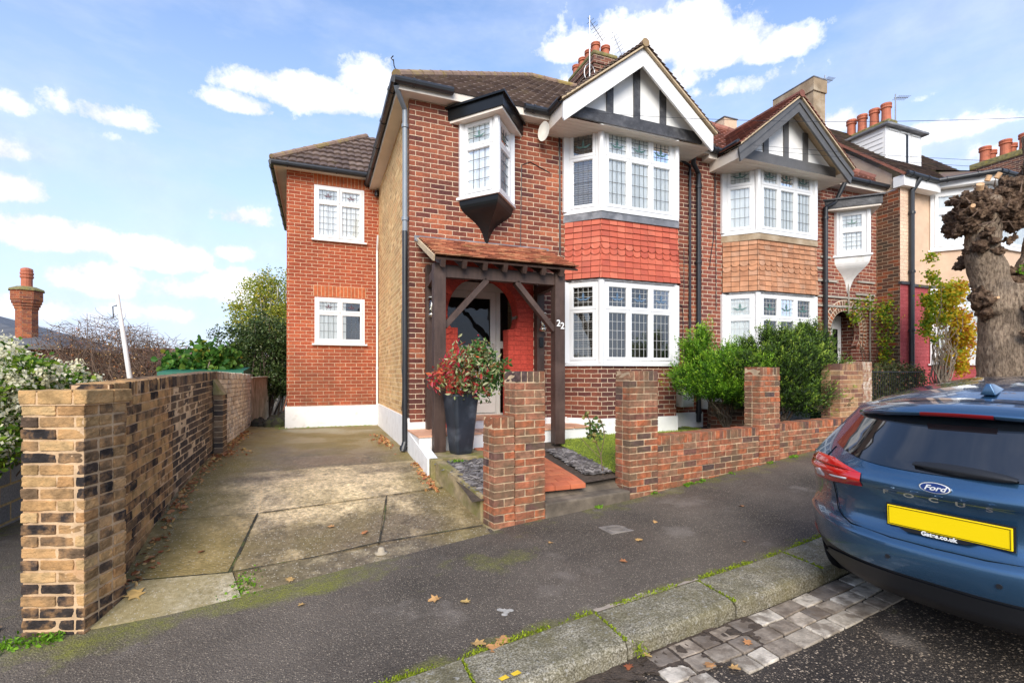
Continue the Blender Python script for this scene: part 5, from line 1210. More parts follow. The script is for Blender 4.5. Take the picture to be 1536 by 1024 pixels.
for j in range(rows):
    for i in range(-1,cols):
        h_=(y1_-y0_)/rows; w_=(x1_-x0_)/cols; a=x0_+(i+(.5 if j%2 else 0))*w_; b=a+w_; a=max(a,x0_);b=min(b,x1_)
        if b-a<.02: continue
        y_=y0_+j*h_; z1=zg(y_)+.004; z2=zg(y_+h_)+.004
        m_.hexa([(a+.003,y_+.003,z1-.05),(b-.003,y_+.003,z1-.05),(b-.003,y_+h_-.003,z2-.05),(a+.003,y_+h_-.003,z2-.05),(a+.003,y_+.003,z1),(b-.003,y_+.003,z1),(b-.003,y_+h_-.003,z2),(a+.003,y_+h_-.003,z2)])
struct(put(m_,'path','terracotta',keep=True,bevel=.003))
grid_surface('lawn',lin(3.27,6.35,30),[(lambda x,t=t:WY(x)+.26+t*(7.3-WY(x)-.26)) for t in lin(0,1,16)],lambda x,y:zg(y)-.012,'turf_base')
def scatter_quads(name,n,fpos,fsize,mat_,flat=.3,parent=None,label=None,cat=None,kind=None,keep=False,aspect=.6,up=False,shape='diamond',rnd=None,curl=0,dirf=None):
    """n small leaf-like faces"""
    P=fpos(n); n=len(P); S=fsize(n)
    if dirf is not None: D_=dirf(P)
    else: D_=rng.normal(size=(n,3)); D_[:,2]*=flat
    if up: D_[:,2]=np.abs(D_[:,2])+.6
    D_/=np.linalg.norm(D_,axis=1,keepdims=True)
    Q=rng.normal(size=(n,3)); Q-= (Q*D_).sum(1,keepdims=True)*D_; 
    if flat<1 and not up: Q[:,2]*=flat*1.5
    Q/=np.linalg.norm(Q,axis=1,keepdims=True)
    a=S[:,None]*.5; b=a*aspect
    N=np.cross(D_,Q)
    if shape=='leaf':   # six-sided leaf with a fold
        k=[(-1,0,0),(-.35,.9,.25),(.4,.8,.25),(1,0,0),(.4,-.8,.25),(-.35,-.9,.25)]
        V=np.stack([P+D_*a*x+Q*b*y+N*a*z*.9 for x,y,z in k],1).reshape(-1,3)
        f=[(6*i,6*i+1,6*i+2,6*i+3,6*i+4,6*i+5) for i in range(n)]
        f=[q for i in range(n) for q in ((6*i,6*i+1,6*i+2,6*i+3),(6*i,6*i+3,6*i+4,6*i+5))]; rep=2
    else:
        k=[(-1,0),(-.1,1),(1,0),(-.1,-1)]
        V=np.stack([P+D_*a*x+Q*b*y for x,y in k],1).reshape(-1,3); f=[(4*i,4*i+1,4*i+2,4*i+3) for i in range(n)]; rep=1
    r=rng.random(n) if rnd is None else rnd(P)
    o=mesh_obj(name,V,f,mat_,parent,np.repeat(r,rep),normals_fix=False,uv=False,keep=keep)
    if label or kind: tag(o,label,cat,kind=kind)
    return o
def inbay(x,y): return (3.86<x<6.18 and y>6.92-.02) or (x<3.9 and y>6.72)
def lawnpos(n):
    x=rng.uniform(3.26,6.3,n); wy=4.436+.1459*(x-1.563)+.26; y=wy+rng.random(n)**1.0*(7.3-wy); ok=~((x>3.85)&(x<6.2)&(y>6.87)); x=x[ok];y=y[ok]
    z=np.interp(y,[4.4,4.9,6.9,8],[-1.26,-1.17,-.97,-.97]); return np.stack([x,y,z+rng.uniform(-.008,.006,len(x))],1)
g_=scatter_quads('artificial_grass',42000,lawnpos,lambda n:rng.uniform(.018,.032,n),'turf_blade',up=True,aspect=.16,keep=True,kind='stuff',label='short bright artificial grass in front of the bay window',cat='grass')
# slate chippings
def slates(name,x0_,x1_,y0_,y1_,n,label):
    m_=MB()
    for i in range(n):
        y=rng.uniform(y0_,y1_); x=rng.uniform(x0_ if x0_>2 else 1.31+(5.86-y)*.179,x1_); s=rng.uniform(.025,.06); a=rng.uniform(0,6.28); z=zg(y)+rng.uniform(-.02,.012); t1,t2=rng.uniform(-.3,.3,2); r=rng.random(); h=.008
        k=[(math.cos(a+q)*s*e,math.sin(a+q)*s*e*.6) for q,e in ((0,1),(1.3,.8),(2.6,.95),(3.9,.9),(5.1,.75))]
        top=[(x+u,y+v,z+u*t1+v*t2+h) for u,v in k]; bot=[(p[0],p[1],p[2]-h) for p in top]
        m_.quad(*top,r=r)
        for q in range(5): m_.quad(bot[q],bot[(q+1)%5],top[(q+1)%5],top[q],r=r)
    tag(put(m_,name,'slate_chip',keep=True),label,'chippings',kind='stuff')
slates('slate_chippings',1.54,1.97,4.68,5.88,1150,'dark slate chippings behind the stepped pillar beside the planter')
slates('slate_chippings',2.92,3.22,5.0,6.1,900,'dark slate chippings between the terracotta path and the lawn')
# meter boxes, bin, board
def meter(x0_,x1_,z0,z1,label,y=FY-.22):
    m_=MB(); m_.box(x0_,x1_,y,FY-.002,z0,z1); m_.box(x0_+.025,x1_-.025,y-.012,y-.001,z0+.03,z1-.03); m_.box(x0_+.05,x1_-.05,y-.016,y-.0125,z0+.055,z1-.2); m_.box(x0_-.01,x1_+.01,y-.015,FY-.002,z1+.001,z1+.02)
    return tag(put(m_,'meter_box','meter_plastic',bevel=.006),label,'meter box')
meter(6.07,6.34,-.60,-.1,'white meter box on the house wall beside the bay, nearer the bay')
meter(6.70,7.0,-.66,-.12,'pale meter box on the wall behind the black downpipe')
bn=MB(); bn.hexa([(9.02,6.4,-1.0),(9.5,6.4,-1.0),(9.5,6.9,-1.0),(9.02,6.9,-1.0),(8.95,6.3,-.02),(9.55,6.3,-.02),(9.55,6.95,-.02),(8.95,6.95,-.02)]); bo=put(bn,'wheelie_bin','bin_green',bevel=.02); tag(bo,'green bin half hidden behind the dark conifer','bin')
bn=MB(); bn.box(8.93,9.57,6.28,6.97,-.019,.05); put(bn,'lid','bin_green',bo,bevel=.02); bn=MB(); bn.box(9.2,9.27,6.285,6.295,-.15,-.08); put(bn,'sticker','white_paint',bo)
m_=MB(); m_.bar((7.55,5.95,-.42),(8.2,5.62,-.75),.03,.12); tag(put(m_,'wooden_board','weathered_board'),'weathered brown board leaning behind the low wall by the conifer','board')
m_=MB(); m_.bar((6.55,6.95,-.75),(7.5,6.5,-.8),.2,.5,(0,0,1)); tag(put(m_,'dividing_wall','brick_flank'),'low dark brick dividing wall under the conifers','wall')
# lamps, bell, dish, aerials
def lantern(x,label,z=.93):
    e=empty('wall_lantern',(x,FY-.16,z),label,'lantern','lanterns on the porch posts')
    m_=MB(); m_.box(x-.05,x+.05,FY-.16,FY-.131,z+.16,z+.19); m_.lathe((x,FY-.21,z+.17),[(.06,0),(.06,.012),(.03,.03)],14); m_.bar((x,FY-.135,z+.02),(x,FY-.21,z-.02),.015,.015); put(m_,'bracket','lamp_metal',e)
    m_=MB(); m_.lathe((x,FY-.21,z-.08),[(.045,0),(.045,.25)],14); put(m_,'lantern_glass','lantern_glass',e,smooth=True)
    m_=MB(); m_.lathe((x,FY-.21,z-.115),[(.03,0),(.05,.02),(.055,.045),(.04,.07),(.02,.08)],14); put(m_,'lamp_base','lamp_metal',e,smooth=True)
    m_=MB(); m_.lathe((x,FY-.21,z-.03),[(.012,0),(.018,.03),(.018,.1),(.01,.12)],10); put(m_,'bulb','bulb_glass',e,smooth=True)
lantern(1.55,'silver glass lantern on the left wall post of the porch'); lantern(3.33,'silver lantern on the right wall post of the porch, above the bell',.78)
m_=MB(); m_.box(3.30,3.37,FY-.155,FY-.131,.42,.58); m_.lathe((3.335,FY-.16,.47),[(.018,0),(.018,.008)],12,axis='y'); tag(put(m_,'doorbell','black_gloss',bevel=.01),'small black doorbell on the right wall post','doorbell')
e=empty('satellite_dish',(3.36,FY-.1,3.75),'small cream oval dish on the brick between oriel and bay','dish')
m_=MB(); m_.lathe((3.37,FY-.20,3.93),[(.0,.0),(.10,-.006),(.155,-.02),(.16,-.03),(.155,-.028),(.1,-.016),(.0,-.01)],24,axis='x'); do=put(m_,'dish','dish_paint',e,smooth=True)
do.data.transform(Matrix.Translation((.01,-.1,.10))@Matrix.Rotation(R(18),4,'Z')@Matrix.Diagonal((1,.82,.95,1))@Matrix.Translation((-.01,.1,-.18)))
m_=MB(); m_.tube([(3.4,FY-.01,3.82),(3.42,FY-.1,3.82),(3.38,FY-.17,3.9)],.02,8); put(m_,'dish_arm','black_plastic',e)
def aerial(x,y,z0,z1,label,yagi,lean=0,loop=False):
    e=empty('tv_aerial',(x,y,z0),label,'aerial'); m_=MB(); m_.tube([(x,y,z0),(x+lean,y,z1)],.016,8); put(m_,'mast','aerial_metal',e)
    m_=MB(); a=Vector((x+lean,y,z1-.1)); b=a+Vector(yagi); m_.tube([a-(b-a)*.12,b],.008,6); d=(b-a).normalized(); s=d.cross(Vector((0,0,1))).normalized()
    for k in range(7): p=a+(b-a)*(k/7+.05); m_.tube([p-s*.12,p+s*.12],.005,5)
    put(m_,'aerial_boom','aerial_metal',e)
    if loop: m_=MB(); m_.tube([(x+.15*math.cos(q),y,z0+.35+.22*math.sin(q)) for q in np.linspace(0,6.1,14)],.012,6); m_.tube([(x,y,z0+.15),(x+.15,y,z0+.2)],.012,6); put(m_,'bracket','aerial_metal',e)
aerial(6.20,10.55,7.0,8.75,'white mast aerial strapped to the brick chimney stack',(.45,.1,-.35),loop=True)
aerial(7.25,11.1,7.0,9.0,'thin aerial mast rising right of the brick chimney stack',(.35,.05,-.55))
aerial(14.35,8.5,6.6,7.45,'small aerial beside the four clay chimney pots',(.35,-.1,.02))
aerial(11.72,8.55,7.15,7.4,'stubby aerial at the top of the rendered chimney',(.2,-.05,-.02))
# telephone wires from the gables
m_=MB()
def wire(a,b,s=.0): 
    a=Vector(a);b=Vector(b); m_.tube([a+(b-a)*(k/12)+Vector((0,0,-s*4*(k/12)*(1-k/12))) for k in range(13)],.003,5)
wire((3.75,6.6,3.98),(9.0,3.0,3.2),.12); wire((7.1,6.5,4.0),(14,2.5,3.1),.1); wire((7.1,6.5,3.93),(14,2.5,2.95),.1)
tag(put(m_,'telephone_wires','black_plastic'),'thin dark telephone wires crossing the two gables','wires')
# ------------------------------------------------- planter and shrub
m_=MB(); cx_,cy_=1.72,6.17; rot=.25
def sq(s,z,o=0):
    r=[]; 
    for i in range(4):
        for k in (-.12,0,.12): a=PI/4+i*PI/2+k+rot; r.append((cx_+s*math.cos(a)*(1 if k==0 else .985)*1.0,cy_+s*math.sin(a)*(1 if k==0 else .985),z))
    return r
rings=[sq(.14,-1.028),sq(.15,-1.0),sq(.155,-.99),sq(.232,-.30),sq(.236,-.285),sq(.236,-.262),sq(.205,-.262),sq(.195,-.33)]
for a,b in zip(rings,rings[1:]):
    for i in range(12): m_.quad(a[i],a[(i+1)%12],b[(i+1)%12],b[i])
m_.quad(*rings[0]); m_.quad(*sq(.195,-.31)); po=put(m_,'planter','planter_glaze',bevel=.004); tag(po,'tall dark blue-grey tapered planter on the mossy slab','planter')
def blob_pos(cs):
    """points inside a set of ellipsoids (x,y,z,rx,ry,rz,weight), denser near their skins"""
    W=np.array([c[6] if len(c)>6 else c[3]*c[4]*c[5] for c in cs]); W=W/W.sum()
    def f(n):
        k=rng.choice(len(cs),n,p=W); C=np.array([c[:6] for c in cs])[k]
        d=rng.normal(size=(n,3)); d/=np.linalg.norm(d,axis=1,keepdims=True); r=rng.random(n)**.42
        return C[:,:3]+d*r[:,None]*C[:,3:6]
    return f
def clump_pos(base,nc,rad,flatten=1.):
    """gather leaves into tufts so that gaps and light and dark clumps show"""
    def f(n):
        C=base(nc); k=rng.integers(0,nc,n); d=rng.normal(size=(n,3))*rad; d[:,2]*=flatten; return C[k]+d
    return f
def branches(name,root,tips,r0,m,parent,wob=.06,seg=5):
    m_=MB(); root=Vector(root)
    for t in tips:
        t=Vector(t); pts=[root+(t-root)*(k/seg)+Vector(rng.normal(0,wob,3))*(0 if k in (0,) else 1)*.5 for k in range(seg+1)]
        m_.tube(pts,[r0*(1-.8*k/seg) for k in range(seg+1)],6,caps=False)
    return put(m_,name,m,parent,smooth=True)
sh_=empty('shrub',(1.74,6.17,-.3),'variegated pink, red and green leafy shrub growing in the tall planter','shrub')
cs=[(1.86,6.05,.12,.34,.26,.30),(1.98,6.02,-.08,.26,.24,.26),(1.62,6.05,0.0,.26,.22,.22),(1.42,6.05,-.06,.16,.14,.12),(1.95,6.1,.26,.2,.2,.14),(2.12,6.0,.02,.2,.18,.2),(1.7,6.0,-.25,.2,.18,.1)]
tips=blob_pos(cs)(46); branches('stems',(1.74,6.17,-.32),tips,.008,'twig',sh_,.05)
ph=lambda P:np.clip(.42-(P[:,0]-1.72)*.7+rng.normal(0,.24,len(P)),0,1)
scatter_quads('foliage',2300,clump_pos(blob_pos(cs),130,.05),lambda n:rng.uniform(.045,.095,n),'leaf_photinia',1.,sh_,aspect=.42,shape='leaf',rnd=ph)
# rose sapling in the slates
rs=empty('rose_sapling',(3.12,5.0,-1.16),'thin young rose with small pale leaves beside the right pillar','sapling')
m_=MB(); m_.tube([(3.12,5.0,-1.2),(3.1,5.02,-.95),(3.0,5.05,-.7),(2.95,5.05,-.5)],.006,6); m_.tube([(3.1,5.02,-.98),(3.13,4.98,-.7),(3.08,4.98,-.55)],.004,6); m_.tube([(3.1,5.02,-1.0),(2.92,5.05,-.82),(2.85,5.05,-.75)],.004,6); put(m_,'stem','twig',rs)
scatter_quads('foliage',130,blob_pos([(3.02,5.02,-.66,.13,.1,.16),(2.93,5.05,-.5,.05,.05,.06)]),lambda n:rng.uniform(.035,.06,n),'leaf_rose',1.,rs,aspect=.8,shape='leaf')
# ------------------------------------------------- conifers
def conifer(root,cs,nspray,mat_,label,low=0.,br=.5):
    """sprays: each a feathery fan of small scale-leaf faces along a rising twig"""
    e=empty('conifer',root,label,'conifer'); rt_=np.array(root)
    tips=blob_pos(cs)(20); branches('branches',root,tips,.016,'bark_dark',e,.08)
    base=blob_pos(cs)(nspray); d=base-(rt_+np.array((0,0,.15))); d/=np.linalg.norm(d,axis=1,keepdims=True)
    d+=rng.normal(0,.28,d.shape); d[:,2]=d[:,2]*.7+.30; d/=np.linalg.norm(d,axis=1,keepdims=True)
    side=np.cross(d,rng.normal(size=d.shape)); side/=np.linalg.norm(side,axis=1,keepdims=True)
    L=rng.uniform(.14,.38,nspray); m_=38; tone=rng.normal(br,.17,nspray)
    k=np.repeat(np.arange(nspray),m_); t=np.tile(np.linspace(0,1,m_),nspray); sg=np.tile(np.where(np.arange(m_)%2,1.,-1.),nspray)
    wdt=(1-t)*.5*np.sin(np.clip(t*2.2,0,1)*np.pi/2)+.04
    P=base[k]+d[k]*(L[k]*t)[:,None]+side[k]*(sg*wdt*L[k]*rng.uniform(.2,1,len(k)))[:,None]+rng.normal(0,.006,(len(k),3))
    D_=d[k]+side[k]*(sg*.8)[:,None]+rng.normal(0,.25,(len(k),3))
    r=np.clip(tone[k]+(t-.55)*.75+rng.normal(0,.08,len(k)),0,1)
    scatter_quads('foliage',len(k),lambda n:P,lambda n:rng.uniform(.025,.05,n),mat_,1.,e,aspect=.34,dirf=lambda Q:D_,rnd=lambda Q:r)
    return e
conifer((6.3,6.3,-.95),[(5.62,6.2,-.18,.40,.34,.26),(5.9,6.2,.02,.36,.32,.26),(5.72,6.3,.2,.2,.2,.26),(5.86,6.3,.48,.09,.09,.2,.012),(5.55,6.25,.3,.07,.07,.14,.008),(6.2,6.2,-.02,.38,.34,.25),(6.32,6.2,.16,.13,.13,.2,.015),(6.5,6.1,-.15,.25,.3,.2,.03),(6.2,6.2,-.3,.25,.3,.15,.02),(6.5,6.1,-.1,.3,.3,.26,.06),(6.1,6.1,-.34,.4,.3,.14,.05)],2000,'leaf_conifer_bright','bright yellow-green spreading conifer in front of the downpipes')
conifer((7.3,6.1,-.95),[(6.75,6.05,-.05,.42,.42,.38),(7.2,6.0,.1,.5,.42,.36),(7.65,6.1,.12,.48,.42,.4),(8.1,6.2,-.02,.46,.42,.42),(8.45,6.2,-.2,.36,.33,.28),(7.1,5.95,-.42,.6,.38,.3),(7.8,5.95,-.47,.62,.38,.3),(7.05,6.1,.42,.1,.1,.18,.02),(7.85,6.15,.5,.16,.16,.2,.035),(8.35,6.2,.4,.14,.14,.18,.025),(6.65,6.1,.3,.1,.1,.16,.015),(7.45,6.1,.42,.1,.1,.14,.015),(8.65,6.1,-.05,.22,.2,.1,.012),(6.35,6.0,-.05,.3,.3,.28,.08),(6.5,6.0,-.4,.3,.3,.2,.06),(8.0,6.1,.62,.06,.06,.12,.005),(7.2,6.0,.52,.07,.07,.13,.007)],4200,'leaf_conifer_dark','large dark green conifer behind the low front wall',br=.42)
# ------------------------------------------------- plants near the terrace
hd=empty('hedge',(10.4,6.2,-.9),'scrappy dark hedge growing through the black railings','hedge')
scatter_quads('foliage',9000,clump_pos(blob_pos([(9.5,6.1,-.3,.5,.25,.42),(10.2,6.15,-.25,.5,.25,.42),(10.8,6.2,-.25,.5,.25,.42),(9.9,6.2,.06,.7,.2,.1),(10.7,6.2,.08,.5,.2,.1)]),260,.06),lambda n:rng.uniform(.03,.06,n),'leaf_hedge',1.,hd,aspect=.6)
branches('stems',(10.2,6.2,-.95),blob_pos([(10.2,6.15,-.2,.9,.2,.3)])(40),.012,'twig',hd,.1)
yl=empty('shrub',(11.4,6.0,-.7),'tall shrub turning yellow in front of the white ground-floor window','shrub')
tips=blob_pos([(11.5,5.9,1.2,.55,.3,.8)])(34); branches('stems',(11.5,6.0,-.8),tips,.018,'twig_pale',yl,.12,7)
lp=lambda P:np.clip(.3+(P[:,0]-10.95)*.55+rng.normal(0,.2,len(P)),0,1)
scatter_quads('foliage',5200,clump_pos(blob_pos([(11.35,5.9,1.4,.36,.25,.4),(11.75,5.9,1.3,.34,.25,.6),(11.85,5.85,.75,.25,.25,.5),(11.1,5.95,1.1,.12,.12,.6,.02),(11.2,5.95,2.0,.08,.08,.4,.01),(11.75,5.9,.3,.3,.2,.4,.02)]),120,.06),lambda n:rng.uniform(.04,.08,n),'leaf_autumn',1.,yl,aspect=.75,shape='leaf',rnd=lp)
vn=empty('climbing_rose',(11.35,7.2,-.7),'straggly climbing rose over the round doorway arch','climber')
branches('stems',(11.44,7.2,-.7),[(11.4,7.15,1.5),(10.9,7.2,1.6),(11.6,7.0,1.4),(11.2,7.1,1.3),(10.6,7.2,1.45),(11.7,6.8,1.2)],.014,'twig',vn,.1,7)
scatter_quads('foliage',900,clump_pos(blob_pos([(11.0,7.15,1.42,.55,.1,.2),(11.5,7.0,1.3,.35,.18,.3),(10.75,7.15,1.2,.12,.1,.18,.01),(11.5,7.0,.6,.2,.15,.6,.02)]),60,.06),lambda n:rng.uniform(.04,.07,n),'leaf_autumn',1.,vn,aspect=.75,shape='leaf',rnd=lambda P:np.clip(rng.normal(.25,.25,len(P)),0,1))
# ------------------------------------------------- left background
cl=empty('flowering_climber',(-3.6,8,-.8),'green climber covered in creamy white blossom spilling over the block wall','climber')
cs=[(-3.75,7.6,-.45,.5,.6,.45),(-3.35,7.5,-.18,.5,.6,.36),(-3.9,8.2,-.02,.5,.6,.4),(-3.3,8.6,-.22,.45,.5,.3),(-2.95,8.8,-.4,.35,.5,.2),(-3.0,8.0,-.5,.3,.5,.28),(-2.6,9.0,-.5,.3,.4,.12),(-3.3,7.0,-.75,.25,.4,.35)]
scatter_quads('foliage',17000,clump_pos(blob_pos(cs),420,.07),lambda n:rng.uniform(.04,.085,n),'leaf_climber',1.,cl,aspect=.7,shape='leaf')
cs2=[(x,y,z+.1,rx,ry,rz*.95) for x,y,z,rx,ry,rz in cs]
scatter_quads('blossom',24000,clump_pos(blob_pos(cs2),230,.06),lambda n:rng.uniform(.028,.055,n),'blossom',1.,cl,aspect=.8)
branches('stems',(-3.7,8,-1.4),blob_pos(cs)(30),.012,'twig',cl,.1)
# bare brown shrubs
for k,(root,cs,lab) in enumerate((((-5.4,17,-3.0),[(-6.5,17.5,.5,.9,.8,.9),(-5.6,17.2,.85,.8,.8,.8),(-5.9,17,-.1,1.2,.8,.8)],'bare brown twiggy shrub left of the white pole'),((-4.2,16.4,-3.0),[(-4.7,16.6,0.6,.8,.7,.75),(-4.0,16.4,.25,.75,.7,.75),(-4.3,16.4,-.3,1,.7,.6)],'bare brown twiggy shrub right of the white pole'))):
    e=empty('bare_shrub',root,lab,'shrub'); tips=blob_pos(cs)(150); branches('branches',root,tips,.03,'twig',e,.25,8)
    m_=MB(); 
    for p in blob_pos(cs)(1900):
        p=Vector(p); d=Vector(rng.normal(size=3)); d.z=abs(d.z)*.6; d.normalize(); m_.tube([p,p+d*.14+Vector(rng.normal(0,.03,3)),p+d*.3],[.007,.005,.003],3,caps=False)
    put(m_,'twigs','twig',e)
    scatter_quads('foliage',1500,blob_pos(cs),lambda n:rng.uniform(.03,.06,n),'dead_leaf',1.,e,aspect=.6)
# white leaning pole
m_=MB(); m_.tube([(-3.02,11.0,-1.6),(-3.43,11.1,1.45)],[.05,.032],10); po=tag(put(m_,'pole','pole_wood',smooth=True),'white weathered pole leaning left beyond the boundary wall','pole'); m_=MB(); m_.tube([(-3.42,11.07,1.25),(-3.48,11.05,1.22),(-3.47,11.05,1.02)],.01,6); put(m_,'hook','iron_rail',po)
# fig tree
fg=empty('fig_tree',(-2.7,14,-2.5),'low fig tree with large lobed leaves above the green shed','tree')
cs=[(-3.2,14.1,.05,.45,.5,.45),(-2.6,13.9,.25,.45,.5,.5),(-2.15,13.9,.3,.4,.5,.45),(-2.7,14.1,-.35,.7,.5,.4)]
branches('trunk',(-2.8,14,-2.5),blob_pos(cs)(26),.05,'twig_pale',fg,.15,6); scatter_quads('crown',2600,clump_pos(blob_pos(cs),120,.1),lambda n:rng.uniform(.1,.2,n),'leaf_fig',.8,fg,aspect=.8,shape='leaf')
# birch and evergreen
bt=empty('birch_tree',(-1.5,19,-3),'yellowing birch tree rising behind the dark evergreen','tree')
cs=[(-1.85,19.2,2.6,.75,.7,.8),(-1.1,19.1,2.4,.7,.7,1.0),(-2.3,19.3,1.8,.55,.7,.8),(-1.6,19.0,3.15,.3,.3,.55),(-1.0,19.0,3.1,.4,.3,.6),(-2.6,19.3,2.15,.25,.4,.3),(-1.4,19.0,1.4,1.2,.8,.8)]
branches('trunk',(-1.5,19,-3),[(-1.6,19,3.2),(-1.1,19.1,3.1),(-2.2,19.2,2.4),(-1.9,19.3,2.9),(-2.5,19.3,1.8),(-.7,19,2.3)]+list(blob_pos(cs)(30)),.08,'birch_bark',bt,.15,7)
scatter_quads('crown',15000,clump_pos(blob_pos(cs),300,.12),lambda n:rng.uniform(.05,.1,n),'leaf_birch',1.,bt,aspect=.7)
ev=empty('evergreen_tree',(-1.8,16.5,-3),'dense dark evergreen shrub beside the red brick extension','tree')
cs=[(-2.3,16.6,.6,.8,.7,.8),(-1.5,16.5,.9,.8,.7,1.0),(-1.9,16.4,-.2,1.2,.7,.7),(-.9,16.6,.4,.6,.7,1.2),(-2.75,16.5,.1,.5,.5,.5)]
branches('trunk',(-1.8,16.5,-3),blob_pos(cs)(40),.05,'bark_dark',ev,.15,6); scatter_quads('crown',30000,clump_pos(blob_pos(cs),520,.09),lambda n:rng.uniform(.05,.1,n),'leaf_evergreen',1.,ev,aspect=.55)
# green shed roof
m_=MB(); m_.hexa([(-3.3,13.0,-.08),(-1.6,12.9,-.08),(-1.6,14.2,-.08),(-3.3,14.2,-.08),(-3.3,13.0,.03),(-1.6,12.9,.06),(-1.6,14.2,.16),(-3.3,14.2,.13)]); m_.box(-3.1,-1.6,13.3,14.1,-2.4,-.081); tag(put(m_,'shed','green_sheet'),'green shed roof showing above the boundary wall','shed')
# far houses
h1=empty('house',(-11,24,-3),'house with a flared red brick chimney stack at the far left','house')
m_=MB(); m_.box(-17,-9.2,22.5,32,-3.4,1.0); put(m_,'wall','brick_far',h1)
m_=MB(); m_.quad((-17.5,22.2,.95),(-8.5,22.2,.95),(-14,27,2.9),(-17.5,27,2.9)); m_.quad((-8.5,22.2,.95),(-8.5,32,.95),(-14,27,2.9)); m_.box(-17.5,-8.45,22.1,22.25,.85,1.0); put(m_,'roof','slate_roof_far',h1)
m_=MB(); cx0,cy0=-9.9,23.3; 
for (s,z0,z1) in ((.33,0,2.35),(.36,2.35,2.45),(.40,2.45,2.55),(.44,2.55,2.66),(.47,2.66,3.0)): m_.lathe((cx0,cy0,z0),[(s,0),(s,z1-z0)],8)
c1=put(m_,'chimney','brick_far',h1); m_=MB(); m_.lathe((cx0,cy0,3.0),[(.52,0),(.50,.06),(.28,.16)],8); put(m_,'chimney_cap','moss_cap',c1)
m_=MB(); m_.lathe((cx0,cy0,3.08),[(.16,0),(.16,.38),(.19,.42),(.19,.48),(.165,.5),(.19,.54),(.19,.6),(.165,.62),(.18,.66),(.165,.74),(.07,.78)],14); put(m_,'chimney_pot','clay_pot',c1)
def far_house(x0_,x1_,y,ze,zr_,label,m='tile_roof_far',sk=None,chs=()):
    e=empty('house',((x0_+x1_)/2,y,-3.4),label,'house'); m_=MB(); m_.box(x0_+.2,x1_-.2,y+.3,y+8,-3.4,ze); put(m_,'wall','brick_far',e)
    m_=MB(); n=int((x1_-x0_)/.5); k=9
    for j in range(k):
        for i in range(n): 
            a=x0_+i*.5; z0=ze+(zr_-ze)*j/k; z1=ze+(zr_-ze)*(j+1)/k; y0=y+4*j/k; y1=y+4*(j+1)/k; m_.quad((a,y0,z0+.03),(a+.49,y0,z0+.03),(a+.49,y1,z1),(a,y1,z1))
    m_.quad((x0_,y+4,zr_),(x1_,y+4,zr_),(x1_,y+8.2,ze),(x0_,y+8.2,ze)); rf=put(m_,'roof',m,e)
    if sk: m_=MB(); m_.quad(*[(x,y+4*t-.05,ze+(zr_-ze)*t+.08) for x,t in ((sk,.3),(sk+1.,.3),(sk+1.,.72),(sk,.72))]); put(m_,'skylight','white_plastic',rf)
    for (cx_2,z) in chs: m_=MB(); m_.box(cx_2-.5,cx_2+.5,y+3.6,y+4.4,zr_-.6,z); cc=put(m_,'chimney','brick_far',rf); [chimney_pot(cc,cx_2-.3+.3*q,y+4,z,.13,.4) for q in range(3)]
far_house(-15.5,-6.6,31,-.8,1.5,'brown roofed house behind the bare shrubs with a white skylight',sk=-10.6,chs=())
far_house(-8.5,-1,40,-1.2,1.1,'long distant brown roof behind the fig tree',chs=())
far_house(-24,-15,38,.0,1.6,'distant slate roofed house at the left edge','slate_roof_far')
far_house(-46,-28,70,-1.5,1.2,'far low terrace on the skyline at the extreme left','slate_roof_far')
far_house(-20,4,85,-2.5,.9,'far terrace low on the skyline beyond the gardens')
# rubble and dark things behind the panel wall
m_=MB()
for k in range(26): x=rng.uniform(-1.3,-.66); y=rng.uniform(11.6,13.2); s=rng.uniform(.05,.16); m_.lathe((x,y,-1.15),[(s,0),(s*.9,s*.8),(s*.3,s*1.4)],6)
tag(put(m_,'rubble','joint_dirt',keep=True),'dark heap of garden rubble in the gap beside the extension','rubble',kind='stuff')
# ------------------------------------------------- small ground life
def wallside(x0_,x1_,yf,n,sd): 
    def f(k):
        x=rng.uniform(x0_,x1_,n); y=np.array([yf(a) for a in x])+rng.normal(0,sd,n); return x,y
    return f
def litter(name,pts,size,m,label,cat,flat=.35,dz=.01,shape='leaf',up=False,aspect=.6,kind='stuff'):
    P=np.array([(x,y,z+dz+rng.uniform(0,.02)) for x,y,z in pts]); 
    return scatter_quads(name,len(P),lambda n:P,lambda n:rng.uniform(size*.6,size*1.3,n),m,flat,label=label,cat=cat,kind=kind,keep=True,aspect=aspect,shape=shape,up=up)
pts=[]
for _ in range(420):
    t=rng.random(); y=4.3+t*6.5; x=-1.35+abs(rng.normal(0,.07))+.03; pts.append((x,y,zd(x,y)))
for _ in range(120):
    x,y=-1.2+rng.normal(0,.12),8.0+rng.normal(0,.25); pts.append((x,y,zd(x,y)))
for _ in range(150):
    y=rng.uniform(5.4,6.6); x=1.26-abs(rng.normal(0,.06)); pts.append((x,y,zd(x,y)))
for _ in range(140):
    x,y=1.12-abs(rng.normal(0,.1)),8.6+rng.normal(0,.4); pts.append((x,y,zd(x,y)))
litter('leaf_litter',pts,.05,'dead_leaf','drifts of dry brown leaves along the driveway edges','leaves')
pts=[]
for _ in range(1500):
    x=rng.uniform(2.7,8); y=WY(x)-abs(rng.normal(0,.035))-.005
    if math.sin(x*9.1)+math.sin(x*23)+math.sin(x*3.3)<1.1: continue
    pts.append((x,y,zp(x,y)))
for _ in range(500):
    x=rng.uniform(-2.2,-1.5); y=4.03+rng.normal(0,.06)-.05; pts.append((x,y,zp(x,y)))
for _ in range(160):
    x,y=-.52+rng.normal(0,.06),4.15+rng.normal(0,.1); pts.append((x,y,zd(x,y)))
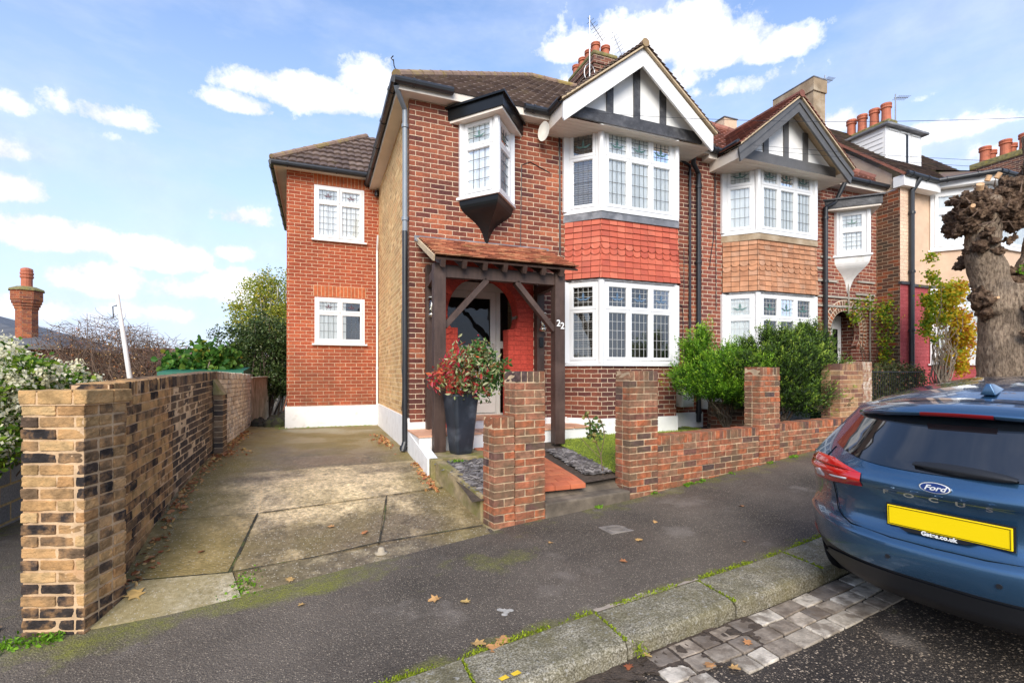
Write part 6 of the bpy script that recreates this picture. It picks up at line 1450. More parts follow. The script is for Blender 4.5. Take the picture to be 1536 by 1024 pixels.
for _ in range(200):
    x,y=rng.uniform(-.8,1.1),11.2-abs(rng.normal(0,.08)); pts.append((x,y,-1.14))
for _ in range(60):
    x,y=1.55+rng.normal(0,.05),5.75+rng.normal(0,.05); pts.append((x,y,-1.06))
litter('weeds',pts,.028,'leaf_weed','tiny green weeds at the foot of the walls','weeds',1.,.005,'leaf')
pts=[]
for _ in range(7000):
    x=rng.uniform(-2,6); K=KY(x)
    d=abs(rng.normal(0,.022)); 
    if math.sin(x*7)+math.sin(x*17.3)+rng.normal(0,.6)<-.2: continue
    pts.append((x,K+.005+d,zp(x,K)))
for jx in (.735,1.63,2.53,3.48):
    for _ in range(160): 
        y=KY(jx)-rng.uniform(0,.34); pts.append((jx+rng.normal(0,.006),y,zp(jx,KY(jx))-.002))
for _ in range(90):
    pts.append((1.70+rng.normal(0,.02),KY(1.68)-.36+rng.normal(0,.02),zp(1.6,2.5)-.08+rng.uniform(0,.06)))
litter('moss','x' and pts,.016,'moss_tuft','yellow-green moss lining the joints of the granite kerb','moss',1.,.0,'diamond',True)
# single fallen leaves
def leafmesh():
    m_=MB(); r=random.random(); s=.05
    o_=[(0,-1.1),(.12,-.5),(.75,-.55),(.5,-.1),(1.0,.35),(.42,.42),(.3,.95),(0,1.15),(-.3,.95),(-.42,.42),(-1.0,.35),(-.5,-.1),(-.75,-.55),(-.12,-.5)]
    m_.quad(*[(x*s,y*s,.006+.012*abs(x)*(.5+random.random())) for x,y in o_],r=r); return m_
for k in range(3):
    pass
leaves=[(2.62,3.62,.8),(3.05,3.95,.6),(2.25,3.3,.7),(.75,3.35,.9),(.93,3.22,.8),(-.9,4.75,.7),(-1.22,4.28,1.5),(.4,4.7,.8),(.12,4.9,.7),(1.0,2.68,1.),(.94,2.62,1.2),(.86,2.72,1.),(2.0,2.12,.8),(2.1,2.05,.7),(2.36,2.2,.6),(1.75,2.35,.7),(-1.95,4.6,1.2),(-2.0,4.3,1.),(1.6,2.3,.6),(4.1,3.9,.7),(-.2,4.15,.8),(-.1,3.7,.6),(1.9,3.9,.6),(3.4,3.2,.45),(-1.2,5.6,.9)]
desc=['on the pavement near the round cover','on the pavement above the round cover','in the middle of the pavement','left on the pale pavement patch','right of the pale pavement patch','on the ribbed driveway slab','large, against the foot of the end pier','on the driveway below the crack','at the centre of the front driveway slab','on the kerb at the picture foot','nearest of the three on the kerb corner','left of the three on the kerb corner','on the stone setts','second of the pair on the stone setts','beside the kerb on the setts','in the gutter below the kerb joint','on the alley path by the wall','lower on the alley path','in the silt of the gutter','on the pavement near the car','on the driveway apron strip','on the pavement below the apron','by the step of the front path','near the kerb beside the car','by the foot of the long wall']
for i,(x,y,s) in enumerate(leaves):
    m_=leafmesh(); o=put(m_,'fallen_leaf','dead_leaf')
    on_drive=(-1.4<x<1.45 and y>WY(x)-.05); z=(zd(x,y)+.02) if on_drive else (zp(x,y)+.006 if y>KY(x)-.33 else zr(x,y)+.02)
    if x<-1.6: z=-1.70-.035*(y-4)+.012
    o.location=(x,y,z); o.scale=(s,s,s); o.rotation_euler=(rng.uniform(-.2,.2),rng.uniform(-.2,.2),rng.uniform(0,6.28))
    tag(o,'brown fallen leaf '+desc[i],'leaf','fallen leaves')
# round cover in the pavement
x,y=2.61,3.95; z=zp(x,y); m_=MB(); m_.prism([(x-.12,y-.1),(x+.13,y-.1),(x+.12,y+.12),(x-.13,y+.11)],z-.02,z+.003); m_.lathe((x,y,z),[(.10,.002),(.10,.009),(.085,.009),(.085,.004),(0.,.004)],22); 
for k in range(-3,4): m_.box(x-.06,x+.06,y+k*.018-.004,y+k*.018+.004,z+.006,z+.009)
tag(put(m_,'access_cover','iron_cover',bevel=.002),'small round grey cover set in the pavement before the brick wall','cover')
# ------------------------------------------------- pollarded plane tree
RT=Vector((.9304,-.3665,0)); FW=Vector((.3665,.9304,0)); TC=Vector((9.75,4.2,0))
def TP(px,py,dep=0): return TC+RT*((px-1512)*.01014)+Vector((0,0,(560-py)*.01014))+FW*dep
tr=empty('plane_tree',(9.75,4.2,-1.1),'massive pollarded street tree with knobbly heads and pale flaking bark, behind the blue car','tree')
def blobmesh(name,tubes,balls,vox,disp,m,nscale=.12,parent=tr):
    bm=bmesh.new()
    for pts,rad in tubes:
        t=MB(); t.tube(pts,rad,16); vs=[bm.verts.new(v) for v in t.v]
        for f in t.f: bm.faces.new([vs[i] for i in f])
    for c,r in balls:
        bmesh.ops.create_icosphere(bm,subdivisions=2,radius=r,matrix=Matrix.Translation(c)@Matrix.Rotation(random.random()*3,4,'X')@Matrix.Diagonal((1,random.uniform(.8,1.2),random.uniform(.75,1.1),1)))
    v=[tuple(q.co) for q in bm.verts]; bm.verts.index_update(); f=[tuple(q.index for q in fc.verts) for fc in bm.faces]; bm.free()
    o=mesh_obj(name,v,f,m,parent,smooth=True,uv=False)
    rm=o.modifiers.new('r','REMESH'); rm.mode='VOXEL'; rm.voxel_size=vox; rm.use_smooth_shade=True
    sm=o.modifiers.new('s','SMOOTH'); sm.iterations=3; sm.factor=.5
    for k,(st,sc) in enumerate(disp):
        tx=bpy.data.textures.new('t','CLOUDS'); tx.noise_scale=sc; tx.noise_depth=3; d=o.modifiers.new('d','DISPLACE'); d.texture=tx; d.strength=st; d.mid_level=.5; d.texture_coords='GLOBAL'
    return o
blobmesh('trunk',[([TP(1526,690),TP(1522,620),TP(1520,540),TP(1522,480),TP(1524,430)],[.50,.45,.42,.42,.42]),
 ([TP(1500,465),TP(1482,415),TP(1473,375),TP(1473,335),TP(1472,300)],[.28,.23,.22,.22,.22]),
 ([TP(1540,440),TP(1562,385),TP(1572,330),TP(1566,280),TP(1566,200)],[.30,.24,.23,.25,.24]),
 ([TP(1480,312),TP(1515,305),TP(1550,300)],[.2,.17,.2])],[(TP(1540,560,-.2),.4)],.03,[(.07,.35),(.03,.05)],'plane_bark')
balls=[]
def cluster(px,py,rx,ry,n,r0,r1,dep=.25):
    px+=10
    for _ in range(n):
        a=rng.uniform(0,6.28); q=math.sqrt(rng.random()); balls.append((TP(px+rx*q*math.cos(a),py+ry*q*math.sin(a),rng.uniform(-dep,dep)),rng.uniform(r0,r1)))
cluster(1468,322,42,34,60,.06,.15); cluster(1440,318,20,28,26,.04,.1); cluster(1436,338,14,20,26,.05,.09,.15); cluster(1455,372,12,24,16,.04,.09); cluster(1500,300,38,20,36,.06,.13); cluster(1545,272,22,28,30,.05,.13); cluster(1530,312,18,14,14,.05,.1)
blobmesh('pollard_burr',[],balls,.018,[(.16,.08),(.11,.025)],'plane_burr')
balls=[]; cluster(1461,446,12,18,22,.04,.09,.12); cluster(1508,418,22,14,22,.04,.1,.3); cluster(1528,432,14,12,12,.05,.1,.3); cluster(1466,470,6,12,6,.03,.06,.1); cluster(1502,360,4,14,6,.03,.06,.1)
blobmesh('side_burr',[],balls,.02,[(.14,.07),(.06,.025)],'plane_burr')
balls=[]; 
for _ in range(26): balls.append((TP(rng.uniform(1496,1524),rng.uniform(462,484),-.42+rng.uniform(-.05,.05)),rng.uniform(.03,.07)))
for _ in range(8): balls.append((TP(rng.uniform(1490,1505),rng.uniform(500,512),-.43),rng.uniform(.025,.05)))
blobmesh('front_burr',[],balls,.018,[(.1,.05),(.05,.02)],'plane_burr')
m_=MB()
for (px,py,r,d,n) in ((1440,296,.05,(-.5,-.4,.7),0),(1451,284,.035,(.1,-.3,.9),0),(1464,280,.035,(.2,-.5,.8),0),(1430,322,.03,(-.8,-.5,.1),0),(1462,452,.02,(-.6,-.8,0),0),(1506,468,.03,(0,-1,-.1),1),(1515,474,.02,(.2,-1,-.2),1),(1540,250,.04,(-.3,-.5,.8),0)):
    c=TP(px,py,-.3 if not n else -.5); d=Vector(d).normalized(); m_.tube([c,c+d*.08],[r,r*.95],12)
put(m_,'cut_stubs','cut_wood',tr)
m_=MB()
for _ in range(46):
    c=TP(rng.uniform(1420,1500),rng.uniform(284,350),rng.uniform(-.35,.1)); d=Vector((rng.normal()*.7-.25,rng.normal()*.5-.4,rng.normal()*.5+.25)).normalized(); L=rng.uniform(.08,.2); m_=MB(); m_.tube([c,c+d*L],[.012,.004],5,caps=False); put(m_,'twig','twig',tr)
scatter_quads('sucker_leaves',36,blob_pos([(*TP(1484,415,-.5),.14,.08,.07)]),lambda n:rng.uniform(.04,.07,n),'leaf_weed',1.,tr,aspect=.8,shape='leaf')
# ============================================================ the parked car
HEAD=R(8.3); CP=Vector((3.09,1.555,-1.518)); cf=Vector((math.cos(HEAD),math.sin(HEAD),0))
car=empty('parked_car',CP,'dark blue hatchback parked at the kerb, seen from behind, with a blank yellow number plate','car')
car.rotation_euler=(0,-R(3.2),HEAD)
CC=.06
W=lambda z:ip(z,[(.15,.79),(.22,.845),(.32,.858),(.5,.868),(.62,.868),(.80,.86),(.95,.83),(1.05,.775),(1.15,.71),(1.28,.625),(1.36,.58)])
XR=lambda z:ip(z,[(.15,.30),(.20,.12),(.30,.01),(.42,-.045),(.50,-.06),(.56,-.055),(.585,-.045),(.60,-.01),(.63,.022),(.70,.045),(.80,.04),(.845,.03),(.875,.0),(.92,.015),(.96,.05),(1.0,.085),(1.27,.37),(1.30,.36),(1.36,.42)])
CD=lambda z:ip(z,[(.15,.52),(.3,.50),(.5,.48),(.7,.42),(.9,.38),(1.05,.34),(1.3,.26)])
PW=lambda z:ip(z,[(.2,2.9),(.6,3.0),(.9,2.7),(1.1,2.4),(1.3,2.6)])
def rear_x(y,z):
    q=min(1,abs(y)/W(z)); return XR(z)+CD(z)*q**PW(z)
XF=lambda z:ip(z,[(.15,4.1),(.3,4.28),(.5,4.33),(.65,4.28),(.78,4.12),(.88,3.7),(.98,3.15),(1.0,3.05),(1.15,2.75),(1.3,2.3),(1.36,2.1)])
def prt(mb,name,m,parent=None,smooth=True,bevel=0):
    me=bpy.data.meshes.new(name); me.from_pydata([(x,y+CC,z) for x,y,z in mb.v],[],mb.f)
    mm=[m] if isinstance(m,str) else m
    for q in mm: me.materials.append(M[q])
    if len(mm)>1: me.polygons.foreach_set('material_index',mb.m)
    bm=bmesh.new(); bm.from_mesh(me); bmesh.ops.remove_doubles(bm,verts=bm.verts,dist=1e-5); bmesh.ops.recalc_face_normals(bm,faces=bm.faces); bm.to_mesh(me); bm.free()
    if smooth: me.polygons.foreach_set('use_smooth',[True]*len(me.polygons))
    o=bpy.data.objects.new(name,me); COL.objects.link(o); o.parent=parent or car
    if bevel: b=o.modifiers.new('b','BEVEL'); b.width=bevel; b.segments=3
    return o
zroof=lambda x:ip(x,[(0,1.2),(.34,1.30),(.6,1.345),(.9,1.378),(1.3,1.405),(1.8,1.42),(2.1,1.40),(2.5,1.3)])
levels=[.17,.22,.28,.35,.42,.48,.52,.55,.57,.585,.60,.63,.68,.74,.79,.83,.85,.87,.89,.92,.96,1.0,1.04,1.09,1.14,1.19,1.24,1.28]
NR,NS,NF=15,26,12
mb=MB()
def ring(z):
    w=W(z); pts=[]
    for i in range(NR+1):
        a=i/NR; y=w*math.sin(a*PI/2); pts.append((rear_x(y,z),y,z))
    x0=pts[-1][0]; xf=XF(z); x1=xf-.55*(1 if z<.9 else .5)
    for i in range(1,NS):
        t=i/NS; x=x0+(x1-x0)*t; pts.append((x,w*(1-.035*max(0,t-.5)*2)-(.0),z))
    w2=w*.965
    for i in range(NF+1):
        a=i/NF; y=w2*math.cos(a*PI/2); q=(y/w2); pts.append((xf-(xf-x1)*q**2.4,y,z))
    return pts+[(x,-y,z_) for x,y,z_ in pts[-2:0:-1]]
rings=[ring(z) for z in levels]
top=rings[-1]
# the roof: last level raised to the roof edge line, then domed inwards
def roofpt(p,s):
    cx0,cx1=.34,2.3; cxm=1.3
    x=cxm+(p[0]-cxm)*s; y=p[1]*s; z=zroof(x)-.075*s**2.2*1.0
    return (x,y,max(z,1.285) if s>.97 else z)
RR=[[roofpt(p,s) for p in [(.37+(q[0]-.37)*1.,q[1]*.97,q[2]) for q in top]] for s in (1.,.97,.9,.78,.62,.45,.28,.12)]
allr=rings+RR; n=len(top)
for r_ in allr: mb.v+=r_
for k in range(len(allr)-1):
    zc=levels[min(k,len(levels)-1)]
    for j in range(n):
        a=k*n+j;b=k*n+(j+1)%n; x=mb.v[a][0]
        mb.f.append((a,b,b+n,a+n)); mb.r.append(0); mb.m.append(1 if zc<.40-.0 and k<5 else 0)
mb.f.append(tuple((len(allr)-1)*n+j for j in range(n))); mb.m.append(0); mb.r.append(0)
mb.f.append(tuple(reversed(range(n)))); mb.m.append(1); mb.r.append(0)
body=prt(mb,'body',['car_paint_blue','car_trim_black'])
def patch(poly4,name,m,off_=.006,nu=14,nv=6,parent=None,thick=0,mirror=False,curve=None):
    """four corners (y,z) bl,br,tr,tl draped over the tail"""
    mb=MB()
    for sg in ((1,-1) if mirror else (1,)):
        g=[]
        for j in range(nv+1):
            for i in range(nu+1):
                u=i/nu;v=j/nv
                y=(poly4[0][0]*(1-u)+poly4[1][0]*u)*(1-v)+(poly4[3][0]*(1-u)+poly4[2][0]*u)*v
                z=(poly4[0][1]*(1-u)+poly4[1][1]*u)*(1-v)+(poly4[3][1]*(1-u)+poly4[2][1]*u)*v
                if curve: z+=curve(u,v); 
                y=max(-W(z)*.999,min(W(z)*.999,y)); e=1e-3
                # outward normal in plan
                dx=(rear_x(abs(y)*.999+.0,z)-rear_x(abs(y)*.97,z))/max(1e-4,abs(y)*.029) if abs(y)>.02 else 0
                nx,ny=-1,dx*(1 if y>=0 else -1); L=math.hypot(nx,ny); nx/=L;ny/=L
                g.append((rear_x(y,z)+nx*off_,sg*(y+ny*off_),z))
        b=len(mb.v); mb.v+=g
        for j in range(nv):
            for i in range(nu):
                a=b+j*(nu+1)+i; mb.f.append((a,a+1,a+nu+2,a+nu+1)); mb.r.append(0); mb.m.append(0)
    return prt(mb,name,m,parent)
# rear window with black surround
gl=patch([(-.64,.975),(.64,.975),(.545,1.265),(-.545,1.265)],'rear_window','car_glass_black',.006,40,12,curve=lambda u,v:(.065*abs(2*u-1)**3)*(1-v))
# side windows, drawn on the flank
mb=MB()
for sg in (1,-1):
    for (xa,xb) in ((.62,1.0),(1.05,1.75),(1.8,2.75)):
        k=8
        for i in range(k):
            for j in range(4):
                def sp(u,v):
                    z0=1.0; z1=1.27; z=z0+(z1-z0)*v; x=xa+(xb-xa)*u; 
                    if xa<.7: x=xa+.12*v*1.3+(xb-xa)*u*(1-v*.3)
                    if xb>2.6: x=xa+(xb-.45*v-xa)*u
                    return (x,sg*(W(z)+.004),z)
                mb.quad(sp(i/k,j/4),sp((i+1)/k,j/4),sp((i+1)/k,(j+1)/4),sp(i/k,(j+1)/4))
prt(mb,'side_windows','car_glass_black')
mb=MB(); k=10
for i in range(k):
    y0=-.62+1.24*i/k;y1=-.62+1.24*(i+1)/k; f=lambda y,x:x-.12*(y/.62)**2
    mb.quad((f(y0,3.0),y0,1.02),(f(y1,3.0),y1,1.02),(f(y1,2.32),y1*.9,1.315),(f(y0,2.32),y0*.9,1.315))
prt(mb,'windscreen','car_glass_black')
# spoiler lip over the window with the high brake light
mb=MB(); n_=26; prev=None
for i in range(n_+1):
    y=-.57+1.14*i/n_; q=(abs(y)/.57); xr=.275+.20*q**2.6; zt=1.297-.045*q**2; 
    cur=[(xr+.14,y,zt-.022),(xr+.02,y,zt-.036),(xr,y,zt-.018),(xr+.01,y,zt-.004),(xr+.16,y,zt+.024),(xr+.34,y,zt+.042-.0*q)]
    if prev:
        for a in range(5): mb.quad(prev[a],cur[a],cur[a+1],prev[a+1])
    else: mb.quad(*cur)
    prev=cur
mb.quad(*prev); prt(mb,'spoiler','car_paint_blue')
mb=MB(); prev=None
for i in range(13):
    y=-.16+.32*i/12; q=abs(y)/.6; xr=.275+.20*q**2.6-.004; zt=1.297-.045*q**2; cur=[(xr+.03,y,zt-.039),(xr-.004,y,zt-.030),(xr-.002,y,zt-.012)]
    if prev: mb.quad(prev[0],cur[0],cur[1],prev[1]); mb.quad(prev[1],cur[1],cur[2],prev[2])
    prev=cur
prt(mb,'brake_light','lamp_dark_red')
# tail lamps
for sg in (1,-1):
    mb=MB()
    def lamp(poly,off_,m_mb,nu=16,nv=7):
        g=[]
        for j in range(nv+1):
            for i in range(nu+1):
                u=i/nu;v=j/nv
                y=(poly[0][0]*(1-u)+poly[1][0]*u)*(1-v)+(poly[3][0]*(1-u)+poly[2][0]*u)*v; z=(poly[0][1]*(1-u)+poly[1][1]*u)*(1-v)+(poly[3][1]*(1-u)+poly[2][1]*u)*v
                w=W(z)*.9995
                if y>w: ex=y-w; x=rear_x(w,z)+ex*1.0; nx,ny=0,1; yy=w
                else:
                    dx=(rear_x(y,z)-rear_x(y-.01,z))/.01; L=math.hypot(1,dx); nx,ny=-1/L,dx/L; x=rear_x(y,z); yy=y
                edge=min(u,1-u,v,1-v); o_=off_*(min(1,edge*7)*.8+.2)
                g.append((x+nx*o_,sg*(yy+ny*o_),z))
        b=len(m_mb.v); m_mb.v+=g
        for j in range(nv):
            for i in range(nu): a=b+j*(nu+1)+i; m_mb.f.append((a,a+1,a+nu+2,a+nu+1)); m_mb.r.append(0); m_mb.m.append(0)
    lamp([(.375,.838),(.83,.772),(.855,.905),(.375,.922)],.022,mb); lamp([(.385,.922),(.84,.907),(.78,.958),(.60,.963)],.016,mb)
    tl=prt(mb,'tail_lamp','lamp_red')
    mb=MB(); lamp([(.44,.862),(.60,.838),(.605,.872),(.43,.888)],.030,mb,8,3); lamp([(.63,.815),(.755,.800),(.74,.875),(.67,.90)],.030,mb,8,4); prt(mb,'lamp_insert','lamp_clear',tl)
    mb=MB(); lamp([(.79,.36),(.835,.345),(.86,.44),(.815,.455)],.008,mb,5,4); prt(mb,'reflector','lamp_red')
# panel gaps
def seam(pts,w=.0045,name='panel_gap'):
    mb=MB()
    for sg in (1,-1):
        prev=None
        for (y,z) in pts:
            z_=z; y_=min(y,W(z)*.999); c=Vector((rear_x(y_,z),sg*y_,z)); 
            if prev is not None:
                d=(c-prev); L=d.length
                if L>1e-4: mb.bar(prev+Vector((-.0035,sg*.0025,0)),c+Vector((-.0035,sg*.0025,0)),w,w,(1,0,0))
            prev=c
    return prt(mb,name,'seam_black',smooth=False)
seam([(.63,1.02),(.66,.965),(.655,.93),(.60,.84)]+[(.60-.01*k,.84-.04*k) for k in range(1,5)]+[(.545,.65),(.50,.622),(.43,.605),(.2,.598),(0,.597)])
seam([(.0,.405),(.3,.405),(.5,.40),(.62,.375),(.70,.33),(.76,.27)],.008,'bumper_gap')
# black lower valance, proud of the paint
patch([(-.80,.25),(.80,.25),(.60,.405),(-.60,.405)],'rear_valance','car_trim_black',.012,40,8,curve=lambda u,v:-.03*abs(2*u-1)**6)
# plate, badge, letters, wiper, sensors
pl=empty  # plate
def facing(y,z,off_=.0,tilt=0): return Matrix.Translation((rear_x(y,z)-off_,y+CC,z))
mb=MB(); PY=-.035; mb.box(.012,.02,PY-.26,PY+.26,.665,.776); plo=prt(mb,'number_plate','plate_yellow',smooth=False,bevel=.003)
mb=MB(); mb.box(.0205,.03,PY-.268,PY+.268,.657,.784); prt(mb,'plate_holder','car_trim_black',plo,smooth=False)
mb=MB(); 
for (a,b,c,d_) in ((-.252,.252,.671,.6735),(-.252,.252,.7675,.77),(-.2525,-.2505,.671,.77),(.2505,.2525,.671,.77)): mb.box(.0105,.0119,PY+a,PY+b,c,d_)
prt(mb,'plate_border','seam_black',plo,smooth=False)
Rz=Matrix(((0,0,-1,0),(-1,0,0,0),(0,1,0,0),(0,0,0,1)))   # text x -> -y, y -> z, facing -x
mb=MB(); mb.hexa([(.008,-.12,.645),(.02,-.12,.645),(.02,.14,.645),(.008,.14,.645),(.008,-.16,.664),(.02,-.16,.664),(.02,.18,.664),(.008,.18,.664)]); prt(mb,'plate_strip','car_trim_black',plo,smooth=False)
text_mesh('Gates.co.uk',.030,.001,plo,'plate_lettering','number_paint',Matrix.Translation((.006,CC-.01,.656))@Rz,bold=.0012,space=1.05)
for i,chh in enumerate('FOCUS'):
    y=.22-.11*i; text_mesh(chh,.050,.003,car,'letter','chrome',Matrix.Translation((-.012+.05*(abs(y)/.6)**3,CC+y,.853))@Rz@Matrix.Diagonal((1.25,.62,1,1)),bold=.0012)
bx=rear_x(0,.915)-.004; mb=MB(); mb.v=[]
def oval(r,x,th_,yc=0,zc=.915): 
    m2=MB(); n=28; p=[(x,yc+r*1.0*math.cos(2*PI*i/n),zc+r*.42*math.sin(2*PI*i/n)) for i in range(n)]; m2.ext(p,(th_,0,0)); return m2
bo=prt(oval(.070,bx-.006,.012),'badge','chrome',smooth=False); prt(oval(.066,bx-.0085,.002),'badge_field','number_paint',bo,smooth=False); prt(oval(.061,bx-.0102,.001),'badge_centre','badge_blue',bo,smooth=False)
text_mesh('Ford',.042,.0008,bo,'badge_lettering','number_paint',Matrix.Translation((bx-.0115,CC,.914))@Rz@Matrix.Diagonal((1.15,.9,1,1)),shear=.35,bold=.0008)
mb=MB(); pts=[(-.24,.985),(-.17,.992),(-.05,1.005),(.08,1.012)]
prev=None
for i in range(13):
    t=i/12; y=-.30+.42*t; z=.992+.022*t; w_=.010+.022*math.sin(min(1,t*1.05)*PI)**.6; c=Vector((rear_x(y,z)-.03,y,z))
    cur=[c+Vector((.02,0,-w_)),c+Vector((-.01,0,-w_*.4)),c+Vector((-.008,0,w_*.5)),c+Vector((.02,0,w_))]
    if prev:
        for a in range(3): mb.quad(prev[a],cur[a],cur[a+1],prev[a+1])
    prev=cur
prt(mb,'rear_wiper','car_trim_black')
for y in (.2,-.26): m2=MB(); m2.lathe((rear_x(y,.50)-.004,y,.50),[(.012,0),(.012,.006)],14,axis='x'); prt(m2,'parking_sensor','car_trim_black',smooth=False)
# roof fin aerial, two roof grooves
mb=MB(); xa=.80; za=zroof(xa)-.0
for s,(w_,h_) in enumerate(((1,0),(.0,0))): pass
prof=[(.0,.0),(.03,.055),(.06,.06),(.2,.0)]
mb.hexa([(xa-.05,-.038,za-.02),(xa+.17,-.02,za+.0),(xa+.17,.02,za+.0),(xa-.05,.038,za-.02),(xa-.045,-.011,za+.05),(xa+.03,-.008,za+.045),(xa+.03,.008,za+.045),(xa-.045,.011,za+.05)]); prt(mb,'roof_fin','car_trim_black' if False else 'car_paint_blue',bevel=.006)
mb=MB()
for (x_,) in ((.52,),(.44,)):
    pv=None
    for i in range(21):
        y=-.5+1.0*i/20; z=zroof(x_)-.075*((abs(y)/.6))**2.2+.0025; c=Vector((x_+.05*(y/.5)**2,y,z)); 
        if pv is not None: mb.bar(pv,c,.004,.003)
        pv=c
prt(mb,'roof_seam','seam_black',smooth=False)
# wheels
for (x_,sg) in ((.86,1),(.86,-1),(3.5,1),(3.5,-1)):
    mb=MB(); y0=sg*.74; mb.lathe((x_,y0-.0,.315),[(.2,-.1),(.29,-.1),(.315,-.07),(.315,.07),(.29,.1),(.2,.1)],28,axis='y'); wh=prt(mb,'wheel','rubber'); wh.location.z=-.025
    mb=MB(); mb.lathe((x_,y0+sg*.07,.315),[(.205,0),(.205,sg*.03),(.18,sg*.02),(.06,sg*.01),(.05,sg*.03)],20,axis='y'); prt(mb,'rim','chrome',wh)
    mb=MB()
    P_=lambda r,a: (x_+r*math.cos(a),sg*(W(max(.17,.33+r*math.sin(a)))+.004),max(.17,.33+r*math.sin(a)))
    for a in range(24):
        for rr in (0,1,2,3): mb.quad(P_(.09*rr,a*PI/12),P_(.09*rr+.09,a*PI/12),P_(.09*rr+.09,(a+1)*PI/12),P_(.09*rr,(a+1)*PI/12))
    prt(mb,'wheel_arch','car_trim_black')
    mb=MB(); mb.lathe((x_,sg*.874,.315),[(.315,-sg*.02),(.315,0),(.29,sg*.008),(.215,sg*.008),(.2,0)],28,axis='y'); prt(mb,'tyre_wall','rubber',wh)
    mb=MB(); mb.lathe((x_,sg*.876,.315),[(.205,0),(.2,sg*.008),(.18,sg*.0),(.07,sg*.0),(.06,sg*.01)],20,axis='y')
    for a in range(5): mb.bar((x_,sg*.884,.315),(x_+.19*math.cos(a*2*PI/5),sg*.884,.315+.19*math.sin(a*2*PI/5)),.01,.045,(0,1,0))
    prt(mb,'wheel_spokes','chrome',wh)
# ============================================================ sky, sun, camera
w=bpy.data.worlds.new('World'); scene.world=w; w.use_nodes=True; t=NT(w); bg=t.n['Background']
SUN_EL,SUN_AZ=R(34),R(206)   # azimuth measured clockwise from +y
sky=t.new('ShaderNodeTexSky',sky_type='NISHITA'); sky.sun_disc=False; sky.sun_elevation=SUN_EL; sky.sun_rotation=SUN_AZ; sky.air_density=1.; sky.dust_density=.6; sky.ozone_density=1.5; sky.altitude=50
tc=t.new('ShaderNodeTexCoord'); sp=t.new('ShaderNodeSeparateXYZ'); t.link(tc.outputs['Generated'],sp.inputs[0])
az=t.math('ARCTAN2',sp.outputs[0],sp.outputs[1]); el=t.math('ARCSINE',sp.outputs[2])
nz=t.noise(tc.outputs['Generated'],13.,10,.62); nz2=t.noise(tc.outputs['Generated'],2.6,6,.6,stretch=(1,1,3)); nz3=t.noise(tc.outputs['Generated'],42,6,.65)
def dirpx(px,py):
    a=(px-768)/740; x=.3665+a*.9304; y=.9304-a*.3665; z=(560-py)/740; L=math.sqrt(x*x+y*y+z*z); return math.atan2(x,y),math.asin(z/L)
CL=[(470,148,120,34,1.),(560,128,50,38,1.),(360,158,60,20,.9),(150,172,100,28,.8),(165,205,50,18,.55),(20,158,34,26,.75),(0,225,60,26,1.),(20,285,56,30,1.1),(75,355,90,30,1.2),(245,388,66,26,1.25),(360,328,52,20,.9),(352,382,30,16,1.),(150,425,60,30,1.2),(60,465,80,26,.9),(280,440,70,20,.9),(360,440,60,34,.95),(235,470,90,20,.7),
 (1000,70,110,55,1.),(900,60,90,40,.75),(1080,75,90,45,.95),(1160,75,60,30,.95),(850,80,60,22,.8),(940,130,140,35,.75),(1120,130,120,26,.6),(1265,185,45,26,.95),(1400,205,110,22,.85),(1330,160,80,10,.35),(1480,235,80,24,.8),(1240,110,120,22,.35)]
acc=None
for (px,py,rx,ry,am) in CL:
    a0,e0=dirpx(px,py); a1,_=dirpx(px+rx,py); _,e1=dirpx(px,py-ry); ra=abs(a1-a0); re=abs(e1-e0)
    dx=t.math('MULTIPLY',t.math('SUBTRACT',az,a0),1/ra); dy=t.math('MULTIPLY',t.math('SUBTRACT',el,e0),1/re)
    low=t.math('MULTIPLY',t.math('LESS_THAN',dy,0),.6); dy=t.math('MULTIPLY',dy,t.math('ADD',low,1.))   # flatter bases
    d2=t.math('ADD',t.math('MULTIPLY',dx,dx),t.math('MULTIPLY',dy,dy)); g=t.math('MULTIPLY',t.math('EXPONENT',t.math('MULTIPLY',d2,-.62)),am)
    acc=g if acc is None else t.math('MAXIMUM',acc,g)
dens=t.math('ADD',acc,t.math('MULTIPLY',t.math('SUBTRACT',nz,.5),1.75)); dens=t.math('ADD',dens,t.math('MULTIPLY',t.math('SUBTRACT',nz3,.5),.42))
cf_=t.ramp(dens,[(.42,0.),(.52,.55),(.66,.92),(.8,1.)])
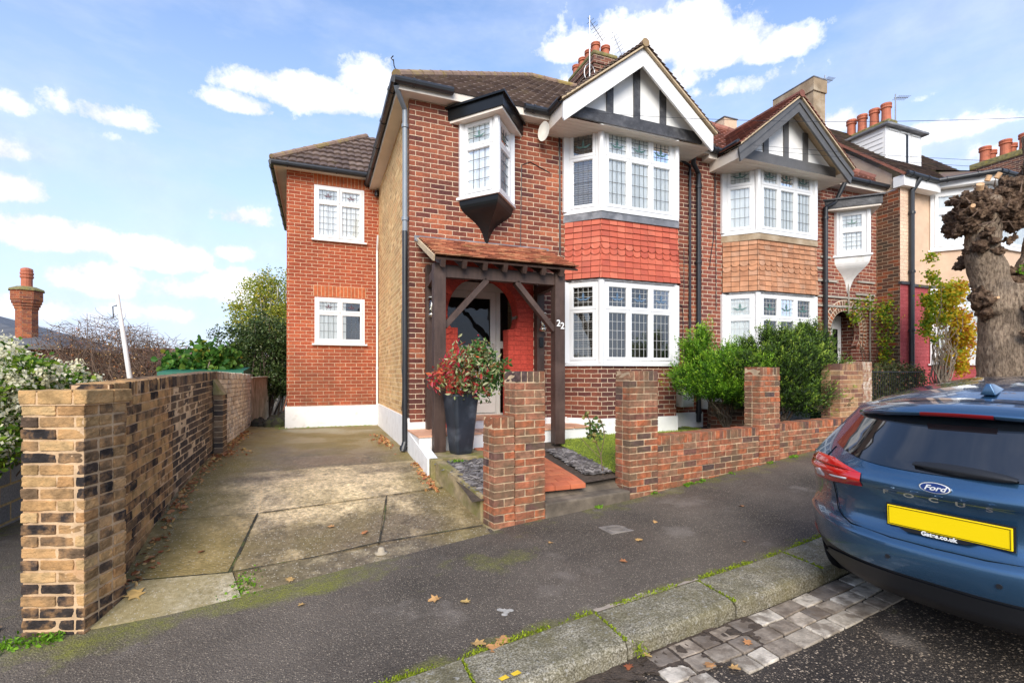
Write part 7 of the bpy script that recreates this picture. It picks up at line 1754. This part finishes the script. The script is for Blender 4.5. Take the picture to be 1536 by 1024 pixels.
wisp=t.math('MULTIPLY',t.ramp(nz2,[(.40,0.),(.72,1.)]),.6)
hz=t.new('ShaderNodeMapRange'); t.link(el,hz.inputs[0]); hz.inputs[1].default_value=0.; hz.inputs[2].default_value=.62; hz.inputs[3].default_value=1.; hz.inputs[4].default_value=.0
cov=t.math('MAXIMUM',cf_,wisp)
SKYG=.15
skyc=t.new('ShaderNodeVectorMath',operation='SCALE'); t.link(sky.outputs[0],skyc.inputs[0]); skyc.inputs['Scale'].default_value=SKYG
skym=t.mix(1.,skyc.outputs[0],(1.0,1.0,1.06),'MULTIPLY')
cl_c=t.mix(t.ramp(dens,[(.35,0.),(1.05,1.)]),(.42,.46,.58),(.68,.68,.69))
cl_c=t.mix(1.,cl_c,t.ramp(nz,[(.3,.80),(.62,1.06)]),'MULTIPLY')
skyh=t.mix(t.math('MULTIPLY',hz.outputs[0],.92),skym,(.33,.385,.50)); t.link(t.mix(cov,skyh,cl_c),bg.inputs[0]); bg.inputs[1].default_value=1.
sl=bpy.data.lights.new('sun','SUN'); sl.energy=2.0; sl.angle=R(38); sl.color=(1,.93,.81); so=bpy.data.objects.new('sun',sl); COL.objects.link(so)
sd=Vector((math.sin(SUN_AZ)*math.cos(SUN_EL),math.cos(SUN_AZ)*math.cos(SUN_EL),math.sin(SUN_EL))); so.rotation_euler=sd.to_track_quat('Z','Y').to_euler(); so.location=(0,-5,20)
cam=bpy.data.cameras.new('camera'); cam.sensor_width=36; cam.lens=36*740/1536; cam.shift_y=48/1536; cam.clip_end=6000; cam.clip_start=.05
co=bpy.data.objects.new('camera',cam); COL.objects.link(co); co.location=(0,0,0); co.rotation_euler=(PI/2,0,-math.atan2(.3665,.9304)); scene.camera=co
scene.view_settings.view_transform='Standard'; scene.view_settings.look='None'; scene.view_settings.exposure=1.05; scene.view_settings.gamma=1
scene.render.engine='CYCLES'; scene.render.resolution_x=1024; scene.render.resolution_y=682
scene.cycles.max_bounces=8; scene.cycles.transparent_max_bounces=24
